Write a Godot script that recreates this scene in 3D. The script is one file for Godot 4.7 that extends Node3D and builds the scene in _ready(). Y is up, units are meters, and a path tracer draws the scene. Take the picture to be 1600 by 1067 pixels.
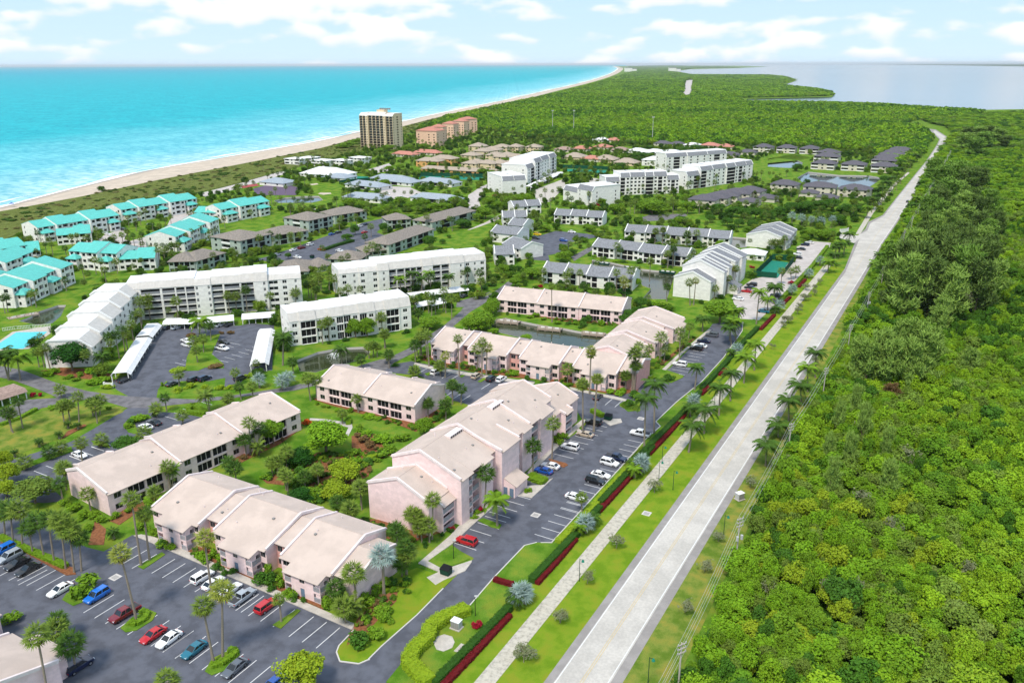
extends Node3D
# A seaside condominium estate seen from the air: camera, sky and sun first, then the land and water, the buildings, the planting, the cars and the small things.

var rng := RandomNumberGenerator.new()
var M := {}
var cache := {}
var taken := {}


class Shape:
	# collects faces; corners are given counter-clockwise as seen from outside
	var v := PackedVector3Array()
	var n := PackedVector3Array()
	var c := PackedColorArray()
	var tone := Color(1, 1, 1)

	func tri(p, q, r):
		var m: Vector3 = (q - p).cross(r - p).normalized()
		v.append(p); v.append(r); v.append(q)
		for k in 3:
			n.append(m); c.append(tone)

	func quad(p, q, r, s):
		tri(p, q, r); tri(p, r, s)

	func fan(pts):
		for k in range(1, pts.size() - 1):
			tri(pts[0], pts[k], pts[k + 1])

	func box(x0, x1, y0, y1, z0, z1):
		var p = [Vector3(x0, y0, z1), Vector3(x1, y0, z1), Vector3(x1, y1, z1), Vector3(x0, y1, z1), Vector3(x0, y0, z0), Vector3(x1, y0, z0), Vector3(x1, y1, z0), Vector3(x0, y1, z0)]
		quad(p[0], p[1], p[2], p[3]); quad(p[1], p[5], p[6], p[2]); quad(p[5], p[4], p[7], p[6])
		quad(p[4], p[0], p[3], p[7]); quad(p[3], p[2], p[6], p[7]); quad(p[4], p[5], p[1], p[0])

	func bar(a: Vector3, b: Vector3, w: float, h: float):
		# a square bar from a to b, w wide across and h high
		var d := (b - a).normalized()
		var side := d.cross(Vector3.UP).normalized() * w / 2 if absf(d.y) < 0.99 else Vector3.RIGHT * w / 2
		var up := side.cross(d).normalized() * h / 2
		var p = [a - side - up, a + side - up, a + side + up, a - side + up, b - side - up, b + side - up, b + side + up, b - side + up]
		quad(p[0], p[3], p[2], p[1]); quad(p[4], p[5], p[6], p[7])
		for k in 4:
			quad(p[k], p[(k + 1) % 4], p[(k + 1) % 4 + 4], p[k + 4])

	func tube(pts, radii, sides = 7):
		var rings = []
		for i in pts.size():
			var d: Vector3 = (pts[mini(i + 1, pts.size() - 1)] - pts[maxi(i - 1, 0)]).normalized()
			var a: Vector3 = d.cross(Vector3(0.31, 0.12, 0.94)).normalized()
			var b: Vector3 = d.cross(a)
			var ring = []
			for k in sides:
				ring.append(pts[i] + (a * cos(TAU * k / sides) + b * sin(TAU * k / sides)) * radii[i])
			rings.append(ring)
		for i in pts.size() - 1:
			for k in sides:
				var l = (k + 1) % sides
				quad(rings[i][k], rings[i][l], rings[i + 1][l], rings[i + 1][k])
		var top = rings[-1].duplicate()
		fan(top)

	func prism(poly: PackedVector2Array, y0: float, y1: float):
		var ids := Geometry2D.triangulate_polygon(poly)
		for k in range(0, ids.size(), 3):
			var a = Vector3(poly[ids[k]].x, y1, poly[ids[k]].y)
			var b = Vector3(poly[ids[k + 1]].x, y1, poly[ids[k + 1]].y)
			var d = Vector3(poly[ids[k + 2]].x, y1, poly[ids[k + 2]].y)
			if (b - a).cross(d - a).y < 0:
				tri(a, d, b)
			else:
				tri(a, b, d)
		if y1 - y0 > 0.05:
			var turn := 1 if Geometry2D.is_polygon_clockwise(poly) else -1
			for k in poly.size():
				var p := poly[k]
				var q := poly[(k + turn + poly.size()) % poly.size()]
				quad(Vector3(p.x, y0, p.y), Vector3(q.x, y0, q.y), Vector3(q.x, y1, q.y), Vector3(p.x, y1, p.y))

	func mesh() -> ArrayMesh:
		var a := []
		a.resize(Mesh.ARRAY_MAX)
		a[Mesh.ARRAY_VERTEX] = v
		a[Mesh.ARRAY_NORMAL] = n
		a[Mesh.ARRAY_COLOR] = c
		var m := ArrayMesh.new()
		if v.size():
			m.add_surface_from_arrays(Mesh.PRIMITIVE_TRIANGLES, a)
		return m


func named(called: String) -> String:
	taken[called] = taken.get(called, -1) + 1
	return called if taken[called] == 0 else "%s_%03d" % [called, taken[called]]


func thing(called, label, category, at: Vector3, turn := 0.0, group := "") -> Node3D:
	var o := Node3D.new()
	o.name = named(called)
	add_child(o)
	o.position = at
	o.rotation.y = turn
	tag(o, label, category, group)
	return o


func tag(o, label, category, group := ""):
	o.set_meta("label", label)
	o.set_meta("category", category)
	if group:
		o.set_meta("group", group)


func part(called: String, m: Mesh, mat: Material, parent: Node, at := Vector3.ZERO) -> MeshInstance3D:
	var o := MeshInstance3D.new()
	o.name = called
	o.mesh = m
	o.material_override = mat
	parent.add_child(o, true)
	o.position = at
	return o


func setting(called: String, m: Mesh, mat: Material, kind := "structure") -> MeshInstance3D:
	var o := MeshInstance3D.new()
	o.name = named(called)
	o.mesh = m
	o.material_override = mat
	add_child(o)
	o.set_meta("kind", kind)
	return o


func poly(flat: Array) -> PackedVector2Array:
	var p := PackedVector2Array()
	for k in range(0, flat.size(), 2):
		p.append(Vector2(flat[k], flat[k + 1]))
	return p


# ---------------------------------------------------------------- materials

func noise_tex(freq: float, stops: Array, octaves := 4, seed_ := 1, side := 512, cell := false) -> NoiseTexture2D:
	var f := FastNoiseLite.new()
	f.noise_type = FastNoiseLite.TYPE_CELLULAR if cell else FastNoiseLite.TYPE_SIMPLEX_SMOOTH
	f.frequency = freq
	f.fractal_octaves = octaves
	f.fractal_gain = 0.6
	f.seed = seed_
	var t := NoiseTexture2D.new()
	t.width = side
	t.height = side
	t.seamless = true
	t.noise = f
	t.generate_mipmaps = false
	var g := Gradient.new()
	g.offsets = PackedFloat32Array(stops.map(func(s): return s[0]))
	g.colors = PackedColorArray(stops.map(func(s): return s[1]))
	t.color_ramp = g
	return t


func bump_tex(freq: float, strength: float, seed_ := 5) -> NoiseTexture2D:
	var f := FastNoiseLite.new()
	f.frequency = freq
	f.fractal_octaves = 4
	f.seed = seed_
	var t := NoiseTexture2D.new()
	t.width = 512
	t.height = 512
	t.seamless = true
	t.noise = f
	t.as_normal_map = true
	t.bump_strength = strength
	return t


func mat(called: String, color: Color, rough := 0.9, tex: Texture2D = null, metres := 4.0, spec := 0.3) -> StandardMaterial3D:
	var m := StandardMaterial3D.new()
	m.albedo_color = color
	m.roughness = rough
	m.metallic_specular = spec
	if tex:
		m.albedo_texture = tex
		m.uv1_triplanar = true
		m.uv1_world_triplanar = true
		m.uv1_scale = Vector3.ONE / metres
	M[called] = m
	return m


func second_tex(m: StandardMaterial3D, tex: Texture2D, metres: float):
	m.detail_enabled = true
	m.detail_albedo = tex
	m.detail_blend_mode = BaseMaterial3D.BLEND_MODE_MUL
	m.detail_uv_layer = BaseMaterial3D.DETAIL_UV_2
	m.uv2_triplanar = true
	m.uv2_world_triplanar = true
	m.uv2_scale = Vector3.ONE / metres


func grey(a: float) -> Color:
	return Color(a, a, a)


func make_materials():
	var fine := noise_tex(0.08, [[0.25, grey(0.86)], [0.75, grey(1.0)]], 4, 3)
	var patchy := noise_tex(0.012, [[0.3, grey(0.85)], [0.5, grey(0.94)], [0.7, grey(1.0)]], 5, 7)
	var soft := noise_tex(0.008, [[0.3, grey(0.93)], [0.7, grey(1.0)]], 4, 9)
	var lawn_tex := noise_tex(0.014, [[0.22, Color(0.66, 0.82, 0.62)], [0.5, Color(0.85, 0.93, 0.85)], [0.76, Color(1.0, 0.96, 0.9)]], 6, 11)
	var m := mat("lawn", Color(0.49, 0.585, 0.22), 0.95, lawn_tex, 60.0, 0.1)
	second_tex(m, noise_tex(0.1, [[0.3, grey(0.84)], [0.7, grey(1.0)]], 3, 4), 9.0)
	m = mat("dry_lawn", Color(0.57, 0.58, 0.28), 0.95, lawn_tex, 40.0, 0.1)
	second_tex(m, fine, 7.0)
	m = mat("verge", Color(0.52, 0.6, 0.18), 0.95, noise_tex(0.011, [[0.25, Color(0.8, 0.9, 0.75)], [0.55, Color(0.93, 0.97, 0.9)], [0.75, Color(1.0, 0.95, 0.95)]], 5, 17), 34.0, 0.1)
	second_tex(m, fine, 5.0)
	m = mat("scrub_ground", Color(0.36, 0.43, 0.22), 1.0, patchy, 50.0, 0.0)
	second_tex(m, fine, 9.0)
	m = mat("dune", Color(0.47, 0.5, 0.3), 1.0, patchy, 40.0, 0.0)
	second_tex(m, noise_tex(0.05, [[0.35, Color(0.75, 0.8, 0.6)], [0.65, Color(1, 1, 1)]], 4, 21), 25.0)
	m = mat("wood_floor", Color(0.22, 0.34, 0.12), 1.0, patchy, 80.0, 0.0)
	second_tex(m, fine, 14.0)
	m = mat("asphalt", Color(0.4, 0.41, 0.45), 0.85, noise_tex(0.012, [[0.25, grey(0.86)], [0.5, grey(0.95)], [0.7, grey(1.0)]], 6, 61), 30.0, 0.3)
	second_tex(m, fine, 3.0)
	m = mat("old_asphalt", Color(0.5, 0.49, 0.5), 0.9, patchy, 25.0, 0.2)
	second_tex(m, fine, 4.0)
	m = mat("road_concrete", Color(0.765, 0.745, 0.715), 0.9, soft, 45.0, 0.2)
	second_tex(m, noise_tex(0.03, [[0.3, grey(0.95)], [0.7, grey(1.0)]], 5, 23), 11.0)
	m = mat("road_shoulder", Color(0.64, 0.62, 0.605), 0.9, soft, 20.0, 0.2)
	second_tex(m, fine, 3.0)
	m = mat("paving", Color(0.8, 0.77, 0.73), 0.9, soft, 8.0, 0.2)
	second_tex(m, fine, 2.0)
	m = mat("sidewalk", Color(0.74, 0.715, 0.66), 0.9, noise_tex(0.02, [[0.2, grey(0.84)], [0.42, grey(0.95)], [0.7, grey(1.0)]], 5, 27), 12.0, 0.2)
	m = mat("drive", Color(0.74, 0.71, 0.69), 0.9, soft, 20.0, 0.2)
	mat("mulch", Color(0.55, 0.37, 0.26), 1.0, patchy, 6.0, 0.0)
	m = mat("sand", Color(0.77, 0.715, 0.65), 1.0, soft, 60.0, 0.1)
	mat("wet_sand", Color(0.64, 0.58, 0.52), 0.5, soft, 18.0, 0.3)
	mat("white_line", Color(0.9, 0.9, 0.9), 0.8, fine, 3.0, 0.2)
	mat("yellow_line", Color(0.82, 0.73, 0.52), 0.8, fine, 3.0, 0.2)
	mat("kerb", Color(0.82, 0.8, 0.78), 0.9, fine, 3.0, 0.2)
	mat("foam", Color(0.95, 0.96, 0.96), 0.9, null, 1.0, 0.2)
	# walls and roofs
	mat("pink_wall", Color(0.95, 0.845, 0.84), 0.9, soft, 7.0, 0.2)
	mat("coral_wall", Color(0.89, 0.68, 0.645), 0.9, soft, 7.0, 0.2)
	m = mat("pink_roof", Color(0.835, 0.765, 0.72), 0.95, soft, 30.0, 0.15)
	second_tex(m, noise_tex(0.25, [[0.3, grey(0.86)], [0.7, grey(1.0)]], 2, 31), 14.0)
	mat("pink_trim", Color(0.92, 0.865, 0.86), 0.85, soft, 5.0, 0.2)
	mat("white_wall", Color(0.935, 0.925, 0.905), 0.9, soft, 7.0, 0.2)
	mat("cream_wall", Color(0.84, 0.81, 0.74), 0.9, soft, 7.0, 0.2)
	mat("white_roof", Color(0.9, 0.9, 0.9), 0.9, soft, 8.0, 0.2)
	m = mat("mansard", Color(0.85, 0.835, 0.81), 0.8, soft, 6.0, 0.3)
	second_tex(m, fine, 5.0)
	m = mat("teal_roof", Color(0.4, 0.82, 0.775), 0.55, soft, 8.0, 0.4)
	second_tex(m, noise_tex(0.1, [[0.3, grey(0.8)], [0.7, grey(1.0)]], 2, 41), 6.0)
	m = mat("grey_roof", Color(0.58, 0.59, 0.61), 0.95, patchy, 9.0, 0.15)
	second_tex(m, fine, 3.0)
	m = mat("taupe_roof", Color(0.61, 0.575, 0.54), 0.95, patchy, 9.0, 0.15)
	second_tex(m, fine, 3.0)
	m = mat("slate_roof", Color(0.43, 0.42, 0.45), 0.9, patchy, 7.0, 0.15)
	second_tex(m, fine, 3.0)
	m = mat("brown_roof", Color(0.65, 0.56, 0.52), 0.95, patchy, 7.0, 0.15)
	m = mat("tan_roof", Color(0.69, 0.635, 0.575), 0.95, patchy, 7.0, 0.15)
	m = mat("red_roof", Color(0.76, 0.53, 0.47), 0.9, patchy, 6.0, 0.15)
	m = mat("blue_roof", Color(0.63, 0.67, 0.71), 0.8, patchy, 8.0, 0.2)
	mat("sage_wall", Color(0.68, 0.73, 0.69), 0.9, soft, 7.0, 0.2)
	mat("peach_wall", Color(0.92, 0.77, 0.67), 0.9, soft, 7.0, 0.2)
	mat("tan_wall", Color(0.88, 0.8, 0.67), 0.9, soft, 7.0, 0.2)
	mat("orange_wall", Color(0.88, 0.67, 0.44), 0.9, soft, 7.0, 0.2)
	mat("railing", Color(0.66, 0.67, 0.69), 0.7)
	mat("white_paint", Color(0.9, 0.9, 0.89), 0.6)
	mat("dark_bed_top", Color(0.26, 0.26, 0.27), 0.7)  # even dark grey of the flat sheet on pickup beds
	mat("door_blue", Color(0.42, 0.5, 0.58), 0.6)
	m = mat("glass", Color(0.12, 0.14, 0.16), 0.08)
	m.metallic_specular = 0.6
	m = mat("teal_glass", Color(0.12, 0.36, 0.34), 0.1)
	m = mat("screen", Color(0.1, 0.1, 0.11), 0.7)
	mat("frame", Color(0.55, 0.54, 0.53), 0.6)
	mat("metal", Color(0.7, 0.7, 0.7), 0.4)
	mat("pole_wood", Color(0.72, 0.69, 0.65), 0.9, fine, 2.0)
	mat("deck_wood", Color(0.68, 0.62, 0.56), 0.9, fine, 3.0)
	mat("green_net", Color(0.08, 0.3, 0.22), 0.9)
	mat("court_green", Color(0.13, 0.5, 0.42), 0.9, soft, 8.0)
	mat("court_red", Color(0.63, 0.3, 0.3), 0.9, soft, 8.0)
	mat("court_purple", Color(0.4, 0.34, 0.42), 0.9, soft, 8.0)
	mat("black_rubber", Color(0.07, 0.07, 0.07), 0.85)
	m = mat("alloy", Color(0.68, 0.68, 0.7), 0.35)
	m.metallic = 0.7
	mat("tail_lamp", Color(0.6, 0.05, 0.05), 0.2)
	m = mat("head_lamp", Color(0.85, 0.87, 0.9), 0.15)
	mat("dark_green_paint", Color(0.1, 0.25, 0.2), 0.5)
	mat("dumpster", Color(0.1, 0.25, 0.2), 0.6)
	mat("flag_cloth", Color(0.9, 0.3, 0.3), 0.9)
	# water
	m = mat("sea", Color(1, 1, 1), 0.55, noise_tex(0.02, [[0.3, Color(0.6, 0.82, 0.88)], [0.62, Color(1.0, 1.0, 1.0)]], 6, 51), 90.0, 0.1)
	m.vertex_color_use_as_albedo = true
	m.uv1_scale = Vector3(1 / 160.0, 1 / 60.0, 1 / 45.0)
	m.normal_enabled = true
	m.normal_texture = bump_tex(0.03, 6.0)
	m.normal_scale = 0.6
	second_tex(m, noise_tex(0.02, [[0.3, Color(0.86, 0.93, 0.95)], [0.7, grey(1.0)]], 4, 53), 700.0)
	m = mat("lagoon", Color(0.2, 0.3, 0.33), 0.12, noise_tex(0.01, [[0.3, Color(0.88, 0.93, 0.95)], [0.6, Color(1.0, 1.0, 1.0)]], 5, 57), 900.0, 0.5)
	m.uv1_scale = Vector3(1 / 2600.0, 1 / 900.0, 1 / 700.0)
	m = mat("pond", Color(0.22, 0.25, 0.16), 0.06, soft, 20.0, 0.5)
	m.normal_enabled = true
	m.normal_texture = bump_tex(0.02, 2.0, 8)
	m.normal_scale = 0.12
	m = mat("pale_pond", Color(0.24, 0.29, 0.28), 0.05, soft, 20.0, 0.5)
	m = mat("pool", Color(0.12, 0.78, 0.82), 0.1, soft, 5.0, 0.4)
	# leaves; the tone of each leaf clump comes from its vertex colour
	leaf("leaf_mid", Color(0.45, 0.59, 0.15))
	leaf("leaf_bright", Color(0.48, 0.64, 0.14))
	leaf("leaf_yellow", Color(0.58, 0.66, 0.16))
	leaf("leaf_dark", Color(0.3, 0.46, 0.15))
	leaf("leaf_deep", Color(0.18, 0.36, 0.11))
	leaf("leaf_olive", Color(0.45, 0.54, 0.22))
	leaf("leaf_grey", Color(0.52, 0.54, 0.42))
	leaf("leaf_casuarina", Color(0.47, 0.61, 0.26))
	leaf("leaf_casuarina_pale", Color(0.55, 0.67, 0.32))
	leaf("leaf_casuarina_dark", Color(0.41, 0.51, 0.25))
	leaf("leaf_brown", Color(0.5, 0.4, 0.27))
	leaf("leaf_silver", Color(0.6, 0.68, 0.66))
	leaf("leaf_red", Color(0.45, 0.12, 0.14))
	leaf("leaf_crimson", Color(0.66, 0.13, 0.22))
	leaf("leaf_orange", Color(0.85, 0.36, 0.12))
	leaf("leaf_palm", Color(0.46, 0.55, 0.21))
	leaf("leaf_palm_deep", Color(0.3, 0.43, 0.15))
	leaf("leaf_palm_yellow", Color(0.58, 0.62, 0.26))
	leaf("leaf_hedge", Color(0.46, 0.6, 0.14))
	leaf("leaf_hedge_lime", Color(0.57, 0.67, 0.15))
	leaf("leaf_hedge_dark", Color(0.22, 0.37, 0.12))
	mat("bark", Color(0.5, 0.44, 0.37), 1.0, patchy, 1.5, 0.1)
	mat("palm_bark", Color(0.58, 0.54, 0.48), 1.0, patchy, 1.0, 0.1)


func leaf(called: String, color: Color):
	var m := mat(called, color, 0.75, null, 1.0, 0.25)
	m.vertex_color_use_as_albedo = true
	m.backlight_enabled = true
	m.backlight = Color(0.45, 0.5, 0.25)


func paint(color: Color) -> StandardMaterial3D:
	var key := "paint" + color.to_html()
	if not M.has(key):
		var m := mat(key, color, 0.3, null, 1.0, 0.5)
		m.clearcoat_enabled = true
		m.clearcoat = 0.8
		m.clearcoat_roughness = 0.08
	return M[key]


# ---------------------------------------------------------------- plants

func leaf_at(s: Shape, p: Vector3, out: Vector3, size: float, spread := 0.8):
	# one leaf clump: a folded diamond that faces roughly outwards
	var nrm := (out * 0.7 + Vector3(rng.randf_range(-1, 1), rng.randf_range(-0.5, 1), rng.randf_range(-1, 1)) * spread + Vector3(0, 0.55, 0)).normalized()
	var a := nrm.cross(Vector3(rng.randf_range(-1, 1), rng.randf_range(-1, 1), rng.randf_range(-1, 1))).normalized() * size
	var b := nrm.cross(a) * rng.randf_range(0.55, 0.9)
	var t := rng.randf_range(0.72, 1.0)
	s.tone = Color(t * rng.randf_range(0.9, 1.05), t, t * rng.randf_range(0.8, 1.0))
	s.tri(p - a, p - b + nrm * size * 0.25, p + a)
	s.tri(p - a, p + a, p + b + nrm * size * 0.25)


func leafy_crown(key: String, r: float, h: float, lobes: int, leaves: int, size: float, flat := 0.7) -> ArrayMesh:
	# a crown of radius r, its middle at height 0, made of lobes covered with leaf clumps
	if cache.has(key):
		return cache[key]
	rng.seed = hash(key)
	var s := Shape.new()
	var per := int(leaves / float(lobes))
	for k in lobes:
		var y := rng.randf_range(-0.5, 0.75)
		var a := rng.randf_range(0, TAU)
		var d := sqrt(rng.randf()) * (1.0 - 0.4 * maxf(y, 0)) * 0.72
		var middle := Vector3(cos(a) * d * r, y * h * 0.5, sin(a) * d * r)
		var lr := r * rng.randf_range(0.2, 0.42)
		for j in per:
			var dir := Vector3(rng.randfn(), rng.randfn() * 0.9 + 0.25, rng.randfn()).normalized()
			var q: Vector3 = middle + Vector3(dir.x, dir.y * flat, dir.z) * lr * (1.0 + 0.16 * rng.randfn())
			leaf_at(s, q, dir, size * rng.randf_range(0.5, 1.3), 0.9)
	cache[key] = s.mesh()
	return cache[key]


func feathery_crown(key: String, leaves: int) -> ArrayMesh:
	# casuarina: upright plumes of fine drooping sprays, 12 m high, from the ground up
	if cache.has(key):
		return cache[key]
	rng.seed = hash(key)
	var s := Shape.new()
	var limbs := []
	for k in 30:
		var a := rng.randf_range(0, TAU)
		var y := rng.randf_range(1.5, 10.0)
		var reach := rng.randf_range(0.8, 3.3) * (1.15 - 0.07 * y)
		limbs.append([Vector3(0, y, 0), Vector3(cos(a) * reach, y + rng.randf_range(1.6, 4.0), sin(a) * reach)])
	for k in leaves:
		var l = limbs[rng.randi() % limbs.size()]
		var p: Vector3 = l[0].lerp(l[1], pow(rng.randf(), 0.45)) + Vector3(rng.randfn(), rng.randfn(), rng.randfn()) * 0.32
		var t := rng.randf_range(0.7, 1.0)
		s.tone = Color(t, t, t * rng.randf_range(0.85, 1.0))
		var d := Vector3(rng.randfn() * 0.45, rng.randf_range(0.2, 1.5), rng.randfn() * 0.45).normalized() * rng.randf_range(0.5, 1.2)
		var w := d.cross(Vector3(rng.randfn(), rng.randfn(), rng.randfn())).normalized() * 0.11
		s.quad(p - w, p + w, p + d + w * 0.3, p + d - w * 0.3)
	cache[key] = s.mesh()
	return cache[key]


func limbs_mesh(key: String, h: float, r: float, spread: float) -> ArrayMesh:
	if cache.has(key):
		return cache[key]
	rng.seed = hash(key)
	var s := Shape.new()
	var fork := h * 0.42
	s.tube([Vector3(0, -0.2, 0), Vector3(0.05, fork * 0.5, 0.03), Vector3(0.02, fork, 0.0)], [r * 1.25, r, r * 0.85])
	for k in 5:
		var a := TAU * k / 5.0 + rng.randf_range(-0.4, 0.4)
		var e := Vector3(cos(a) * spread, h * rng.randf_range(0.75, 0.95), sin(a) * spread)
		s.tube([Vector3(0, fork * 0.92, 0), Vector3(e.x * 0.45, (fork + e.y) * 0.52, e.z * 0.45), e], [r * 0.6, r * 0.4, r * 0.12], 5)
	cache[key] = s.mesh()
	return cache[key]


func blade(s: Shape, p: Vector3, q: Vector3, w: float):
	var side := (q - p).cross(Vector3(rng.randfn() * 0.3, 1, rng.randfn() * 0.3)).normalized() * w
	var m := p.lerp(q, 0.4) + Vector3(0, 0.04, 0)
	s.tri(p, m + side, m - side)
	s.tri(m - side, m + side, q)


func fan_crown(key: String, leaves: int, reach: float, fan: float, skirt := 0, drop := 0.0) -> ArrayMesh:
	# cabbage and washington palms: stalks that carry fans of blades, as a ball
	if cache.has(key):
		return cache[key]
	rng.seed = hash(key)
	var s := Shape.new()
	for k in leaves + skirt:
		var dead := k >= leaves
		var y := rng.randf_range(-0.95, -0.7) if dead else 1.0 - 1.55 * (k + 0.5) / leaves
		var a := k * 2.39996 + rng.randf_range(-0.2, 0.2)
		var d := Vector3(cos(a) * sqrt(1 - y * y * 0.9), y + drop, sin(a) * sqrt(1 - y * y * 0.9)).normalized()
		var root := d * 0.12
		var hub := d * reach * rng.randf_range(0.5, 0.68) * (0.75 if dead else 1.0)
		var t := rng.randf_range(0.72, 1.0)
		s.tone = Color(t, t, t) if not dead else Color(1.15 * t, 0.8 * t, 0.8 * t)
		blade(s, root, hub, 0.035)
		var side := d.cross(Vector3.UP).normalized()
		var up := side.cross(d).normalized()
		for j in 11:
			var b := lerpf(-1.9, 1.9, j / 10.0) + rng.randf_range(-0.1, 0.1)
			var tip := hub + (d * cos(b) * 1.0 + side * sin(b)) * fan * rng.randf_range(0.85, 1.1) * (0.75 if dead else 1.0) + up * 0.12 - Vector3(0, absf(b) * 0.12 + 0.12, 0) * fan
			blade(s, hub, tip, 0.085)
	cache[key] = s.mesh()
	return cache[key]


func feather_crown(key: String, fronds: int, length: float, leaflet: float, arch: float, lift: float) -> ArrayMesh:
	# coconut, royal, date and areca palms: arching stalks with leaflets on both sides
	if cache.has(key):
		return cache[key]
	rng.seed = hash(key)
	var s := Shape.new()
	for k in fronds:
		var a := k * 2.39996 + rng.randf_range(-0.15, 0.15)
		var rise := lerpf(lift, -0.25, k / float(fronds)) + rng.randf_range(-0.1, 0.1)
		var dir := Vector3(cos(a), 0, sin(a))
		var side := dir.cross(Vector3.UP)
		var t := rng.randf_range(0.72, 1.0)
		var long := length * rng.randf_range(0.85, 1.1)
		var prev := Vector3.ZERO
		var steps := 9
		for j in range(1, steps + 1):
			var f := j / float(steps)
			var p := dir * long * (f - 0.18 * f * f) + Vector3(0, long * (rise * f - arch * f * f), 0)
			s.tone = Color(t * 1.05, t, t * 0.8)
			blade(s, prev, p, 0.04)
			var ll := leaflet * (0.55 + 0.9 * sin(PI * minf(f * 0.95, 1.0))) * 0.75
			for e in [-1.0, 1.0]:
				for half in 2:
					var r := prev.lerp(p, 0.25 + 0.5 * half)
					t = clampf(t + rng.randf_range(-0.06, 0.06), 0.68, 1.0)
					s.tone = Color(t, t, t)
					var q: Vector3 = r + (side * e * 0.8 + dir * 0.5).normalized() * ll + Vector3(0, -ll * rng.randf_range(0.25, 0.6), 0)
					var w := dir * 0.12 * length / 3.0
					s.tri(r - w, r + w, q)
			prev = p
	cache[key] = s.mesh()
	return cache[key]


func palm_trunk(key: String, r0: float, r1: float, bulge := 0.0) -> ArrayMesh:
	# one metre high, scaled to the palm's height
	if cache.has(key):
		return cache[key]
	rng.seed = hash(key)
	var s := Shape.new()
	var pts = []
	var radii = []
	for k in 9:
		var f := k / 8.0
		pts.append(Vector3(0.06 * sin(f * 2.2), f, 0.0))
		radii.append(lerpf(r0, r1, f) * (1.0 + bulge * sin(PI * f)) * (1.25 if k == 0 else 1.0))
	s.tube(pts, radii, 7)
	cache[key] = s.mesh()
	return cache[key]


# kind -> [crown mesh maker, crown scale for one unit, leaf materials, trunk radii]
func palm(kind: String, called: String, label: String, group: String, x: float, z: float, h: float, size: float, lx := 0.0, lz := 0.0):
	rng.seed = hash(Vector2(x, z))
	var o := thing(called, label, "palm tree", Vector3(x, 0, z), rng.randf_range(0, TAU), group)
	var pick := rng.randi() % 3
	var crown: Mesh
	var tone: String = ["leaf_palm", "leaf_palm_deep", "leaf_palm"][pick]
	var trunk: Mesh
	match kind:
		"cabbage":
			crown = fan_crown("cabbage%d" % pick, 25, 1.75, 1.15, 4)
			trunk = palm_trunk("slim", 0.19, 0.15)
		"washington":
			crown = fan_crown("washington%d" % pick, 24, 1.9, 1.25, 9, 0.1)
			trunk = palm_trunk("washington", 0.24, 0.14)
			tone = "leaf_palm_yellow" if pick == 0 else "leaf_palm"
		"silver":
			crown = fan_crown("silver%d" % pick, 30, 2.2, 1.5)
			trunk = palm_trunk("stout", 0.3, 0.26)
			tone = "leaf_silver"
		"coconut":
			crown = feather_crown("coconut%d" % pick, 22, 3.5, 1.05, 0.62, 0.9)
			trunk = palm_trunk("royal", 0.24, 0.15, 0.15)
			tone = ["leaf_palm_deep", "leaf_palm_deep", "leaf_mid"][pick]
		"date":
			crown = feather_crown("date%d" % pick, 44, 3.3, 0.7, 0.62, 1.1)
			trunk = palm_trunk("stout", 0.3, 0.26)
			tone = "leaf_palm_deep"
		"areca":
			crown = feather_crown("areca%d" % pick, 26, 2.6, 0.75, 0.7, 1.7)
			trunk = palm_trunk("thin", 0.1, 0.07)
			tone = ["leaf_mid", "leaf_bright", "leaf_palm"][pick]
	var stems := 5 if kind == "areca" else 1
	for k in stems:
		var t := part("trunk", trunk, M.palm_bark, o)
		if lx == 0.0 and lz == 0.0:
			lx = rng.randfn() * 0.035 * h
			lz = rng.randfn() * 0.035 * h
		var lean := Vector3(lx, h, lz).rotated(Vector3.UP, -o.rotation.y)
		if stems > 1:
			lean = Vector3(cos(k * 1.3) * 0.9, h * rng.randf_range(0.8, 1.0), sin(k * 1.3) * 0.9)
		t.transform = Transform3D(Basis(Vector3.RIGHT, lean, Vector3.BACK), Vector3(0, -0.1, 0))
		if k == 0:
			var c := part("crown", crown, M[tone], o, lean + Vector3(0.06 * lean.y * 0.0, 0, 0))
			c.scale = Vector3.ONE * size * {"coconut": 1.42, "cabbage": 1.15}.get(kind, 1.0)
			c.rotation.y = rng.randf_range(0, TAU)
	return o


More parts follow.
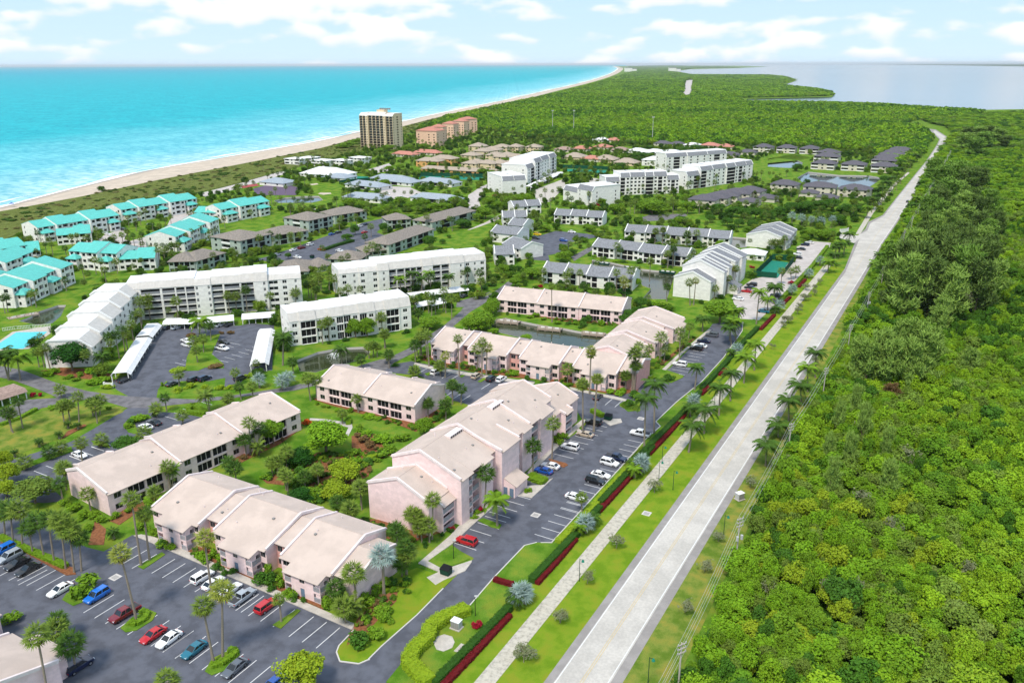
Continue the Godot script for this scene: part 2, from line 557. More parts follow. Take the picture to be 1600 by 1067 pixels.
func tree(kind: String, called: String, label: String, group: String, x: float, z: float, h: float, w: float, tone := ""):
	rng.seed = hash(Vector2(x, z) * 1.7)
	var o := thing(called, label, "tree" if kind != "shrub" else "shrub", Vector3(x, 0, z), rng.randf_range(0, TAU), group)
	var pick := rng.randi() % 3
	match kind:
		"broad":
			var r := w / 2
			var c := part("crown", leafy_crown("broad%d" % pick, 4.0, 5.0, 26, 5200, 0.26), M[tone if tone else ["leaf_mid", "leaf_bright", "leaf_dark"][rng.randi() % 3]], o, Vector3(0, h * 0.6, 0))
			c.scale = Vector3(r / 4.0, h * 0.9 / 6.5, r / 4.0)
			var t := part("trunk", limbs_mesh("limbs%d" % pick, 6.0, 0.22, 2.2), M.bark, o)
			t.scale = Vector3(r / 4.0, h / 8.5, r / 4.0)
		"casuarina":
			var c := part("crown", feathery_crown("feathery%d" % pick, 3800), M[tone if tone != "leaf_casuarina" else ["leaf_casuarina", "leaf_casuarina_dark", "leaf_casuarina_pale", "leaf_casuarina_dark"][rng.randi() % 4]], o)
			c.scale = Vector3(w / 6.6, h * 1.3 / 12.0, w / 6.6)
			var t := part("trunk", limbs_mesh("tall", 11.0, 0.2, 1.2), M.bark, o)
			t.scale = Vector3(1, h / 12.0, 1)
		"mangrove":
			var c := part("crown", leafy_crown("mangrove%d" % pick, 2.6, 3.4, 15, 2600, 0.2), M[tone if tone else ["leaf_mid", "leaf_mid", "leaf_bright", "leaf_bright", "leaf_olive", "leaf_dark", "leaf_yellow"][rng.randi() % 7]], o, Vector3(0, h * 0.62, 0))
			c.scale = Vector3(w / 5.0, h / 4.6, w / 5.0)
			var t := part("trunk", limbs_mesh("thin_limbs", 5.0, 0.12, 1.6), M.bark, o)
			t.scale = Vector3(w / 5.0, h / 6.0, w / 5.0)
		"sparse":
			var c := part("crown", leafy_crown("sparse%d" % pick, 1.6, 1.8, 14, 420, 0.14), M.leaf_grey, o, Vector3(0, h * 0.66, 0))
			c.scale = Vector3(w / 3.2, h / 3.0, w / 3.2)
			var t := part("trunk", limbs_mesh("sparse_limbs", 3.0, 0.06, 1.2), M.palm_bark, o)
			t.scale = Vector3(w / 3.2, h / 3.2, w / 3.2)
		"shrub":
			var c := part("foliage", leafy_crown("shrub%d" % pick, 1.0, 1.3, 9, 700, 0.13, 0.85), M[tone if tone else ["leaf_mid", "leaf_dark", "leaf_bright"][pick]], o, Vector3(0, h * 0.42, 0))
			c.scale = Vector3(w / 2.0, h / 1.5, w / 2.0)
			var t := part("stem", limbs_mesh("shrub_limbs", 1.0, 0.05, 0.5), M.bark, o)
			t.scale = Vector3.ONE * h * 0.7
	return o


func hedge(called: String, label: String, group: String, pts: Array, w: float, h: float, tone: String, dense := 1.0):
	# a clipped hedge along a line of ground points: leaf clumps over a solid dark core
	var line := poly(pts)
	var o := thing(called, label, "hedge", Vector3(line[0].x, 0, line[0].y), 0.0, group)
	rng.seed = hash(line[0])
	var s := Shape.new()
	var core := Shape.new()
	core.tone = Color(0.86, 0.86, 0.8)
	for k in line.size() - 1:
		var a := Vector3(line[k].x - line[0].x, 0, line[k].y - line[0].y)
		var b := Vector3(line[k + 1].x - line[0].x, 0, line[k + 1].y - line[0].y)
		var d := (b - a).normalized()
		var side := d.cross(Vector3.UP)
		var n := int((b - a).length() * (w + 2 * h) * 26 * dense)
		for j in n:
			var along := a.lerp(b, rng.randf()) + d * rng.randf_range(-0.15, 0.15)
			var u := rng.randf() * (w + 2 * h)
			var p := Vector3.ZERO
			var out := Vector3.UP
			if u < h:
				p = along + side * (w / 2) + Vector3(0, u, 0); out = side
			elif u < 2 * h:
				p = along - side * (w / 2) + Vector3(0, u - h, 0); out = -side
			else:
				p = along + side * (u - 2 * h - w / 2) + Vector3(0, h, 0)
			leaf_at(s, p + out * rng.randf_range(-0.1, 0.05), out, rng.randf_range(0.09, 0.17), 0.7)
		core.bar(a + Vector3(0, h * 0.46, 0) - d * 0.05, b + Vector3(0, h * 0.46, 0) + d * 0.05, w * 0.88, h * 0.92)
	part("foliage", s.mesh(), M[tone], o)
	part("core", core.mesh(), M[tone], o)
	return o


# ---------------------------------------------------------------- buildings

func rect_mesh(x, y, depth) -> ArrayMesh:
	var key := "rect%.2f_%.2f_%.2f" % [x, y, depth]
	if not cache.has(key):
		var s := Shape.new()
		s.box(-x / 2, x / 2, 0, y, -depth, 0)
		cache[key] = s.mesh()
	return cache[key]


func ring_mesh(x, y, bars := 1) -> ArrayMesh:
	# a window frame with bars - 1 upright mullions
	var key := "ring%.2f_%.2f_%d" % [x, y, bars]
	if not cache.has(key):
		var s := Shape.new()
		var t := 0.09
		s.box(-x / 2, x / 2, 0, t, -0.06, 0.03); s.box(-x / 2, x / 2, y - t, y, -0.06, 0.03)
		for k in bars + 1:
			var at := lerpf(-x / 2 + t / 2, x / 2 - t / 2, k / float(bars))
			s.box(at - t / 2, at + t / 2, t, y - t, -0.06, 0.03)
		cache[key] = s.mesh()
	return cache[key]


func railing_mesh(x) -> ArrayMesh:
	var key := "railing%.2f" % x
	if not cache.has(key):
		var s := Shape.new()
		s.box(-x / 2, x / 2, 0.98, 1.06, -0.06, 0.02)
		s.box(-x / 2, x / 2, 0.06, 0.12, -0.05, 0.01)
		var n := int(x / 0.16)
		for k in n:
			var at: float = -x / 2 + (k + 0.5) * x / n
			s.box(at - 0.045, at + 0.045, 0.12, 0.98, -0.04, 0.0)
		cache[key] = s.mesh()
	return cache[key]


func wall_face(s: Shape, o: Vector3, ux: Vector3, length: float, height: float, holes: Array):
	# a wall from o along ux with openings [x0, x1, y0, y1, depth]; the reveals run inwards
	var nrm := ux.cross(Vector3.UP)
	var xs := [0.0, length]
	var ys := [0.0, height]
	for q in holes:
		xs.append_array([q[0], q[1]]); ys.append_array([q[2], q[3]])
	xs.sort(); ys.sort()
	for i in xs.size() - 1:
		if xs[i + 1] - xs[i] < 0.001:
			continue
		var mx: float = (xs[i] + xs[i + 1]) / 2
		var run := -1.0
		for j in ys.size() - 1:
			var my: float = (ys[j] + ys[j + 1]) / 2
			var hole: bool = ys[j + 1] - ys[j] > 0.001 and holes.any(func(q): return mx > q[0] and mx < q[1] and my > q[2] and my < q[3])
			if not hole and run < 0:
				run = ys[j]
			if run >= 0 and (hole or j == ys.size() - 2):
				var top: float = ys[j] if hole else ys[j + 1]
				if top - run > 0.001:
					s.quad(o + ux * xs[i] + Vector3(0, run, 0), o + ux * xs[i + 1] + Vector3(0, run, 0), o + ux * xs[i + 1] + Vector3(0, top, 0), o + ux * xs[i] + Vector3(0, top, 0))
				run = -1.0
	for q in holes:
		var a: Vector3 = o + ux * q[0] + Vector3(0, q[2], 0)
		var b: Vector3 = o + ux * q[1] + Vector3(0, q[2], 0)
		var up := Vector3(0, q[3] - q[2], 0)
		var back: Vector3 = -nrm * q[4]
		s.quad(a, a + back, a + back + up, a + up); s.quad(b + back, b, b + up, b + up + back)
		s.quad(a, b, b + back, a + back); s.quad(a + up, a + up + back, b + up + back, b + up)


func facade(root: Node3D, s: Shape, o: Vector3, ux: Vector3, length: float, top: float, floors: int, pattern: String, style: Dictionary, small: bool):
	# openings by a letter for each bay: W window, w narrow window, G wide window, L screened porch, B balcony, S stair slot, D door, . blank
	if pattern == "" or floors == 0:
		wall_face(s, o, ux, length, top, [])
		return
	var rows := pattern.split("/")
	var fh := minf(top / floors, 3.0)
	var holes := []
	var turn := atan2(-ux.z, ux.x)
	var nrm := ux.cross(Vector3.UP)
	for f in floors:
		var row: String = rows[mini(f, rows.size() - 1)]
		var bay := length / row.length()
		for k in row.length():
			var code := row[k]
			if code == "D" and f > 0:
				code = "W"
			if code == ".":
				continue
			var w := minf(1.7, bay * 0.72)
			var y0 := 0.85
			var h := 1.35
			var depth := 0.12
			match code:
				"w": w = minf(0.9, bay * 0.6)
				"G": w = bay * 0.82
				"L": w = bay * 0.9; y0 = 0.12; h = fh - 0.42; depth = 0.3
				"B": w = bay * 0.88; y0 = 0.1; h = fh - 0.35; depth = 1.3
				"S": w = bay * 0.92; y0 = 0.05; h = fh - 0.2; depth = 1.6
				"D": w = 1.0; y0 = 0.02; h = 2.1
			h = minf(h, fh - y0 - 0.2) if code != "S" else h
			var mid := (k + 0.5) * bay
			var y := f * fh + y0
			holes.append([mid - w / 2, mid + w / 2, y, y + h, depth])
			var at := o + ux * mid + Vector3(0, y, 0) - nrm * (depth - 0.02)
			var p: MeshInstance3D
			match code:
				"L":
					p = part("porch_screen", rect_mesh(w, h, 0.02), M.screen, root, at)
					if not small:
						var q: MeshInstance3D = part("frame", ring_mesh(w, h, 3), M[style.trim], p)
						q.position.z = 0.02
				"B", "S":
					p = part("balcony_door", rect_mesh(w, h, 0.02), M[style.wall] if code == "S" else M.glass, root, at)
					var r := part("balcony_railing", railing_mesh(w) if not small else rect_mesh(w, 1.0, 0.06), M[style.rail], root, o + ux * mid + Vector3(0, f * fh + 0.1, 0) - nrm * 0.02)
					r.rotation.y = turn
				"D":
					p = part("door", rect_mesh(w, h, 0.02), M.door_blue, root, at)
				_:
					p = part("window", rect_mesh(w, h, 0.02), M[style.glass], root, at)
					if not small:
						part("frame", ring_mesh(w, h, 2), M[style.frame], p).position.z = 0.01
			p.rotation.y = turn
	wall_face(s, o, ux, length, top, holes)


func roof_slab(s: Shape, x0, x1, a: Vector2, b: Vector2, thick: float):
	# a slab over the profile line a -> b (z, y), lying on the walls
	var d := (b - a).normalized()
	var up := Vector2(-d.y, d.x)
	if up.y < 0:
		up = -up
	up *= thick
	var p = []
	for x in [x0, x1]:
		for q in [a, b, b + up, a + up]:
			p.append(Vector3(x, q.y, q.x))
	var quads = [[0, 1, 2, 3], [7, 6, 5, 4], [3, 2, 6, 7], [4, 5, 1, 0], [0, 3, 7, 4], [1, 5, 6, 2]]
	for q in quads:
		s.quad(p[q[0]], p[q[1]], p[q[2]], p[q[3]])


func building(called: String, label: String, group: String, at: Array, style: Dictionary, units: Array, small := false) -> Node3D:
	# at: [x, z, turn] of the front's left end; units: [kind, s0, s1, profile, copings, floors, front, left, right, back]
	var root := thing(called, label, style.get("category", "building"), Vector3(at[0], 0, at[1]), at[2], group)
	var tint := -1
	for u in units:
		var clear := PackedVector2Array()
		for q in [[u[1] - 1.2, u[3][0] + 1.2], [u[2] + 1.2, u[3][0] + 1.2], [u[2] + 1.2, u[3][-2] - 1.2], [u[1] - 1.2, u[3][-2] - 1.2]]:
			var w: Vector3 = root.transform * Vector3(q[0], 0, q[1])
			clear.append(Vector2(w.x, w.z))
		keep_clear.append(clear)
		tint += 1
		var x0: float = u[1]
		var x1: float = u[2]
		var pr: Array = u[3]
		var s := Shape.new()
		var zf: float = pr[0]
		var zb: float = pr[-2]
		var ef: float = pr[1]
		var eb: float = pr[-1]
		var floors: int = u[5]
		var kind: String = u[0]
		var wall: String = "coral_wall" if kind == "c" else style.wall
		var j := 0.004 * (tint % 2)
		if kind == "hip":
			# profile: front z, eave, back z, ridge
			var e: float = pr[1]
			var r: float = pr[3]
			facade(root, s, Vector3(x0, 0, zf), Vector3.RIGHT, x1 - x0, e, floors, u[6], style, small)
			facade(root, s, Vector3(x0, 0, zb), Vector3.BACK, zf - zb, e, floors, u[7], style, small)
			facade(root, s, Vector3(x1, 0, zf), Vector3.FORWARD, zf - zb, e, floors, u[8], style, small)
			wall_face(s, Vector3(x1, 0, zb), Vector3.LEFT, x1 - x0, e, [])
			part("wall", s.mesh(), M[wall], root)
			var k := Shape.new()
			var h := 0.6
			var a = [Vector3(x0 - h, e, zf + h), Vector3(x1 + h, e, zf + h), Vector3(x1 + h, e, zb - h), Vector3(x0 - h, e, zb - h)]
			var lx := x1 - x0
			var lz := zf - zb
			var ins := minf(lx, lz) / 2 + h
			var m0: Vector3
			var m1: Vector3
			if lx >= lz:
				m0 = Vector3(x0 - h + ins, r, (zf + zb) / 2); m1 = Vector3(x1 + h - ins, r, (zf + zb) / 2)
				k.quad(a[0], a[1], m1, m0); k.tri(a[1], a[2], m1); k.quad(a[2], a[3], m0, m1); k.tri(a[3], a[0], m0)
			else:
				m0 = Vector3((x0 + x1) / 2, r, zf + h - ins); m1 = Vector3((x0 + x1) / 2, r, zb - h + ins)
				k.tri(a[0], a[1], m0); k.quad(a[1], a[2], m1, m0); k.tri(a[2], a[3], m1); k.quad(a[3], a[0], m0, m1)
			k.quad(a[3], a[2], a[1], a[0])
			for q in 4:
				k.quad(a[q] + Vector3(0, -0.22, 0), a[(q + 1) % 4] + Vector3(0, -0.22, 0), a[(q + 1) % 4], a[q])
			var rp := part("roof", k.mesh(), M[style.roof], root)
			if not small:
				var caps := Shape.new()
				for q in 4:
					caps.bar(a[q], (m0 if (a[q] - m0).length() < (a[q] - m1).length() else m1), 0.35, 0.12)
				caps.bar(m0, m1 + Vector3(0, 0, 0.01), 0.35, 0.12)
				part("ridge_tiles", caps.mesh(), M[style.roof], rp)
			continue
		facade(root, s, Vector3(x0, 0, zf), Vector3.RIGHT, x1 - x0, ef, floors, u[6], style, small)
		facade(root, s, Vector3(x1, 0, zb), Vector3.LEFT, x1 - x0, eb, floors, u[9] if u.size() > 9 else "", style, small)
		# end walls: a plain band up to the lower eave that may hold openings, and the gable above it
		var low := minf(ef, eb)
		for q in range(0, pr.size(), 2):
			low = minf(low, pr[q + 1])
		facade(root, s, Vector3(x0 + j, 0, zb), Vector3.BACK, zf - zb, low, floors, u[7], style, small)
		facade(root, s, Vector3(x1 - j, 0, zf), Vector3.FORWARD, zf - zb, low, floors, u[8], style, small)
		for e in [x0 + j, x1 - j]:
			var pts = [Vector3(e, low, zf)]
			for q in range(0, pr.size(), 2):
				pts.append(Vector3(e, pr[q + 1], pr[q]))
			pts.append(Vector3(e, low, zb))
			var clean = []
			for q in pts:
				if clean.is_empty() or (clean[-1] - q).length() > 0.01:
					clean.append(q)
			if clean.size() > 2 and (clean[0] - clean[-1]).length() > 0.01:
				if e > (x0 + x1) / 2:
					s.fan(clean)
				else:
					clean.reverse(); s.fan(clean)
		part("wall", s.mesh(), M[wall], root)
		var count := pr.size() / 2
		for q in count - 1:
			var a := Vector2(pr[q * 2], pr[q * 2 + 1])
			var b := Vector2(pr[q * 2 + 2], pr[q * 2 + 3])
			var flat: bool = absf(a.y - b.y) < 0.3
			var k := Shape.new()
			var d := (b - a).normalized() * float(style.get("eave", 0.5))
			if not flat and not style.get("mansard", false):
				if q == 0:
					a -= d
				if q == count - 2:
					b += d
			roof_slab(k, x0 - 0.03 + j * 3, x1 + 0.03 - j * 3, a, b, 0.16 + j)
			part("roof", k.mesh(), M[style.flat if flat else style.roof], root)
		if not small and count == 3 and x1 - x0 > 4.0:
			# vent pipes and small hoods stand on both slopes
			rng.seed = hash(label) + tint
			for q in 4:
				var f := rng.randf_range(0.2, 0.85)
				var o := 2 if q % 2 else 0
				var at2 := Vector2(pr[o], pr[o + 1]).lerp(Vector2(pr[o + 2], pr[o + 3]), f)
				part("roof_vent", rect_mesh(0.45, 0.5, 0.45) if q == 0 else rect_mesh(0.16, 0.55, 0.16), M.frame if q == 0 else M[style.trim], root, Vector3(rng.randf_range(x0 + 0.8, x1 - 0.8), at2.y + 0.02, at2.x))
		for side in 2:
			if (int(u[4]) >> side) & 1 == 0:
				continue
			var e: float = x0 if side == 0 else x1
			var k := Shape.new()
			for q in count - 1:
				var a: Vector3 = Vector3(e, pr[q * 2 + 1] + 0.22, pr[q * 2])
				var b: Vector3 = Vector3(e, pr[q * 2 + 3] + 0.22, pr[q * 2 + 2])
				k.bar(a, b, 0.42 + 0.02 * q, 0.55)
			part("coping", k.mesh(), M[style.trim], root)
	return root


# ---------------------------------------------------------------- cars

func loft(s: Shape, rings: Array):
	for i in rings.size() - 1:
		var a: Array = rings[i]
		var b: Array = rings[i + 1]
		for k in a.size():
			var l := (k + 1) % a.size()
			s.quad(a[k], b[k], b[l], a[l])
	s.fan(rings[-1])
	var first: Array = rings[0].duplicate()
	first.reverse()
	s.fan(first)


func car_shapes(kind: String) -> Dictionary:
	var key := "car_" + kind
	if cache.has(key):
		return cache[key]
	# along x, nose towards +x: [x, half width, sill, belt]
	var body: Array
	var cabin: Array   # [x at the belt rear, x of the roof rear, x of the roof front, x at the belt front, roof height]
	var belt := 0.92
	match kind:
		"suv":
			body = [[-2.3, 0.78, 0.42, 0.85], [-2.22, 0.9, 0.3, 1.0], [-1.2, 0.95, 0.26, 1.04], [0.7, 0.95, 0.26, 1.03], [1.1, 0.94, 0.26, 1.0], [2.0, 0.9, 0.28, 0.9], [2.3, 0.74, 0.4, 0.72]]
			cabin = [-2.2, -1.95, 0.35, 1.15, 1.68]; belt = 1.0
		"pickup":
			body = [[-2.75, 0.9, 0.45, 0.9], [-2.7, 0.95, 0.4, 1.0], [-1.0, 0.97, 0.36, 1.05], [0.9, 0.97, 0.36, 1.05], [1.5, 0.96, 0.36, 1.06], [2.4, 0.93, 0.38, 0.98], [2.7, 0.8, 0.45, 0.8]]
			cabin = [-0.95, -0.7, 0.75, 1.4, 1.78]; belt = 1.04
		_:
			body = [[-2.35, 0.7, 0.4, 0.72], [-2.2, 0.86, 0.28, 0.86], [-1.2, 0.91, 0.22, 0.92], [0.7, 0.91, 0.22, 0.9], [1.1, 0.9, 0.22, 0.86], [2.05, 0.84, 0.25, 0.74], [2.35, 0.62, 0.36, 0.58]]
			cabin = [-1.95, -1.15, 0.15, 1.1, 1.38]; belt = 0.87
	var s := Shape.new()
	var rings = []
	for b in body:
		var w: float = b[1]
		var y0: float = b[2]
		var y1: float = b[3]
		rings.append([Vector3(b[0], y0, -w * 0.92), Vector3(b[0], lerpf(y0, y1, 0.45), -w), Vector3(b[0], y1 - 0.05, -w * 0.97), Vector3(b[0], y1, -w * 0.86), Vector3(b[0], y1 + 0.02, 0), Vector3(b[0], y1, w * 0.86), Vector3(b[0], y1 - 0.05, w * 0.97), Vector3(b[0], lerpf(y0, y1, 0.45), w), Vector3(b[0], y0, w * 0.92)])
	loft(s, rings)
	var out := {"body": s.mesh()}
	var wb: float = body[3][1] * 0.9
	var wt := wb * 0.8
	s = Shape.new()
	var low := belt - 0.05
	rings = [[Vector3(cabin[0], low, -wb), Vector3(cabin[0], low, wb), Vector3(cabin[3], low, wb), Vector3(cabin[3], low, -wb)], [Vector3(cabin[1], cabin[4] - 0.05, -wt), Vector3(cabin[1], cabin[4] - 0.05, wt), Vector3(cabin[2], cabin[4] - 0.05, wt), Vector3(cabin[2], cabin[4] - 0.05, -wt)]]
	loft(s, rings)
	out.glass = s.mesh()
	s = Shape.new()
	var top: float = cabin[4]
	rings = [[Vector3(cabin[1] - 0.06, top - 0.06, -wt - 0.02), Vector3(cabin[1] - 0.06, top - 0.06, wt + 0.02), Vector3(cabin[2] + 0.06, top - 0.06, wt + 0.02), Vector3(cabin[2] + 0.06, top - 0.06, -wt - 0.02)], [Vector3(cabin[1] + 0.1, top + 0.02, -wt * 0.85), Vector3(cabin[1] + 0.1, top + 0.02, wt * 0.85), Vector3(cabin[2] - 0.15, top + 0.02, wt * 0.85), Vector3(cabin[2] - 0.15, top + 0.02, -wt * 0.85)]]
	loft(s, rings)
	for e in [-1.0, 1.0]:
		for q in [[cabin[0], cabin[1]], [cabin[3], cabin[2]], [lerpf(cabin[0], cabin[3], 0.5), lerpf(cabin[1], cabin[2], 0.52)]]:
			s.bar(Vector3(q[0], low, e * (wb + 0.005)), Vector3(q[1], top - 0.05, e * (wt + 0.005)), 0.1, 0.06)
	out.roof = s.mesh()
	if kind == "pickup":
		s = Shape.new()
		s.box(-2.62, -1.02, 1.04, 1.062, -0.78, 0.78)  # a thin flat dark sheet on top of the body; the bed is not hollow
		out.bed = s.mesh()
	s = Shape.new()
	s.tube([Vector3(0, 0, -0.12), Vector3(0, 0, -0.09), Vector3(0, 0, 0.09), Vector3(0, 0, 0.12)], [0.27, 0.34, 0.34, 0.27], 14)
	out.tyre = s.mesh()
	s = Shape.new()
	s.tube([Vector3(0, 0, -0.128), Vector3(0, 0, 0.128)], [0.21, 0.21], 10)
	out.rim = s.mesh()
	out.wheels = [1.42, -1.38] if kind != "pickup" else [1.75, -1.7]
	out.nose = body[-1]
	out.tail = body[0]
	s = Shape.new()
	s.box(-0.05, 0.05, -0.09, 0.07, -0.17, 0.17)
	out.lamp = s.mesh()
	cache[key] = out
	return out


func car(kind: String, label: String, group: String, x: float, z: float, turn: float, color: Color, full := true):
	var sh := car_shapes(kind)
	var o := thing({"suv": "parked_suv", "pickup": "pickup_truck", "sedan": "parked_car"}[kind], label, "car" if kind != "pickup" else "pickup", Vector3(x, 0.035, z), turn, group)
	var p := paint(color)
	part("body", sh.body, p, o)
	part("window_glass", sh.glass, M.glass, o)
	part("roof", sh.roof, p, o)
	if sh.has("bed"):
		part("cargo_bed", sh.bed, M.dark_bed_top, o)
	for wx in sh.wheels:
		for e in [-1.0, 1.0]:
			var w := part("wheel", sh.tyre, M.black_rubber, o, Vector3(wx, 0.34, e * 0.84))
			if full:
				part("rim", sh.rim, M.alloy, w)
	if full:
		for e in [-1.0, 1.0]:
			part("headlight", sh.lamp, M.head_lamp, o, Vector3(sh.nose[0] - 0.08, sh.nose[3] - 0.02, e * (sh.nose[1] - 0.1)))
			part("tail_light", sh.lamp, M.tail_lamp, o, Vector3(sh.tail[0] + 0.03, sh.tail[3] - 0.02, e * (sh.tail[1] - 0.04)))
	return o

# ---------------------------------------------------------------- start

func _ready():
	var cam := Camera3D.new()
	cam.name = "camera"
	add_child(cam)
	cam.position = Vector3(0, 92, 0)
	cam.rotation = Vector3(deg_to_rad(-18.688), 0, deg_to_rad(-0.179))
	cam.keep_aspect = Camera3D.KEEP_HEIGHT
	cam.fov = 45.245
	cam.near = 1.0
	cam.far = 200000.0
	cam.current = true
	var we := WorldEnvironment.new()
	we.name = "surroundings"
	var env := Environment.new()
	env.background_mode = Environment.BG_SKY
	var sky := Sky.new()
	var pano := PanoramaSkyMaterial.new()
	pano.panorama = sky_picture()
	pano.energy_multiplier = 0.5
	sky.sky_material = pano
	env.sky = sky
	env.tonemap_mode = Environment.TONE_MAPPER_LINEAR
	env.tonemap_exposure = 2.4
	env.sdfgi_enabled = true
	env.ssao_enabled = true
	env.ssil_enabled = true
	env.fog_enabled = true
	env.fog_density = 0.00002
	env.fog_light_color = Color(0.95, 0.98, 1.0)
	we.environment = env
	add_child(we)
	var sun := DirectionalLight3D.new()
	sun.name = "sun"
	add_child(sun)
	sun.rotation = Vector3(deg_to_rad(-58), deg_to_rad(-28), 0)
	sun.light_color = Color(1.0, 0.96, 0.9)
	sun.light_energy = 0.5
	sun.light_angular_distance = 12.0
	sun.shadow_enabled = true
	make_materials()
	lay_ground()
	built_from = keep_clear.size()
	lay_build()
	lay_plant()
	lay_car()
	lay_small()


func sky_picture() -> ImageTexture:
	# thin bright overcast: pale blue air with rows of small heaped clouds low down and broken cloud above
	var w := 4096
	var h := 2048
	var img := Image.create(w, h, false, Image.FORMAT_RGB8)
	var puffs := FastNoiseLite.new()
	puffs.frequency = 0.02
	puffs.fractal_octaves = 5
	puffs.seed = 12
	var rows := FastNoiseLite.new()
	rows.frequency = 0.0045
	rows.fractal_octaves = 3
	rows.seed = 31
	var horizon := Color(0.83, 0.915, 0.98)
	var high := Color(0.6, 0.78, 0.95)
	var cloud := Color(0.985, 0.985, 0.99)
	var grey_cloud := Color(0.87, 0.9, 0.955)
	img.fill_rect(Rect2i(0, h / 2, w, h / 2), horizon)
	var y := h / 2 - 1
	while y >= 0:
		var e := (h / 2 - y - 0.5) / h * 180.0
		var step := 1 if e < 9 else (4 if e < 25 else 16)
		var x := 0
		while x < w:
			var az := x * 360.0 / w
			var base := horizon.lerp(high, clampf(pow(e / 30.0, 0.6), 0, 1))
			# the ring closes on itself: noise is looked up on a cylinder whose layers shrink with height
			var r := 560.0
			var up := e * 36.0 if e < 12 else 432.0 + (e - 12) * 12.0
			var px := cos(deg_to_rad(az)) * r
			var pz := sin(deg_to_rad(az)) * r
			var d := puffs.get_noise_3d(px, up * 1.0, pz) * 0.75 + rows.get_noise_3d(px * 0.7, up * 1.3, pz * 0.7) * 0.55
			var cover := smoothstep(0.0, 0.26, d + 0.09)
			var under := puffs.get_noise_3d(px, up - 7.0, pz) * 0.75 + rows.get_noise_3d(px * 0.7, up * 1.3 - 9.0, pz * 0.7) * 0.55
			var body := cloud.lerp(grey_cloud, smoothstep(0.35, -0.1, under) * 0.75)
			var c := base.lerp(body, cover * 0.95)
			if step == 1:
				img.set_pixel(x, y, c)
			else:
				img.fill_rect(Rect2i(x, y - step + 1, step, step), c)
			x += step
		y -= step
	return ImageTexture.create_from_image(img)


# ---------------------------------------------------------------- land and water

var keep_clear := []
var built_from := 0
var land_edge := PackedVector2Array()


func fine_line(line: PackedVector2Array) -> PackedVector2Array:
	# the line with more points, spaced by how far away they are, on a smooth curve
	var c := Curve2D.new()
	for k in line.size():
		var t := (line[mini(k + 1, line.size() - 1)] - line[maxi(k - 1, 0)]).normalized()
		var a := line[k].distance_to(line[maxi(k - 1, 0)]) * 0.3
		var b := line[k].distance_to(line[mini(k + 1, line.size() - 1)]) * 0.3
		c.add_point(line[k], -t * a, t * b)
	c.bake_interval = 8.0
	var out := PackedVector2Array()
	var at := 0.0
	while at < c.get_baked_length():
		var p := c.sample_baked(at)
		out.append(p)
		at += maxf(8.0, p.length() * 0.012)
	out.append(line[-1])
	return out


func land(coast: PackedVector2Array, shore: PackedVector2Array):
	coast = fine_line(coast)
	for k in coast.size():
		var t := (coast[mini(k + 1, coast.size() - 1)] - coast[maxi(k - 1, 0)]).normalized()
		var side := Vector2(-t.y, t.x)
		land_edge.append(coast[k] + side * (22.0 if side.x > 0 else -22.0))
	var back := shore.duplicate()
	back.reverse()
	land_edge.append_array(back)
	land_edge.append(Vector2(6000, 3000))
	land_edge.append(Vector2(coast[0].x, 3000))


func ground_with_ponds(ponds: Array):
	# the land is cut into strips through the middles of the ponds, so that no piece has a hole
	var cuts := [-9000.0, 9000.0]
	var water := []
	for q in ponds:
		var p := poly(q)
		water.append(p)
		var box := Rect2(p[0], Vector2.ZERO)
		for v in p:
			box = box.expand(v)
		cuts.append(box.get_center().x)
	cuts.sort()
	cuts[0] = -200000.0
	cuts[-1] = 200000.0
	var s := Shape.new()
	for k in cuts.size() - 1:
		var strip := PackedVector2Array([Vector2(cuts[k], -200000), Vector2(cuts[k + 1], -200000), Vector2(cuts[k + 1], 20000), Vector2(cuts[k], 20000)])
		var pieces: Array = Geometry2D.intersect_polygons(land_edge, strip)
		for p in water:
			var left := []
			for q in pieces:
				left.append_array(Geometry2D.clip_polygons(q, p))
			pieces = left
		for q in pieces:
			s.prism(q, 0, 0)
	setting("ground", s.mesh(), M.lawn)


func sheet(called: String, m: String, flat: Array, y0: float, y1: float):
	var s := Shape.new()
	s.prism(poly(flat), y0, y1)
	if called not in ["wood_ground", "ground", "mulch_bed", "lawn_bed", "far_shore"]:
		keep_clear.append(poly(flat))
	setting(called, s.mesh(), M[m])


func pond(called: String, m: String, flat: Array):
	var p := poly(flat)
	keep_clear.append(Geometry2D.offset_polygon(p, 9.0)[0])
	var s := Shape.new()
	var wide: Array = Geometry2D.offset_polygon(p, 1.0)
	s.prism(wide[0], 0, -0.8)
	var o := setting(called, s.mesh(), M[m])
	# the bank: a vertical edge of concrete or earth round the water
	var b := Shape.new()
	for k in p.size():
		var u := p[k]
		var v := p[(k + 1) % p.size()]
		b.quad(Vector3(u.x, -0.9, u.y), Vector3(v.x, -0.9, v.y), Vector3(v.x, 0.06, v.y), Vector3(u.x, 0.06, u.y))
	var rim: Array = Geometry2D.offset_polygon(p, 0.35)
	var n := p.size()
	part("bank", b.mesh(), M.kerb, o)
	if rim.size() and rim[0].size() == 0:
		print("no rim")


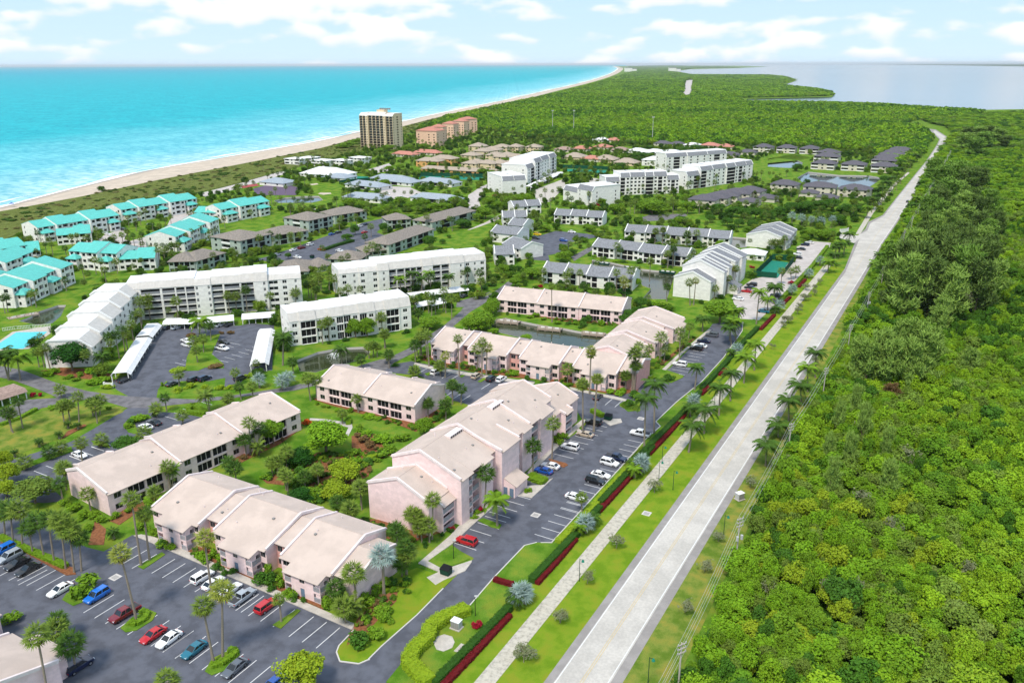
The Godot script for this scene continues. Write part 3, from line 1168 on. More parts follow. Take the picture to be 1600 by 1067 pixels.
func ocean(coast: PackedVector2Array):
	coast = fine_line(coast)
	var s := Shape.new()
	var rows := []
	var deep := Color(0.02, 0.4, 0.49)
	var mid := Color(0.025, 0.46, 0.5)
	var pale := Color(0.24, 0.6, 0.64)
	var shallow := Color(0.56, 0.72, 0.7)
	var near := FastNoiseLite.new()
	near.frequency = 0.004
	near.seed = 3
	var tones := []
	for i in 76:
		var r := 330.0 * pow(1.083, i)
		var row := []
		var tone := []
		for k in 131:
			var a := deg_to_rad(lerpf(-75.0, 7.6, k / 130.0))
			var p := Vector2(sin(a), -cos(a)) * r
			row.append(Vector3(p.x, -1.0, p.y))
			var d := 1e9
			for q in range(0, coast.size() - 1, 2):
				var c := Geometry2D.get_closest_point_to_segment(p, coast[q], coast[mini(q + 2, coast.size() - 1)])
				d = minf(d, c.distance_to(p))
			d *= 1.0 + 0.35 * near.get_noise_2d(p.x, p.y)
			var c := shallow.lerp(pale, smoothstep(0, 120, d)).lerp(mid, smoothstep(60, 520, d)).lerp(deep, smoothstep(900, 9000, d))
			tone.append(c)
		rows.append(row)
		tones.append(tone)
	for i in rows.size() - 1:
		for k in rows[i].size() - 1:
			var q = [rows[i][k], rows[i][k + 1], rows[i + 1][k + 1], rows[i + 1][k]]
			var t = [tones[i][k], tones[i][k + 1], tones[i + 1][k + 1], tones[i + 1][k]]
			for o in [0, 2, 1, 0, 3, 2]:
				s.v.append(q[o]); s.n.append(Vector3.UP); s.c.append(t[o])
	setting("sea", s.mesh(), M.sea)
	# the lagoon behind the island
	s = Shape.new()
	var rim := PackedVector2Array([Vector2(0, 0)])
	for k in 24:
		var a := deg_to_rad(lerpf(7.6, 80.0, k / 23.0))
		rim.append(Vector2(sin(a), -cos(a)) * 130000.0)
	for k in range(1, 24):
		var a := rim[k].normalized() * 900
		var b := rim[k + 1].normalized() * 900
		s.quad(Vector3(a.x, -1.1, a.y), Vector3(b.x, -1.1, b.y), Vector3(rim[k + 1].x, -1.1, rim[k + 1].y), Vector3(rim[k].x, -1.1, rim[k].y))
	setting("lagoon", s.mesh(), M.lagoon)
	# beach and surf follow the water's edge
	var sand := Shape.new()
	var wet := Shape.new()
	var foam := Shape.new()
	rng.seed = 77
	var sides := []
	for k in coast.size():
		var t := (coast[mini(k + 1, coast.size() - 1)] - coast[maxi(k - 1, 0)]).normalized()
		sides.append(Vector2(-t.y, t.x))
	for k in coast.size():
		if sides[k].dot(Vector2(1, 0.2)) < 0:
			sides[k] = -sides[k]
	var ragged := FastNoiseLite.new()
	ragged.frequency = 0.02
	ragged.fractal_octaves = 4
	var at3 := func(k, d, y): return Vector3(coast[k].x + sides[k].x * d, y, coast[k].y + sides[k].y * d)
	for k in coast.size() - 1:
		var far := clampf(coast[k].length() / 4000.0, 1.0, 6.0)
		for b in [[-9.0, -1.3, 4.0, -0.55, wet], [4.0, -0.55, 15.0, 0.07, sand], [15.0, 0.07, 66.0 if coast[k].length() < 1300 else 48.0 * sqrt(far), 0.3, sand]]:
			b[4].quad(at3.call(k, b[0], b[1]), at3.call(k + 1, b[0], b[1]), at3.call(k + 1, b[2], b[3]), at3.call(k, b[2], b[3]))
		for line in [[-4.0, 2.8, 5.0, 0.0], [-16.0, 1.6, 6.0, 0.2]]:
			var w0: float = line[1] * far + line[2] * (ragged.get_noise_2d(k * 3.7, line[0] * 9) - line[3])
			var w1: float = line[1] * far + line[2] * (ragged.get_noise_2d((k + 1) * 3.7, line[0] * 9) - line[3])
			if maxf(w0, w1) < 0.2:
				continue
			var o0: float = line[0] + 4.0 * ragged.get_noise_2d(k * 2.1, line[0])
			var o1: float = line[0] + 4.0 * ragged.get_noise_2d((k + 1) * 2.1, line[0])
			foam.quad(at3.call(k, o0 - maxf(w0, 0.0), -0.93), at3.call(k + 1, o1 - maxf(w1, 0.0), -0.93), at3.call(k + 1, o1 + maxf(w1, 0.0) * 0.6, -0.9), at3.call(k, o0 + maxf(w0, 0.0) * 0.6, -0.9))
	setting("beach", sand.mesh(), M.sand)
	setting("wet_beach", wet.mesh(), M.wet_sand)
	setting("surf", foam.mesh(), M.foam)


func ribbon_shape(s: Shape, line: PackedVector2Array, w: float, y: float):
	for k in line.size() - 1:
		var d := (line[k + 1] - line[k]).normalized()
		var n := Vector2(-d.y, d.x) * w / 2
		var a := line[k] - d * 0.02
		var b := line[k + 1] + d * 0.02
		s.quad(Vector3(a.x - n.x, y, a.y - n.y), Vector3(a.x + n.x, y, a.y + n.y), Vector3(b.x + n.x, y, b.y + n.y), Vector3(b.x - n.x, y, b.y - n.y))


func ribbon(called: String, m: String, flat: Array, w: float):
	var s := Shape.new()
	ribbon_shape(s, poly(flat), w, 0.062)
	setting(called, s.mesh(), M[m])


func kerb_line(flat: Array):
	var p := poly(flat)
	var s := Shape.new()
	for k in p.size() - 1:
		s.bar(Vector3(p[k].x, 0.09, p[k].y), Vector3(p[k + 1].x, 0.09, p[k + 1].y), 0.22, 0.17 + 0.003 * (k % 2))
	setting("kerb", s.mesh(), M.kerb)


func sidewalk_slabs(flat: Array):
	# concrete slabs laid end to end with open joints
	var p := poly(flat)
	var length := p[0].distance_to(p[1])
	var o := Node3D.new()
	o.name = named("sidewalk")
	add_child(o)
	o.set_meta("kind", "structure")
	o.position = Vector3(p[0].x, 0, p[0].y)
	o.rotation.y = atan2(-(p[1].y - p[0].y), p[1].x - p[0].x)
	var n := int(length / 1.8)
	rng.seed = 21
	for k in n:
		part("slab", rect_mesh(1.77, 0.1, 3.0), M.sidewalk, o, Vector3((k + 0.5) * length / n, rng.randf_range(-0.012, 0.0), 1.5))


func stalls(called: String, flat: Array, w: float):
	# the painted lines of one row of bays
	var o := Node3D.new()
	o.name = named(called)
	add_child(o)
	o.set_meta("kind", "structure")
	for k in range(0, flat.size(), 4):
		var s := Shape.new()
		ribbon_shape(s, PackedVector2Array([Vector2(flat[k], flat[k + 1]), Vector2(flat[k + 2], flat[k + 3])]), w, 0.041)
		part("painted_line", s.mesh(), M.white_line, o)


# ---------------------------------------------------------------- planting in numbers

func palms(kind: String, called: String, label: String, upright: Array, leaning := []):
	# upright: x, z, height, size; leaning: the same and how far the crown stands off
	var all := []
	for k in range(0, upright.size(), 4):
		all.append(upright.slice(k, k + 4) + [0.0, 0.0])
	for k in range(0, leaning.size(), 6):
		all.append(leaning.slice(k, k + 6))
	all.sort_custom(from_left)
	for k in all.size():
		var a: Array = all[k]
		palm(kind, called, label + which(k, all.size()), label if all.size() > 1 else "", a[0], a[1], a[2], a[3], a[4], a[5])


func from_left(a, b) -> bool:
	return a[0] / -a[1] < b[0] / -b[1]


func which(k: int, n: int) -> String:
	if n < 2:
		return ""
	if n == 2:
		return [", the left one", ", the right one"][k]
	if k > 12:
		return ", %d%s from the left" % [k + 1, ["th", "st", "nd", "rd"][(k + 1) % 10] if k > 19 and (k + 1) % 10 < 4 else "th"]
	return ", %s from the left" % ["first", "second", "third", "fourth", "fifth", "sixth", "seventh", "eighth", "ninth", "tenth", "eleventh", "twelfth", "thirteenth"][k]


func trees(kind: String, called: String, label: String, tone: String, rows: Array):
	var all := []
	for k in range(0, rows.size(), 4):
		all.append(rows.slice(k, k + 4))
	all.sort_custom(from_left)
	for k in all.size():
		var a: Array = all[k]
		tree(kind, called, label + which(k, all.size()), label if all.size() > 1 else "", a[0], a[1], a[2], a[3], tone)


func mass(called: String, label: String, category: String, m: Mesh, places: Array, colors: Array):
	if places.is_empty():
		return
	var mm := MultiMesh.new()
	mm.transform_format = MultiMesh.TRANSFORM_3D
	mm.use_colors = true
	mm.mesh = m
	mm.instance_count = places.size()
	for k in places.size():
		mm.set_instance_transform(k, places[k])
		mm.set_instance_color(k, colors[k])
	var o := MultiMeshInstance3D.new()
	o.name = named(called)
	o.multimesh = mm
	o.material_override = M.leaf_any
	add_child(o)
	tag(o, label, category)
	o.set_meta("kind", "stuff")


func woods(right: Array, far: Array, cut: Array):
	leaf("leaf_any", Color(1, 1, 1))
	var palette := []
	for c in [Color(0.28, 0.44, 0.13), Color(0.39, 0.55, 0.14), Color(0.45, 0.6, 0.14), Color(0.49, 0.63, 0.14), Color(0.53, 0.66, 0.14), Color(0.46, 0.56, 0.22), Color(0.54, 0.66, 0.17), Color(0.5, 0.58, 0.28)]:
		palette.append(c.srgb_to_linear())
	var lumps := FastNoiseLite.new()
	lumps.frequency = 0.02
	lumps.seed = 9
	var tint := FastNoiseLite.new()
	tint.frequency = 0.01
	tint.fractal_octaves = 3
	tint.seed = 19
	var wood := poly(right)
	var seen := []
	var rest := [[], [], []]
	var rest_c := [[], [], []]
	rng.seed = 101
	var z := -85.0
	while z > -1900.0:
		var gap := 2.7 if z > -260 else (3.6 if z > -480 else (5.5 if z > -900 else 9.0))
		var x := -50.0
		while x < absf(z) * 0.72 + 60.0:
			var p := Vector2(x + rng.randf_range(-0.45, 0.45) * gap, z + rng.randf_range(-0.45, 0.45) * gap)
			x += gap
			if not Geometry2D.is_point_in_polygon(p, wood):
				continue
			var h := 4.9 + 3.0 * lumps.get_noise_2d(p.x, p.y) + rng.randf_range(-1.3, 1.8)
			if rng.randf() < 0.03:
				continue
			var w := gap * rng.randf_range(1.25, 1.9)
			if z > -480:
				w = rng.randf_range(2.6, 4.6) if rng.randf() < 0.75 else rng.randf_range(5.0, 7.5)
				h += w * 0.25 - 1.0
			seen.append([p.length() - absf(p.x) * 0.1, p, h, w])
		z -= gap
	seen.sort_custom(func(a, b): return a[0] < b[0])
	var single := 0
	for q in seen:
		var p: Vector2 = q[1]
		var inside: bool = p.x < absf(p.y) * 0.6 and p.y < -104
		if single < 300 and inside:
			tree("mangrove", "mangrove_tree", "low rounded green tree in the dense wood nearest the viewer, right of the road", "low trees of the near wood right of the road", p.x, p.y, q[2], q[3])
			single += 1
		else:
			var v := rng.randi() % 3
			var t := Basis(Vector3.UP, rng.randf_range(0, TAU)).scaled_local(Vector3(q[3] / 5.0, q[2] / 4.6, q[3] / 5.0))
			rest[v].append(Transform3D(t, Vector3(p.x, q[2] * 0.62, p.y)))
			rest_c[v].append(wood_tone(palette, tint.get_noise_2d(p.x, p.y)))
	for v in 3:
		mass("wood_canopy", "unbroken low green wood filling the right side beyond the road", "wood", leafy_crown("mangrove%d" % v, 2.6, 3.4, 15, 2600, 0.2), rest[v], rest_c[v])
	# the wood that runs to the far end of the island
	var reach := poly(far)
	var lane := poly(cut)
	var all := [[], [], []]
	var all_c := [[], [], []]
	z = -700.0
	while z > -42000.0:
		var gap := 6.0 if z > -1500 else (7.5 if z > -2600 else (13.0 if z > -5000 else (30.0 if z > -12000 else 110.0)))
		var x := -900.0 if z > -4000 else -500.0
		while x < absf(z) * 0.66 + 40.0 and x < 12000:
			var p := Vector2(x + rng.randf_range(-0.45, 0.45) * gap, z + rng.randf_range(-0.45, 0.45) * gap)
			x += gap
			if not Geometry2D.is_point_in_polygon(p, reach) or not Geometry2D.is_point_in_polygon(p + Vector2(0.37, 1.91), reach) or Geometry2D.is_point_in_polygon(p, lane) or (z < -4000 and p.x < -z * 0.055):
				continue
			var v := rng.randi() % 3
			var w := gap * rng.randf_range(1.5, 2.3)
			var h := minf(w * 0.55, 8.0) * rng.randf_range(0.8, 1.15)
			var t := Basis(Vector3.UP, rng.randf_range(0, TAU)).scaled_local(Vector3(w / 8.0, h / 4.0, w / 8.0))
			all[v].append(Transform3D(t, Vector3(p.x, h * 0.45, p.y)))
			all_c[v].append(wood_tone(palette, tint.get_noise_2d(p.x * 0.3, p.y * 0.3) - 0.12))
		z -= gap
	for v in 3:
		mass("far_wood", "wide green wood stretching along the island to the horizon", "wood", leafy_crown("far%d" % v, 4.0, 3.6, 12, 420, 0.62), all[v], all_c[v])


func garden_growth(label: String, flat: Array, gap: float, chance: float, palm_share: float):
	# the trees and bushes that fill the gardens between the far houses as one mass
	var area := poly(flat)
	var clear := []
	for p in keep_clear:
		var box := Rect2(p[0], Vector2.ZERO)
		for v in p:
			box = box.expand(v)
		clear.append([box, p])
	var limits := Rect2(area[0], Vector2.ZERO)
	for v in area:
		limits = limits.expand(v)
	var clump := FastNoiseLite.new()
	clump.frequency = 0.02
	clump.seed = 71
	var palette := []
	for c in [Color(0.24, 0.38, 0.12), Color(0.3, 0.45, 0.12), Color(0.38, 0.52, 0.13), Color(0.46, 0.56, 0.18)]:
		palette.append(c.srgb_to_linear())
	rng.seed = hash(label)
	var at := [[], [], []]
	var col := [[], [], []]
	var z := limits.end.y
	while z > limits.position.y:
		var x := limits.position.x
		while x < limits.end.x:
			var p := Vector2(x + rng.randf_range(-0.5, 0.5) * gap, z + rng.randf_range(-0.5, 0.5) * gap)
			x += gap
			if rng.randf() > chance + clump.get_noise_2d(p.x, p.y) * 0.6 or not Geometry2D.is_point_in_polygon(p, area):
				continue
			if clear.any(func(c): return c[0].has_point(p) and Geometry2D.is_point_in_polygon(p, c[1])):
				continue
			var turn := Basis(Vector3.UP, rng.randf_range(0, TAU))
			if rng.randf() < palm_share:
				var h := rng.randf_range(3.5, 7.0)
				at[2].append(Transform3D(turn.scaled_local(Vector3(0.9, 0.9, 0.9) * rng.randf_range(0.8, 1.15)), Vector3(p.x, h, p.y)))
				col[2].append(Color(0.42, 0.51, 0.2).srgb_to_linear() * rng.randf_range(0.75, 1.1))
			else:
				var v := rng.randi() % 2
				var w := rng.randf_range(2.5, 6.5)
				var h := w * rng.randf_range(0.55, 0.95)
				at[v].append(Transform3D(turn.scaled_local(Vector3(w / 5.2, h / 3.6, w / 5.2)), Vector3(p.x, h * 0.42, p.y)))
				col[v].append(palette[rng.randi() % 4] * rng.randf_range(0.8, 1.1))
		z -= gap
	for v in 2:
		mass("garden_growth", label, "greenery", leafy_crown("mangrove%d" % v, 2.6, 3.4, 15, 2600, 0.2), at[v], col[v])
	if palm_share > 0:
		mass("garden_growth", label + ", fan-leaved", "greenery", fan_crown("cabbage0", 25, 1.75, 1.15), at[2], col[2])


func bed_planting(label: String, flat: Array):
	var area := poly(flat)
	var limits := Rect2(area[0], Vector2.ZERO)
	for v in area:
		limits = limits.expand(v)
	var tones := [Color(0.3, 0.45, 0.13), Color(0.4, 0.55, 0.14), Color(0.5, 0.6, 0.16), Color(0.36, 0.48, 0.2), Color(0.55, 0.45, 0.3)]
	rng.seed = hash(label)
	var at := []
	var col := []
	for k in int(limits.get_area() / 1.2):
		var p := limits.position + limits.size * Vector2(rng.randf(), rng.randf())
		if not Geometry2D.is_point_in_polygon(p, area) or rng.randf() < 0.15:
			continue
		if keep_clear.slice(built_from).any(func(c): return Geometry2D.is_point_in_polygon(p, c)):
			continue
		var w := rng.randf_range(0.8, 2.0)
		at.append(Transform3D(Basis(Vector3.UP, rng.randf_range(0, TAU)).scaled_local(Vector3(w / 2.0, w / 2.2, w / 2.0)), Vector3(p.x, w * 0.3, p.y)))
		col.append(tones[rng.randi() % 5].srgb_to_linear() * rng.randf_range(0.8, 1.1))
	mass("bed_planting", label, "planting", leafy_crown("shrub0", 1.0, 1.3, 9, 700, 0.13, 0.85), at, col)


func wood_tone(palette: Array, bias: float) -> Color:
	var k := clampi(int(rng.randf() * 5.0 + bias * 3.0 + (rng.randf() - 0.3) * 2.0), 0, palette.size() - 1)
	var c: Color = palette[k]
	return c * rng.randf_range(0.9, 1.25)


func dune_scrub(flat: Array):
	var area := poly(flat)
	var tones := [Color(0.44, 0.46, 0.24).srgb_to_linear(), Color(0.36, 0.44, 0.18).srgb_to_linear(), Color(0.5, 0.48, 0.3).srgb_to_linear(), Color(0.3, 0.42, 0.15).srgb_to_linear()]
	var clumps := FastNoiseLite.new()
	clumps.frequency = 0.02
	rng.seed = 303
	var at := []
	var col := []
	for k in 26000:
		var p := Vector2(rng.randf_range(-700, 200), rng.randf_range(-2600, -380))
		if not Geometry2D.is_point_in_polygon(p, area):
			continue
		var n := clumps.get_noise_2d(p.x, p.y)
		if n < -0.15 and rng.randf() < 0.7:
			continue
		var w := rng.randf_range(2.5, 6.0) * (1.0 + n)
		var h := rng.randf_range(0.6, 1.4)
		at.append(Transform3D(Basis(Vector3.UP, rng.randf_range(0, TAU)).scaled_local(Vector3(w / 8.0, h / 4.0, w / 8.0)), Vector3(p.x, 0.4 + h * 0.3, p.y)))
		col.append(tones[clampi(int((n + 0.5) * 3 + rng.randf() * 2), 0, 3)])
	mass("dune_scrub", "low olive scrub covering the dunes behind the beach", "scrub", leafy_crown("far0", 4.0, 3.6, 12, 420, 0.62), at, col)


var style := {}


func look(called: String, wall: String, roof: String, flat: String, trim: String, rail: String, frame: String, category := "building", mansard := false):
	style[called] = {"wall": wall, "roof": roof, "flat": flat, "trim": trim, "rail": rail, "glass": "glass", "frame": frame, "category": category, "mansard": mansard}



func teal_block(label: String, at: Array, length: float, depth: float, floors: int, n: int):
	var e := 2.75 * floors
	var units := []
	for i in n:
		var z: float = [0, 2.6, 0.3, 3.2, 0.8][i % 5]
		var dh: float = [0, 1.1, 0.2, 1.5, 0.4][i % 5]
		units.append(["p", i * length / n, (i + 1) * length / n, [z, e + dh * 0.4, -depth * 0.5, e + 2.6 + dh, -depth, e + 0.2], 0, floors, "WBW", "w.W", "w.W"])
		if i % 2 == 0 and floors > 2:
			var x := (i + 0.12) * length / n
			units.append(["hip", x, x + 0.62 * length / n, [z + 3.6, e * 0.64, z - 1.0, e * 0.64 + 1.9], 0, floors - 1, "WB", "w", "w"])
	building("condominium_block", label, "white three-storey blocks with turquoise metal roofs", at, style.teal, units, true)


func sage_block(label: String, at: Array, length: float, depth: float, floors: int, front: String):
	building("condominium_block", label, "sage green blocks with taupe hip roofs", at, style.sage, [["hip", 0, length, [0, 2.8 * floors, -depth, 2.8 * floors + 3.0], 0, floors, front, "WBW", "WBW"]], true)


func grey_block(label: String, at: Array, length: float, depth: float, n: int, front: String):
	var units := []
	for i in n:
		units.append(["p", i * length / n, (i + 1) * length / n, [-1.5 * (i % 2), 5.2, -depth * 0.5, 8.0 + 0.2 * (i % 2), -depth, 5.6], 3, 2, front, "", ""])
	building("condominium_block", label, "white two-storey blocks with grey shingle roofs", at, style.grey, units, true)


func house(label: String, group: String, x: float, z: float, turn: float, style: Dictionary, w: float, d: float, rise: float, floors: int, front: String):
	var e := 2.8 * floors
	building("house", label, group, [x, z, turn], style, [["hip", 0, w, [0, e, -d, e + rise], 0, floors, front, "W.W", "W.W"]], true)


# ---------------------------------------------------------------- parts added to single buildings

func clerestory(root: Node3D, rows: Array):
	# a raised strip with a row of small windows near the ridge
	for r in rows:
		var s := Shape.new()
		s.box(r[0], r[1], r[3] - 1.4, r[3] - 0.1, r[2] - 1.6, r[2])
		part("roof_dormer", s.mesh(), M.pink_trim, root)
		for k in 6:
			var w: float = (r[1] - r[0]) / 6.5
			part("window", rect_mesh(w * 0.72, 0.55, 0.04), M.glass, root, Vector3(r[0] + w * (k + 0.75), r[3] - 0.75, r[2] + 0.03))


func wall_doors(root: Node3D, doors: Array):
	for d in doors:
		var p := part("door", rect_mesh(1.0, 2.1, 0.08), M.door_blue, root, Vector3(d[0] - 0.05, 0.1, d[1]))
		p.rotation.y = -PI / 2


func rooftop(root: Node3D, b: Array):
	var s := Shape.new()
	s.box(b[0], b[1], b[4], b[5], b[2], b[3])
	part("lift_house", s.mesh(), M.tan_wall, root)
	for k in 5:
		var q := Shape.new()
		q.box(b[0] + 2 + k * 3.2, b[0] + 3.4 + k * 3.2, b[5] + 0.01, b[5] + 1.8, b[2] + 2, b[2] + 4)
		part("roof_vent", q.mesh(), M.frame, root)


func carport(label: String, group: String, x: float, z: float, turn: float, length: float, width: float, h: float, roof: String, bays: int):
	var o := thing("carport", label, "carport", Vector3(x, 0, z), turn, group)
	var s := Shape.new()
	# a shallow folded roof with a deep front fascia
	roof_slab(s, 0.0, length, Vector2(0.3, h - 0.55), Vector2(-0.9, h + 0.35), 0.1)
	roof_slab(s, 0.0, length, Vector2(-0.9, h + 0.352), Vector2(-width + 0.8, h + 0.352), 0.1)
	roof_slab(s, 0.0, length, Vector2(-width + 0.8, h + 0.35), Vector2(-width, h - 0.5), 0.1)
	part("roof", s.mesh(), M[roof], o)
	for k in bays + 1:
		var at := lerpf(0.25, length - 0.25, k / float(bays))
		for zz in [-0.4, -width + 0.4]:
			part("post", rect_mesh(0.24, h - 0.2, 0.24), M.white_paint, o, Vector3(at, 0, zz))
	part("beam", rect_mesh(length - 0.2, 0.22, 0.18), M.white_paint, o, Vector3(length / 2, h - 0.42, -0.42))
	part("beam", rect_mesh(length - 0.2, 0.22, 0.18), M.white_paint, o, Vector3(length / 2, h - 0.42, -width + 0.42))


# ---------------------------------------------------------------- small things

func power_line(flat: Array):
	var p := poly(flat)
	rng.seed = 55
	var tops := []
	for k in p.size():
		var o := thing("power_pole", "pale power pole at the wood edge" + which(k, 20).replace("left", "viewer"), "power pole", Vector3(p[k].x, 0, p[k].y), 0.0, "power poles along the wood")
		if k == 0:
			o.set_meta("label", "pale power pole beyond the bottom edge of the view")
		o.rotation.y = 0.52
		var s := Shape.new()
		s.tube([Vector3(0, -0.3, 0), Vector3(0, 6, 0), Vector3(0, 11.2, 0)], [0.17, 0.15, 0.12], 8)
		part("pole", s.mesh(), M.pole_wood, o)
		for a in 3:
			part("crossarm", rect_mesh(1.7, 0.14, 0.14), M.pole_wood, o, Vector3(0, 10.9 - a * 0.75, 0.2))
			for e in [-1.0, 1.0]:
				part("insulator", rect_mesh(0.14, 0.22, 0.14), M.metal, o, Vector3(e * 0.72, 11.04 - a * 0.75, 0.2))
		if k == 2 or k == 6:
			var t := Shape.new()
			for e in [-0.55, 0.55]:
				t.tube([Vector3(e, 6.6, 0.35), Vector3(e, 7.5, 0.35)], [0.26, 0.26], 10)
			part("transformer", t.mesh(), M.metal, o)
		tops.append(o)
	for k in p.size() - 1:
		for w in 4:
			var a: Vector3 = tops[k].position + Vector3(-0.72 if w % 2 else 0.72, 11.25 - (w / 2) * 1.5, 0.13).rotated(Vector3.UP, 0.52)
			var b: Vector3 = tops[k + 1].position + Vector3(-0.72 if w % 2 else 0.72, 11.25 - (w / 2) * 1.5, 0.13).rotated(Vector3.UP, 0.52)
			var pts = []
			var radii = []
			for q in 9:
				var f := q / 8.0
				pts.append(a.lerp(b, f) - Vector3(0, 2.8 * f * (1 - f), 0) - a)
				radii.append(0.02)
			var s := Shape.new()
			s.tube(pts, radii, 4)
			var o := part("power_cable", s.mesh(), M.metal, self, a)
			o.name = named("power_cable")
			tag(o, "thin sagging power cable between two poles of the wooded roadside", "cable", "power cables along the wood")


func lamp_posts(flat: Array):
	var p := poly(flat)
	var where := ["on the sidewalk beside a small grey tree", "at the sidewalk beside the upper right car park", "on the verge between sidewalk and road", "beside the row of royal palms", "at the sidewalk between two royal palms", "at the wooded roadside near the bottom edge", "at the wooded roadside beside the pale bush"]
	for k in p.size():
		var o := thing("street_lamp", "green street lamp " + where[k], "street lamp", Vector3(p[k].x, 0, p[k].y), -0.5, "green street lamps")
		var s := Shape.new()
		s.tube([Vector3(0, 0, 0), Vector3(0, 0.5, 0), Vector3(0, 4.9, 0)], [0.11, 0.07, 0.05], 7)
		s.bar(Vector3(0, 4.75, 0), Vector3(0.65, 4.85, 0), 0.06, 0.06)
		part("post", s.mesh(), M.dark_green_paint, o)
		s = Shape.new()
		s.tube([Vector3(0.65, 4.45, 0), Vector3(0.65, 4.62, 0), Vector3(0.65, 4.95, 0)], [0.3, 0.24, 0.06], 10)
		part("lamp_shade", s.mesh(), M.court_green, o)


func yard_lamp(x: float, z: float, label: String):
	var o := thing("lamp_post", label, "lamp post", Vector3(x, 0, z))
	var s := Shape.new()
	s.tube([Vector3(0, 0, 0), Vector3(0, 4.2, 0)], [0.07, 0.05], 7)
	part("post", s.mesh(), M.screen, o)
	part("lamp_head", rect_mesh(0.7, 0.12, 0.35), M.metal, o, Vector3(0.25, 4.2, 0.17))


func dumpster(x: float, z: float, turn: float, label: String):
	var o := thing("dumpster", label, "dumpster", Vector3(x, 0.15, z), turn)
	var s := Shape.new()
	loft_box(s, 2.0, 1.5, 0.12, 1.25, 0.92)
	part("bin", s.mesh(), M.dumpster, o)
	s = Shape.new()
	roof_slab(s, -1.02, 1.02, Vector2(0.8, 1.2), Vector2(-0.8, 1.5), 0.06)
	part("lid", s.mesh(), M.screen, o)
	for e in [-0.8, 0.8]:
		part("wheel", rect_mesh(0.12, 0.14, 0.14), M.black_rubber, o, Vector3(e, -0.01, 0.5))


func loft_box(s: Shape, w: float, d: float, y0: float, y1: float, foot: float):
	var a = []
	var b = []
	for q in [[-1, -1], [-1, 1], [1, 1], [1, -1]]:
		a.append(Vector3(q[0] * w / 2 * foot, y0, q[1] * d / 2 * foot))
		b.append(Vector3(q[0] * w / 2, y1, q[1] * d / 2))
	loft(s, [a, b])


func utility_box(x: float, z: float, turn: float, label: String):
	var o := thing("electrical_cabinet", label, "cabinet", Vector3(x, 0.15, z), turn)
	part("plinth", rect_mesh(2.0, 0.15, 1.6), M.paving, o, Vector3(0, 0, 0.8))
	part("housing", rect_mesh(1.6, 1.4, 1.2), M.metal, o, Vector3(0, 0.15, 0.6))
	part("lid", rect_mesh(1.75, 0.1, 1.35), M.white_paint, o, Vector3(0, 1.55, 0.675))
	for e in [-0.39, 0.39]:
		part("door", rect_mesh(0.72, 1.2, 0.03), M.frame, o, Vector3(e, 0.22, 0.64))


func deck(x: float, z: float, turn: float, length: float, width: float, m: String, label: String, group: String):
	var o := thing("deck", label, "deck", Vector3(x, 0, z), turn, group)
	var n := int(width / 0.3)
	for k in n:
		part("plank", rect_mesh(length, 0.05, 0.27), M[m], o, Vector3(length / 2, 0.1, -width / 2 + (k + 0.95) * width / n))
	var posts := int(length / 2.4) + 1
	for k in posts:
		var at := lerpf(0.15, length - 0.15, k / float(posts - 1))
		part("post", rect_mesh(0.18, 2.1, 0.18), M[m], o, Vector3(at, -1.0, width / 2 + 0.12))
	part("rail", rect_mesh(length, 0.1, 0.14), M[m], o, Vector3(length / 2, 1.12, width / 2 + 0.1))
	part("fascia", rect_mesh(length, 0.55, 0.08), M[m], o, Vector3(length / 2, -0.45, width / 2 + 0.02))
	for k in 3:
		part("bench", rect_mesh(1.5, 0.42, 0.45), M.white_paint, o, Vector3(length * (0.2 + 0.3 * k), 0.16, 0.2))


func screen_fence(x0: float, z0: float, x1: float, z1: float, h: float, label: String):
	var a := Vector3(x0, 0, z0)
	var b := Vector3(x1, 0, z1)
	var o := thing("windscreen_fence", label, "fence", a, atan2(-(z1 - z0), x1 - x0))
	var length := (b - a).length()
	var n := maxi(3, int(length / 6.0))
	for k in n + 1:
		part("post", rect_mesh(0.14, h + 0.3, 0.14), M.dark_green_paint, o, Vector3(length * k / n, 0, 0.07))
	for k in n:
		part("panel", rect_mesh(length / n - 0.15, h - 0.1, 0.04), M.green_net, o, Vector3(length * (k + 0.5) / n, 0.1, 0.02))


func pool_fence(flat: Array):
	var p := poly(flat)
	var o := thing("pool_fence", "white slatted fence behind the swimming pool", "fence", Vector3(p[0].x, 0, p[0].y))
	for k in p.size() - 1:
		var s := Shape.new()
		var a := Vector3(p[k].x - p[0].x, 0, p[k].y - p[0].y)
		var b := Vector3(p[k + 1].x - p[0].x, 0, p[k + 1].y - p[0].y)
		s.bar(a + Vector3(0, 1.3, 0), b + Vector3(0, 1.3, 0), 0.08, 0.08)
		s.bar(a + Vector3(0, 0.3, 0), b + Vector3(0, 0.3, 0), 0.08, 0.08)
		var n := int((b - a).length() / 0.5)
		for q in n + 1:
			var at := a.lerp(b, q / float(n))
			s.box(at.x - 0.04, at.x + 0.04, 0.1, 1.35, at.z - 0.04, at.z + 0.04)
		part("fence_panel", s.mesh(), M.white_paint, o)


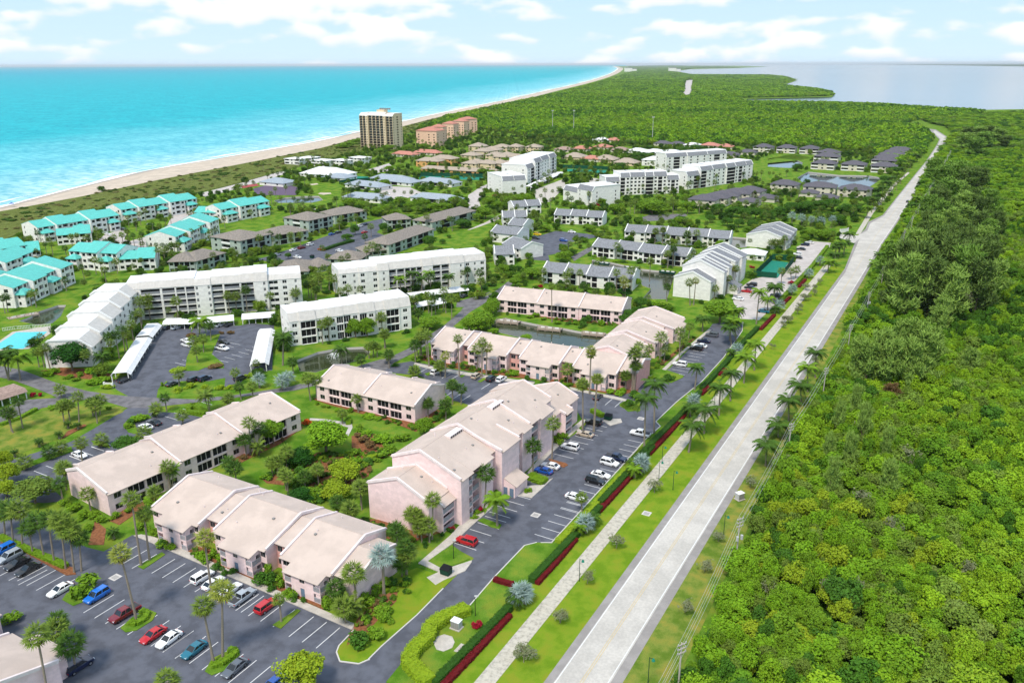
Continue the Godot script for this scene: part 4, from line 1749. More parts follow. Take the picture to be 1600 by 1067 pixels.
func fountain(x: float, z: float):
	var o := thing("fountain", "white spraying fountain in the middle of the pond", "fountain", Vector3(x, -0.8, z))
	var s := Shape.new()
	rng.seed = 8
	for k in 260:
		var a := rng.randf_range(0, TAU)
		var f := rng.randf()
		var r := rng.randf_range(0.6, 3.0) * f
		var y := 2.2 * (4.0 * f * (1.0 - f)) * 0.7 + 0.2 * (1.0 - f)
		s.tone = Color(1, 1, 1)
		var q := Vector3(cos(a) * r, y, sin(a) * r)
		var w := rng.randf_range(0.05, 0.11)
		s.tri(q + Vector3(-w, -w, 0), q + Vector3(w, -w, 0), q + Vector3(0, w * 2.2, 0))
	part("spray", s.mesh(), M.foam, o).set_meta("kind", "stuff")
	s = Shape.new()
	s.tube([Vector3(0, -0.1, 0), Vector3(0, 0.12, 0), Vector3(0, 0.25, 0)], [0.5, 0.45, 0.1], 10)
	part("float", s.mesh(), M.metal, o)


func sign_board(x: float, z: float, turn: float, w: float, h: float, label: String):
	var o := thing("sign_board", label, "sign", Vector3(x, 0, z), turn)
	part("plinth", rect_mesh(w + 0.3, 0.25, 0.6), M.kerb, o, Vector3(0, 0, 0.3))
	part("board", rect_mesh(w, h, 0.22), M.white_paint, o, Vector3(0, 0.25, 0.11))
	part("cap", rect_mesh(w + 0.15, 0.1, 0.34), M.kerb, o, Vector3(0, h + 0.25, 0.17))
	for e in [-1.0, 1.0]:
		part("pier", rect_mesh(0.4, h + 0.5, 0.45), M.white_paint, o, Vector3(e * (w / 2 + 0.22), 0, 0.225))


func beach_tent(x: float, z: float):
	var o := thing("beach_shelter", "small blue sun shelter alone on the beach at the left edge", "shelter", Vector3(x, 0.1, z), 0.4)
	var s := Shape.new()
	for e in [[-1.4, -1.4], [1.4, -1.4], [1.4, 1.4], [-1.4, 1.4]]:
		s.bar(Vector3(e[0], 0, e[1]), Vector3(e[0], 2.0, e[1]), 0.06, 0.06)
	part("frame", s.mesh(), M.metal, o)
	s = Shape.new()
	var c = [Vector3(-1.6, 1.95, 1.6), Vector3(1.6, 1.95, 1.6), Vector3(1.6, 1.95, -1.6), Vector3(-1.6, 1.95, -1.6)]
	for k in 4:
		s.tri(c[k], c[(k + 1) % 4], Vector3(0, 2.8, 0))
	part("canopy", s.mesh(), paint(Color(0.2, 0.3, 0.65)), o)


func drain(x: float, z: float, label: String):
	var o := thing("drain_grate", label, "drain", Vector3(x, 0.04, z), -0.516)
	part("surround", rect_mesh(1.8, 0.015, 1.8), M.kerb, o, Vector3(0, 0, 0.9))
	for k in 5:
		part("bar", rect_mesh(1.2, 0.02, 0.12), M.frame, o, Vector3(0, 0.014, 0.55 - k * 0.22))


func mast(x: float, z: float, label: String):
	var o := thing("mast", label, "mast", Vector3(x, 0, z))
	var s := Shape.new()
	s.tube([Vector3(0, 0, 0), Vector3(0, 15, 0), Vector3(0, 30, 0)], [0.5, 0.35, 0.2], 6)
	part("pole", s.mesh(), M.metal, o)
	part("lamp_rack", rect_mesh(3.0, 1.2, 0.4), M.metal, o, Vector3(0, 29, 0.6))


func lay_ground():
	var coast := poly([-404.3,-207.8,-370.7,-412.3,-359.5,-480.5,-352.9,-565.4,-347.6,-665.5,-333.8,-790.2,-295.9,-911.8,-247,-1085.2,-221.6,-1221.7,-186.5,-1460.7,-131.2,-1762,2.2,-2444.9,119.4,-3119.2,319.1,-4227.8,688.2,-6550.6,1305.4,-10903.3,2492.3,-20094.5,4842.4,-41033.3])
	var lagoon_shore := poly([5205.9,-996.6,1205.9,-1596.6,1073.2,-1779,981.8,-1758.9,909.5,-1856.3,870.3,-2009.9,784.2,-2083.4,604.3,-2168.7,649.3,-2348.5,786.5,-2405.4,926,-2465.5,1058.5,-2786,1168.4,-3249.6,1242.1,-3906.3,1642.2,-4941.3,2110.7,-6581.7,2326.6,-7802.9,1720.8,-8234.6,2203.2,-11583.8,3261.6,-15634.9,4808.7,-18463.7,8202.4,-27585.3,10920.5,-42574.8])
	land(coast, lagoon_shore)
	pond("pond", "pond", [-71,-253.3,-65.7,-261.5,-58.5,-265.8,-51.2,-266.6,-47.9,-261.4,-48.9,-255,-54.3,-249.6,-59.3,-245.3,-62.1,-242.1,-67.4,-243.1])
	pond("canal", "pond", [-7.8,-296.4,-2.6,-300.1,10.8,-290.8,19.2,-286.7,26.2,-282,36.8,-279.4,33.8,-271.4,28.9,-267.2,28.8,-264.5,11.8,-269,-4.7,-282.2,-7.4,-288.7])
	pond("canal", "pond", [39.9,-398.3,48.9,-392,61.6,-378.4,76.2,-371.2,70.6,-350.2,64,-325.7,54,-326.5,60.2,-342.5,57.3,-347.8,57.8,-371.4,38.6,-387.6])
	pond("canal", "pond", [122.9,-454.4,131.4,-450.2,124.4,-425.7,115.6,-424])
	pond("lake", "pale_pond", [243.7,-705.3,266.3,-744.2,285.2,-719.9,309,-716.9,314.3,-700.2,295.7,-670.6,270.7,-631,257.7,-643.8,248.3,-668.5,238.1,-677.3])
	pond("pond", "pale_pond", [237.7,-805.2,254.9,-828,270.5,-843.8,287.3,-845,285.7,-816.1,273.6,-783.6,258.5,-772.7,247,-778.6,242,-784.5])
	pond("pond", "pale_pond", [-170.3,-587.7,-166.1,-602.4,-153.6,-609.1,-143.1,-609.7,-135.6,-590.6,-140.8,-579.2,-164.3,-578.3])
	pond("canal", "pond", [-187.8,-298.1,-186.6,-302.8,-187.1,-311,-184.2,-319.5,-181.1,-319.7,-175.3,-304.6,-173.6,-295.2,-178.5,-293.1])
	ground_with_ponds([[-71,-253.3,-65.7,-261.5,-58.5,-265.8,-51.2,-266.6,-47.9,-261.4,-48.9,-255,-54.3,-249.6,-59.3,-245.3,-62.1,-242.1,-67.4,-243.1], [-7.8,-296.4,-2.6,-300.1,10.8,-290.8,19.2,-286.7,26.2,-282,36.8,-279.4,33.8,-271.4,28.9,-267.2,28.8,-264.5,11.8,-269,-4.7,-282.2,-7.4,-288.7], [39.9,-398.3,48.9,-392,61.6,-378.4,76.2,-371.2,70.6,-350.2,64,-325.7,54,-326.5,60.2,-342.5,57.3,-347.8,57.8,-371.4,38.6,-387.6], [122.9,-454.4,131.4,-450.2,124.4,-425.7,115.6,-424], [243.7,-705.3,266.3,-744.2,285.2,-719.9,309,-716.9,314.3,-700.2,295.7,-670.6,270.7,-631,257.7,-643.8,248.3,-668.5,238.1,-677.3], [237.7,-805.2,254.9,-828,270.5,-843.8,287.3,-845,285.7,-816.1,273.6,-783.6,258.5,-772.7,247,-778.6,242,-784.5], [-170.3,-587.7,-166.1,-602.4,-153.6,-609.1,-143.1,-609.7,-135.6,-590.6,-140.8,-579.2,-164.3,-578.3], [-187.8,-298.1,-186.6,-302.8,-187.1,-311,-184.2,-319.5,-181.1,-319.7,-175.3,-304.6,-173.6,-295.2,-178.5,-293.1]])
	ocean(coast)
	sheet("far_shore", "wood_floor", [43333.3,-109140.2,20037.3,-41537.3,13636.9,-22964.1,10678.6,-14379.2,8555.8,-8219,92308,-88674.9,76315.1,-102761.9,65356.1,-110057.2,55613.6,-115287.2,47234.5,-118966], -1.2, 1.000)
	sheet("wood_ground", "wood_floor", [-6.1,-36,20.5,-89.8,38.8,-125.5,51.7,-152.6,70.8,-187.8,90.3,-222.7,123.6,-284.2,161.4,-354.8,209.3,-443.8,283,-575.1,388.3,-771.3,523.8,-1005.2,613.8,-1165.6,662,-1286.2,685.6,-1402.9,719.8,-1486,813.6,-1537,1022.6,-1672.5,1230,-1478.4,713.8,-611.6,103.5,-62.3,-50.1,42.5], 0.01, 0.030)
	sheet("wood_ground", "wood_floor", [-139.9,-1255,-52.8,-1290.1,26.7,-1134.4,88.1,-1092.2,154.7,-1009.4,225.8,-982.8,307.2,-1004.3,361.1,-962.8,396.9,-925,357.2,-772.2,374.7,-781.8,441.9,-896.3,544.4,-1085.2,613.4,-1261.8,599.5,-1316.6,711.6,-1468.7,794.6,-1500.4,925,-1655.4,871.9,-1778.2,837.7,-1933.5,759.8,-2017.4,569.2,-2098.4,649.7,-2416.4,809.1,-2475.2,944,-2539.7,1056.7,-2817.8,1126.1,-3131,1196.1,-3851.7,1652.6,-5041,1987.6,-6269.2,2135.4,-7159.1,1572.2,-7521.1,2123.1,-11616,3973.1,-19051.9,5597.6,-21497.6,7888.8,-32633.1,13378.3,-74870.6,5875.6,-42574.8,1536.1,-10818.6,711.9,-5933.6,293.2,-3530.6,119.6,-2610,1.8,-2068.6,-114.1,-1527.7], 0.02, 0.035)
	sheet("road", "drive", [515.6,-2576.2,542.1,-2574,1087.6,-5138.4,1050.6,-5144.8], 0.28, 0.300)
	sheet("road", "road_shoulder", [-27.1,-47.7,-17.5,-42.3,157.8,-356.8,199.4,-433.2,237.1,-499,266.5,-551.9,320.1,-644.4,377,-745.4,454.1,-881.7,529.4,-1014.3,572.6,-1103.3,621,-1232.9,612.4,-1261.9,602.4,-1240.7,588.7,-1177.5,546.3,-1071.5,503.6,-991.9,410.1,-823.7,335.7,-693.9,280.6,-597.5,237.5,-521.8,218.5,-498.1,207.9,-476.3,194.7,-455.2,157.5,-377.6], 0.03, 0.050)
	sheet("road", "road_concrete", [-25.9,-47,-19,-43.2,156.6,-357.5,198.7,-433.2,236.3,-499,265.8,-551.9,319.3,-644.5,376,-745.4,452.8,-881.8,527.7,-1014.4,570.3,-1103.4,613.1,-1219.4,597.7,-1193.3,547.8,-1071.5,504.9,-991.9,411.1,-823.7,336.6,-693.9,281.4,-597.5,237.1,-519.1,217.7,-493.3,206.7,-470.8,191.7,-445.3,154.8,-370], 0.04, 0.056)
	sheet("road", "road_concrete", [194.7,-450.2,206.7,-470.8,195.1,-456.2,187,-461.5,182.4,-449.4,185,-435.8], 0.04, 0.060)
	sheet("verge", "verge", [-32.8,-50.9,-26.8,-47.6,100.2,-274.5,157.7,-377.5,153.7,-384.3,94.1,-277.8], 0.02, 0.040)
	sheet("verge", "verge", [-39.3,-54.6,-35.4,-52.4,91.6,-279.2,150.3,-383.9,148,-385.2,88.5,-281], 0.02, 0.045)
	sheet("roadside", "dry_lawn", [-17.7,-42.4,-9.6,-38,46.4,-144.1,88.1,-223.9,159.2,-356,157.6,-356.9], 0.02, 0.040)
	sidewalk_slabs([-34.1,-51.6,152.3,-385.1])
	sheet("sidewalk", "sidewalk", [195.6,-460.3,198.3,-460.3,235.7,-531.2,310.7,-665,352.3,-733.1,353.6,-739.5,307.9,-665.1,232.3,-531.3], 0, 0.070)
	sheet("car_park", "drive", [87.1,-298.1,90.5,-322,93.9,-335.4,109.3,-359.8,114.6,-362.4,142.8,-400,151.1,-427.1,163.8,-441.9,173.1,-437.1,168.5,-426.8,144.3,-381.6,125.4,-349.4,109.2,-321.8,93.6,-296.2], 0.01, 0.030)
	sheet("car_park", "asphalt", [-99.8,-115.2,-115.9,-164.5,-112.9,-164.5,-104.9,-156.3,-90,-145.8,-86.1,-143.3,-81.8,-141.7,-78.7,-147.8,-74.5,-145.3,-27.4,-117.3,-29.1,-113.4,-29.2,-111.8,-28.2,-109.6,-25,-109,-23.4,-110.1,-23.6,-110.1,-21.9,-113.3,-16.9,-121.4,-12.9,-129.1,-7.6,-139,-10.3,-141.4,-12.2,-143.7,-8.6,-151.2,-0.7,-166.3,3.5,-174.8,10.4,-187.7,17.8,-197.7,18.9,-199.6,28.6,-226.3,50.2,-244.3,72.1,-285.3,75,-291.8,85.2,-295.1,86.8,-293.5,83.6,-282.6,69.8,-254.3,58,-233,47.3,-217.2,39,-203.5,39.7,-200.4,34.9,-193.1,26.4,-177.7,31.6,-186.9,7.9,-144.3,5.7,-144.3,4.9,-144.4,2.4,-143.3,-3.6,-132.4,-7.7,-124.1,-14.3,-118.7,-16.7,-112.2,-19.2,-106.6,-19.8,-101.6,-22.8,-96.4,-44.4,-88.4,-84.7,-93.1], 0.01, 0.030)
	sheet("car_park", "asphalt", [-42.4,-247.1,-33.1,-252.1,-19,-244.5,0.4,-235.6,7.1,-234.1,4.8,-232.6,-5.8,-218.6,-11.9,-215.3,-16.8,-218.7,-22.4,-229.9,-28.8,-239,-40.5,-242.2], 0.01, 0.032)
	sheet("car_park", "asphalt", [17.6,-227.4,32.2,-219.6,36.1,-213,34.6,-203.2,28.1,-203.3,19.1,-205.7,17.7,-213.2], 0.01, 0.034)
	sheet("car_park", "asphalt", [-116.3,-169.2,-118.7,-165.3,-128.5,-177.6,-122.6,-182.9,-114.1,-192.3,-112,-200.6,-109.1,-214.1,-105.4,-219,-101.1,-211.7,-93.4,-210.5,-83,-206.4,-84.6,-198.2,-93.7,-189.2,-101,-184.6,-102.4,-174,-106.7,-168.5,-104.2,-165.9,-99.7,-161.9,-104.1,-161,-114.4,-162,-116.8,-162.2], 0.01, 0.033)
	sheet("road", "old_asphalt", [-170.9,-252,-165.7,-248.8,-157.2,-245.3,-139.9,-233.8,-126.7,-226.9,-118.5,-224.2,-112.9,-222.9,-104,-221.5,-92.8,-220.4,-80.5,-223.9,-77.9,-225,-66.8,-230.3,-60.1,-236.5,-46.8,-250.7,-40,-257.1,-34.9,-265.6,-24.9,-292.1,-18.6,-315,-6.3,-341.3,0.1,-361.3,1.2,-354.8,-5,-334.3,-16.5,-307.9,-22.8,-285.9,-33.1,-260.4,-38.6,-250.6,-40.3,-243.7,-61.5,-229.5,-64.9,-226.9,-80.4,-221.8,-81.6,-220.7,-100,-215.3,-103.3,-214.1,-109.1,-214.1,-118.1,-219.1,-122.9,-221,-133.5,-214.3,-139,-203.5,-141,-200.8,-146.4,-209.7,-144.7,-213.2,-141.2,-220.5,-133.1,-221.7,-136.4,-224.3,-144.3,-229.7,-155.5,-236.8,-163.5,-239.7], 0.02, 0.045)
	sheet("car_park", "asphalt", [-123.5,-235.1,-120.4,-240.8,-128,-275.8,-130.9,-291.6,-101.7,-291.3,-98,-294.3,-88.9,-291.9,-82,-265.2,-76.4,-244,-83.2,-242.5,-83.1,-233.9,-86.9,-229.8,-89.2,-237.6,-93.4,-234.8,-105.9,-234.9,-106.8,-230.8,-104,-221.5,-112.9,-222.9,-118.8,-228.1], 0.02, 0.036)
	sheet("car_park", "old_asphalt", [-22.5,-323.4,-13.4,-332.2,-8.7,-339,-18.5,-313,-22.2,-309], 0.02, 0.040)
	sheet("car_park", "asphalt", [-128.4,-400.7,-122.4,-410.3,-102.9,-466.3,-92,-499.9,-78.9,-519.7,-74.8,-517.1,-78.5,-470.2,-70,-457.5,-78,-441.8,-77.2,-423.4,-92,-397,-99.8,-390.9,-101.6,-385,-121.7,-397.4], 0.02, 0.036)
	sheet("road", "drive", [-28.9,-541.2,-32.3,-611.3,-24.9,-653,-14.2,-688.3,-10.2,-685.3,-21.6,-627.2,-22.9,-581.2,-19.8,-541.1], 0.03, 0.050)
	sheet("path", "paving", [-26.2,-475.8,-16,-501.1,0.3,-554.1,0.3,-531.6,-13.3,-498.6,-23.7,-477.1], 0.03, 0.050)
	sheet("car_park", "asphalt", [11.6,-452.1,25.5,-472.8,43.2,-464,49.8,-455.6,31.7,-440.1,29.5,-418.4,18.6,-408.4,18.7,-395.5,8.9,-398.8,5.5,-415.3], 0.02, 0.040)
	sheet("road", "old_asphalt", [30,-404.9,43.5,-432.4,42.9,-421.7,30.8,-395.3], 0.02, 0.045)
	sheet("road", "old_asphalt", [77.8,-509.3,88.3,-524.6,112.4,-529.5,112.7,-521.5,96.2,-506.5,82,-501.8], 0.03, 0.050)
	sheet("car_park", "drive", [-228.5,-439.9,-233.5,-463.7,-232.2,-480.9,-224,-472,-216.4,-451.3,-211.4,-447.3,-207.7,-459.2,-207.2,-476.1,-209.4,-494.3,-221.9,-535,-210.6,-540.3,-202.7,-518.8,-195.4,-450.9,-187.9,-417.7,-192.4,-417.7,-208.7,-435.8,-220.8,-443.5], 0.03, 0.050)
	sheet("road", "drive", [-237,-623.5,-222.3,-685.3,-219.5,-772.3,-201.4,-748.2,-211.2,-666.1,-226.5,-607.5], 0.03, 0.050)
	sheet("car_park", "drive", [-107.6,-663.8,-80.8,-654.2,-65.9,-619.9,-80.1,-589.5,-98.5,-604.9], 0.03, 0.050)
	sheet("road", "drive", [-132.9,-770.1,-120.9,-821.6,-107.6,-769.4,-120.3,-746.1], 0.03, 0.050)
	sheet("car_park", "paving", [16.4,-634.7,43.7,-699,43.9,-660.4,27.5,-580.2,18.2,-573.3], 0.03, 0.050)
	sheet("car_park", "paving", [66.1,-708.8,78.7,-698.2,74.5,-659.8,62.2,-651], 0.03, 0.050)
	sheet("dunes", "dune", [-277.1,-300.3,-282.5,-370.8,-282.4,-446.1,-288.2,-495.5,-279.1,-540.9,-249.6,-594.4,-226.8,-666.5,-205.3,-786.9,-171,-935.6,-145.7,-1206.9,-139.9,-1255,-114.1,-1527.7,1.8,-2068.6,119.6,-2610,130.1,-2841.2,1.9,-2193.1,-122.1,-1636.7,-170.1,-1329.3,-202.3,-1112.5,-222.5,-974,-265.5,-814.6,-298.4,-702.9,-318.8,-607.8,-340.5,-544.5,-339.6,-452.2,-347.2,-384.2], 0, 0.400)
	sheet("lawn", "lawn", [-202.7,-363.6,-207.7,-374.5,-192.7,-374.4,-173.6,-376.9,-171.8,-372.7,-190.1,-366.1,-186.5,-350.6,-179.8,-329.4,-187.1,-325.1,-195.5,-314.7], 0, 0.060)
	sheet("lawn", "lawn", [-257.6,-432.9,-235.5,-428.9,-231.8,-421.8,-228.5,-408.2,-242.5,-415.1], 0, 0.060)
	sheet("lawn", "lawn", [-34.1,-303.3,-24.3,-315.1,-19.1,-315,-24.8,-297.5,-29.7,-292.1], 0, 0.060)
	sheet("lawn", "lawn", [-177.9,-496.6,-155.2,-529,-135.1,-515.6,-141.1,-493.6,-138,-466.8,-148.4,-462.8,-166.6,-463.1,-169,-451], 0, 0.060)
	sheet("lawn", "lawn", [-61.8,-399.7,-41.6,-449,-26.1,-473.6,-12.4,-498.6,-7.8,-486.8,-15.2,-448.6,-16.4,-415.6,-39.1,-419.3,-56,-399.7], 0, 0.060)
	sheet("lawn", "lawn", [-168.4,-665.2,-154.3,-683.7,-133.4,-664.4,-126,-613.2,-131.2,-576.2,-137,-598.1], 0, 0.060)
	sheet("lawn", "lawn", [-171,-570.1,-157.1,-576.7,-131.2,-576.2,-121.9,-569.1,-127.2,-543.1,-165.3,-550.1], 0, 0.060)
	sheet("lawn", "lawn", [55.5,-463.8,63.2,-472.2,64,-459.5,57.7,-447.5], 0, 0.060)
	sheet("lawn", "lawn", [243.3,-829.1,300.3,-894.3,326.3,-883.4,309.9,-854.6,289.6,-836.7,250,-811.5,240.3,-779,258.2,-748.2,247.2,-720.4,201.7,-670.8,205.6,-708], 0, 0.060)
	sheet("lawn", "lawn", [128.4,-628.1,193.6,-665.1,231.3,-682.1,204.7,-659.1,137.1,-598.2], 0, 0.060)
	sheet("lawn", "lawn", [272.4,-887.2,301.1,-904.9,309.8,-868.2,274.6,-761.3,311.8,-747,323.9,-715.3,318.3,-709.4,291.6,-728.3,269.1,-754.7,291.2,-835,274.1,-855.4,258.2,-839.2], 0, 0.060)
	sheet("lawn", "lawn", [-95.4,-895.9,-54.6,-964.8,-49.5,-937.2,-82.2,-864], 0, 0.060)
	sheet("lawn", "lawn", [-112.8,-807.8,-100.4,-821.1,-92.7,-781.4,-105.3,-763.3], 0, 0.060)
	sheet("lawn_bed", "lawn", [-72.7,-136.4,-71.1,-139.4,-70,-141.3,-69,-140.5,-70.1,-137.9,-71.2,-135.5], 0, 0.150)
	sheet("lawn_bed", "lawn", [-67.8,-118.1,-67,-121,-64.7,-123,-63.2,-122.2,-63.1,-120.1,-64.7,-117.5,-66.4,-117], 0, 0.150)
	sheet("lawn_bed", "lawn", [-49.4,-107.4,-49.3,-110.3,-47.1,-112.4,-45.5,-112.5,-45,-111.3,-46,-107.7,-48,-106.5], 0, 0.150)
	sheet("lawn_bed", "lawn", [-82,-126.1,-82.2,-128.1,-78,-129.4,-75.9,-128.1,-77.7,-125.5,-79.1,-124.3], 0, 0.150)
	sheet("lawn_bed", "lawn", [-41.7,-118.8,-38.5,-123.2,-37.8,-122.7,-40,-117.8], 0, 0.150)
	sheet("lawn_bed", "verge", [-29.2,-111.8,-28.9,-113.9,-27.1,-115.6,-27.3,-117.3,-29.1,-119.1,-33.7,-122.7,-32.5,-122.4,-21.8,-130.5,-19.8,-134.7,-18.5,-135.7,-11.4,-131.8,-12.9,-129.1,-16.9,-121.4,-21.9,-113.3,-23.6,-110.1,-23.4,-110.1,-25.1,-109.1,-28,-109.5], 0, 0.150)
	sheet("mulch_bed", "mulch", [-27.8,-113.4,-25.2,-116.1,-23.5,-120.2,-21.1,-125.2,-21.2,-129.1,-24.1,-126.5,-27.1,-120.8,-27.9,-116.7], 0, 0.170)
	sheet("lawn_bed", "lawn", [-7.5,-153,-6.3,-153.9,-2.3,-151.2,-2.8,-149.6,-4.4,-150.2], 0, 0.150)
	sheet("lawn_bed", "lawn", [-16.6,-137.9,-13.9,-141.8,-8.4,-138.7,-13.3,-135], 0, 0.150)
	sheet("lawn_bed", "lawn", [-20,-104.8,-16.4,-113,-14.4,-119,-7.8,-124.3,-3.6,-132.4,2.4,-143.5,4.9,-144.4,8.2,-144,8.1,-144.3,31.5,-186.6,33.5,-188.8,36.1,-187.5,27.7,-171.3,13,-146,-0.1,-125.7,-0.6,-120.1,-8.4,-108,-10.3,-104.7,-11.6,-103.6,-14.8,-102.2], 0, 0.150)
	sheet("lawn_bed", "lawn", [26.4,-177.7,34.9,-193.1,39.7,-200.4,39,-203.5,47.3,-217.2,58,-233,69.8,-254.3,83.6,-282.6,87.5,-293.5,92,-297.3,93.1,-291.6,89.9,-285.1,67.3,-244.2,47.2,-206.4,33.7,-183.6,28.3,-177.2], 0, 0.150)
	sheet("lawn_bed", "lawn", [61,-249.2,56.9,-249.2,56.1,-250.9,55.6,-248.4], 0, 0.150)
	sheet("lawn_bed", "lawn", [56.2,-248.9,61.5,-249.2,60.1,-245.1,55.1,-245.9], 0, 0.150)
	sheet("lawn_bed", "lawn", [30.5,-215.4,33.6,-219.3,35.9,-214,36.1,-211.5,32.4,-210.3], 0, 0.150)
	sheet("lawn_bed", "lawn", [43.9,-241.2,47.9,-244.3,53.5,-237.9,52.9,-236.4,48.4,-231.9,44,-234.9], 0, 0.150)
	sheet("lawn_bed", "mulch", [8.9,-181.7,13.1,-179.2,13.5,-178.2,12.4,-177,9.6,-179.2], 0, 0.150)
	sheet("lawn_bed", "mulch", [-105.9,-147.5,-97.9,-143,-85.1,-136.1,-83.4,-133.9,-85.1,-133.6,-98.1,-141.8,-104.4,-145.1], 0, 0.150)
	sheet("lawn_bed", "lawn", [-110.7,-186.5,-117.5,-177.5,-118.7,-173.3,-120,-174.1,-119.3,-179.3,-112.6,-189.4], 0, 0.150)
	sheet("lawn_bed", "lawn", [-109.2,-192.8,-104.1,-191.3,-102.1,-188.3,-107.1,-190.3], 0, 0.150)
	sheet("lawn_bed", "lawn", [-105.3,-202.7,-105.5,-208.3,-101.3,-209.4,-99.4,-207.1,-102.6,-203.7,-98.5,-196.3,-101.8,-197.8], 0, 0.150)
	sheet("lawn_bed", "lawn", [-104,-221.5,-106.2,-228,-106.4,-234.9,-103.2,-229.4,-94,-227.9,-82.2,-229.2,-81.2,-225.8,-88.7,-222.7,-98.6,-221.5], 0, 0.150)
	sheet("lawn_bed", "lawn", [-104,-243.6,-108.2,-256.3,-112.6,-277.5,-105.5,-281.3,-103.5,-271.8,-101,-259.5,-93.7,-249.7,-92.4,-245.8,-98.6,-246.6,-99.8,-243.9], 0, 0.150)
	sheet("lawn_bed", "mulch", [-117.4,-193.3,-118.2,-198.5,-116,-203,-114.9,-202.2], 0, 0.150)
	sheet("lawn_bed", "lawn", [-30.2,-242.2,-29.7,-242.2,-29.3,-241.5,-30,-240.9], 0, 0.150)
	sheet("lawn_bed", "lawn", [-27.5,-240.5,-25.7,-242.1,-25.2,-239.7,-26.5,-238.7], 0, 0.150)
	sheet("lawn_bed", "lawn", [-16.4,-238.1,-13.8,-242,-13.3,-241.2,-15.7,-237], 0, 0.150)
	sheet("lawn_bed", "lawn", [-10.6,-233.5,-8,-238.5,-7.1,-237.2,-9.5,-233], 0, 0.150)
	sheet("lawn_bed", "lawn", [30.5,-214.3,33.2,-218.9,36.7,-216.9,35.7,-210.5,32.2,-211.5], 0, 0.150)
	sheet("path", "paving", [-78.3,-147.4,-76.9,-147.8,-73.9,-146.9,-27.6,-119.1,-27.4,-117.3,-74.5,-145.3], 0, 0.170)
	sheet("path", "paving", [-18.4,-137.2,-12.9,-147,-8.8,-156.6,-0.7,-166.8,-0.5,-165.3,-8.1,-151.7,-11.9,-144.5,-16.6,-137.9,-13.3,-135,-8,-138.1,-8,-137.5,-9.1,-134.6,-13.1,-131.5,-14.4,-130.1,-16.3,-132.5,-14.1,-134.3], 0, 0.170)
	sheet("path", "paving", [3.6,-174.3,8.8,-187.7,19.4,-205.4,20.3,-204.2,9.6,-184.4,4.2,-173.4], 0, 0.170)
	sheet("path", "paving", [16.9,-198.5,17.5,-199.6,18.3,-197.9,17.7,-195.7], 0, 0.170)
	sheet("path", "paving", [-0.8,-165.1,1.4,-166.8,3.3,-167.9,7.5,-168.4,8.7,-171,9.5,-171.6,7.4,-167.8,4.3,-162.4,1.3,-163.5], 0, 0.170)
	sheet("path", "paving", [-31.7,-250.4,-21.9,-244.5,-0.7,-235.7,7,-232.6,6.4,-231.1,-1.8,-233.8,-22.3,-242.1,-31.8,-248.4], 0, 0.170)
	sheet("path", "paving", [17.2,-228.8,30.3,-221,33.2,-218.9,32.5,-217.6,17.6,-226.7], 0, 0.170)
	sheet("path", "paving", [47.7,-243.5,54.7,-256.2,72.1,-285.3,72.9,-284.2,57.8,-259.7,48.7,-242.7], 0, 0.170)
	sheet("path", "paving", [24.7,-204.2,25.8,-205.4,29.7,-205.4,29.8,-203,26.3,-200.9], 0, 0.170)
	sheet("path", "drive", [-55.7,-206.6,-51.4,-206,-46.5,-204.3,-43.4,-202.6,-42.8,-200.5,-42.9,-195.2,-43.9,-195.8,-43.9,-200.5,-51.1,-204.5,-55.4,-205.2], 0, 0.080)
	sheet("path", "drive", [-135.1,-549.5,-137.7,-556,-136.7,-566,-131.6,-549.5], 0, 0.080)
	sheet("mulch_bed", "mulch", [-71.4,-144.1,-69,-143.7,-63.6,-140.1,-49,-132,-38.4,-125.9,-33.8,-123,-36.2,-128.5,-50.3,-136.3,-65.4,-144.8,-72.4,-149], 0, 0.090)
	sheet("mulch_bed", "mulch", [-58.4,-220.4,-51.5,-215.4,-39.8,-208.2,-32.7,-203.7,-25.6,-197.7,-21.6,-202.5,-17.6,-209.2,-19.8,-213.9,-26.4,-204.7,-43.4,-212.9,-56.7,-221.6], 0, 0.090)
	sheet("mulch_bed", "mulch", [-71.1,-182,-66.3,-180.1,-63.6,-184.7,-59.6,-190.4,-56.1,-200.6,-58,-202.8,-64.2,-194.4,-72.9,-187.6], 0, 0.090)
	sheet("mulch_bed", "mulch", [-86.4,-153.5,-83.9,-161.8,-79,-172,-80,-161.8,-83.2,-151.7], 0, 0.090)
	sheet("mulch_bed", "mulch", [-68.5,-182.5,-69.7,-185.6,-72,-184.7], 0, 0.090)
	sheet("mulch_bed", "mulch", [-30.3,-253.8,-22.1,-247,-0.7,-237.2,7.1,-235.6,17.2,-229.5,31,-222.3,37.2,-225.1,38.7,-230.8,16,-235.5,-12.3,-246.9,-29.1,-259.1], 0, 0.090)
	sheet("mulch_bed", "mulch", [46.4,-249.3,48.4,-247.6,57,-261.6,66.4,-277,63,-273,50.8,-254.4], 0, 0.090)
	sheet("mulch_bed", "mulch", [-86.1,-144.1,-82.9,-144.1,-85.2,-150,-89.2,-153.5,-87.2,-147.4], 0, 0.090)
	sheet("mulch_bed", "mulch", [-22,-143.8,-14.4,-148.7,-11.7,-149.5,-13.9,-154.8,-19.5,-148.7,-25.5,-153.1,-32.7,-154,-31.1,-149.6], 0, 0.090)
	sheet("mulch_bed", "mulch", [-5.6,-314.8,6.8,-303.8,19.7,-295.2,40.8,-290.5,41.3,-294.1,21,-298,6.9,-307.7], 0, 0.090)
	sheet("mulch_bed", "mulch", [-150.1,-244,-137.4,-238,-122.5,-235.1,-126.2,-240.9,-133.7,-245.4,-145.8,-247.1], 0, 0.090)
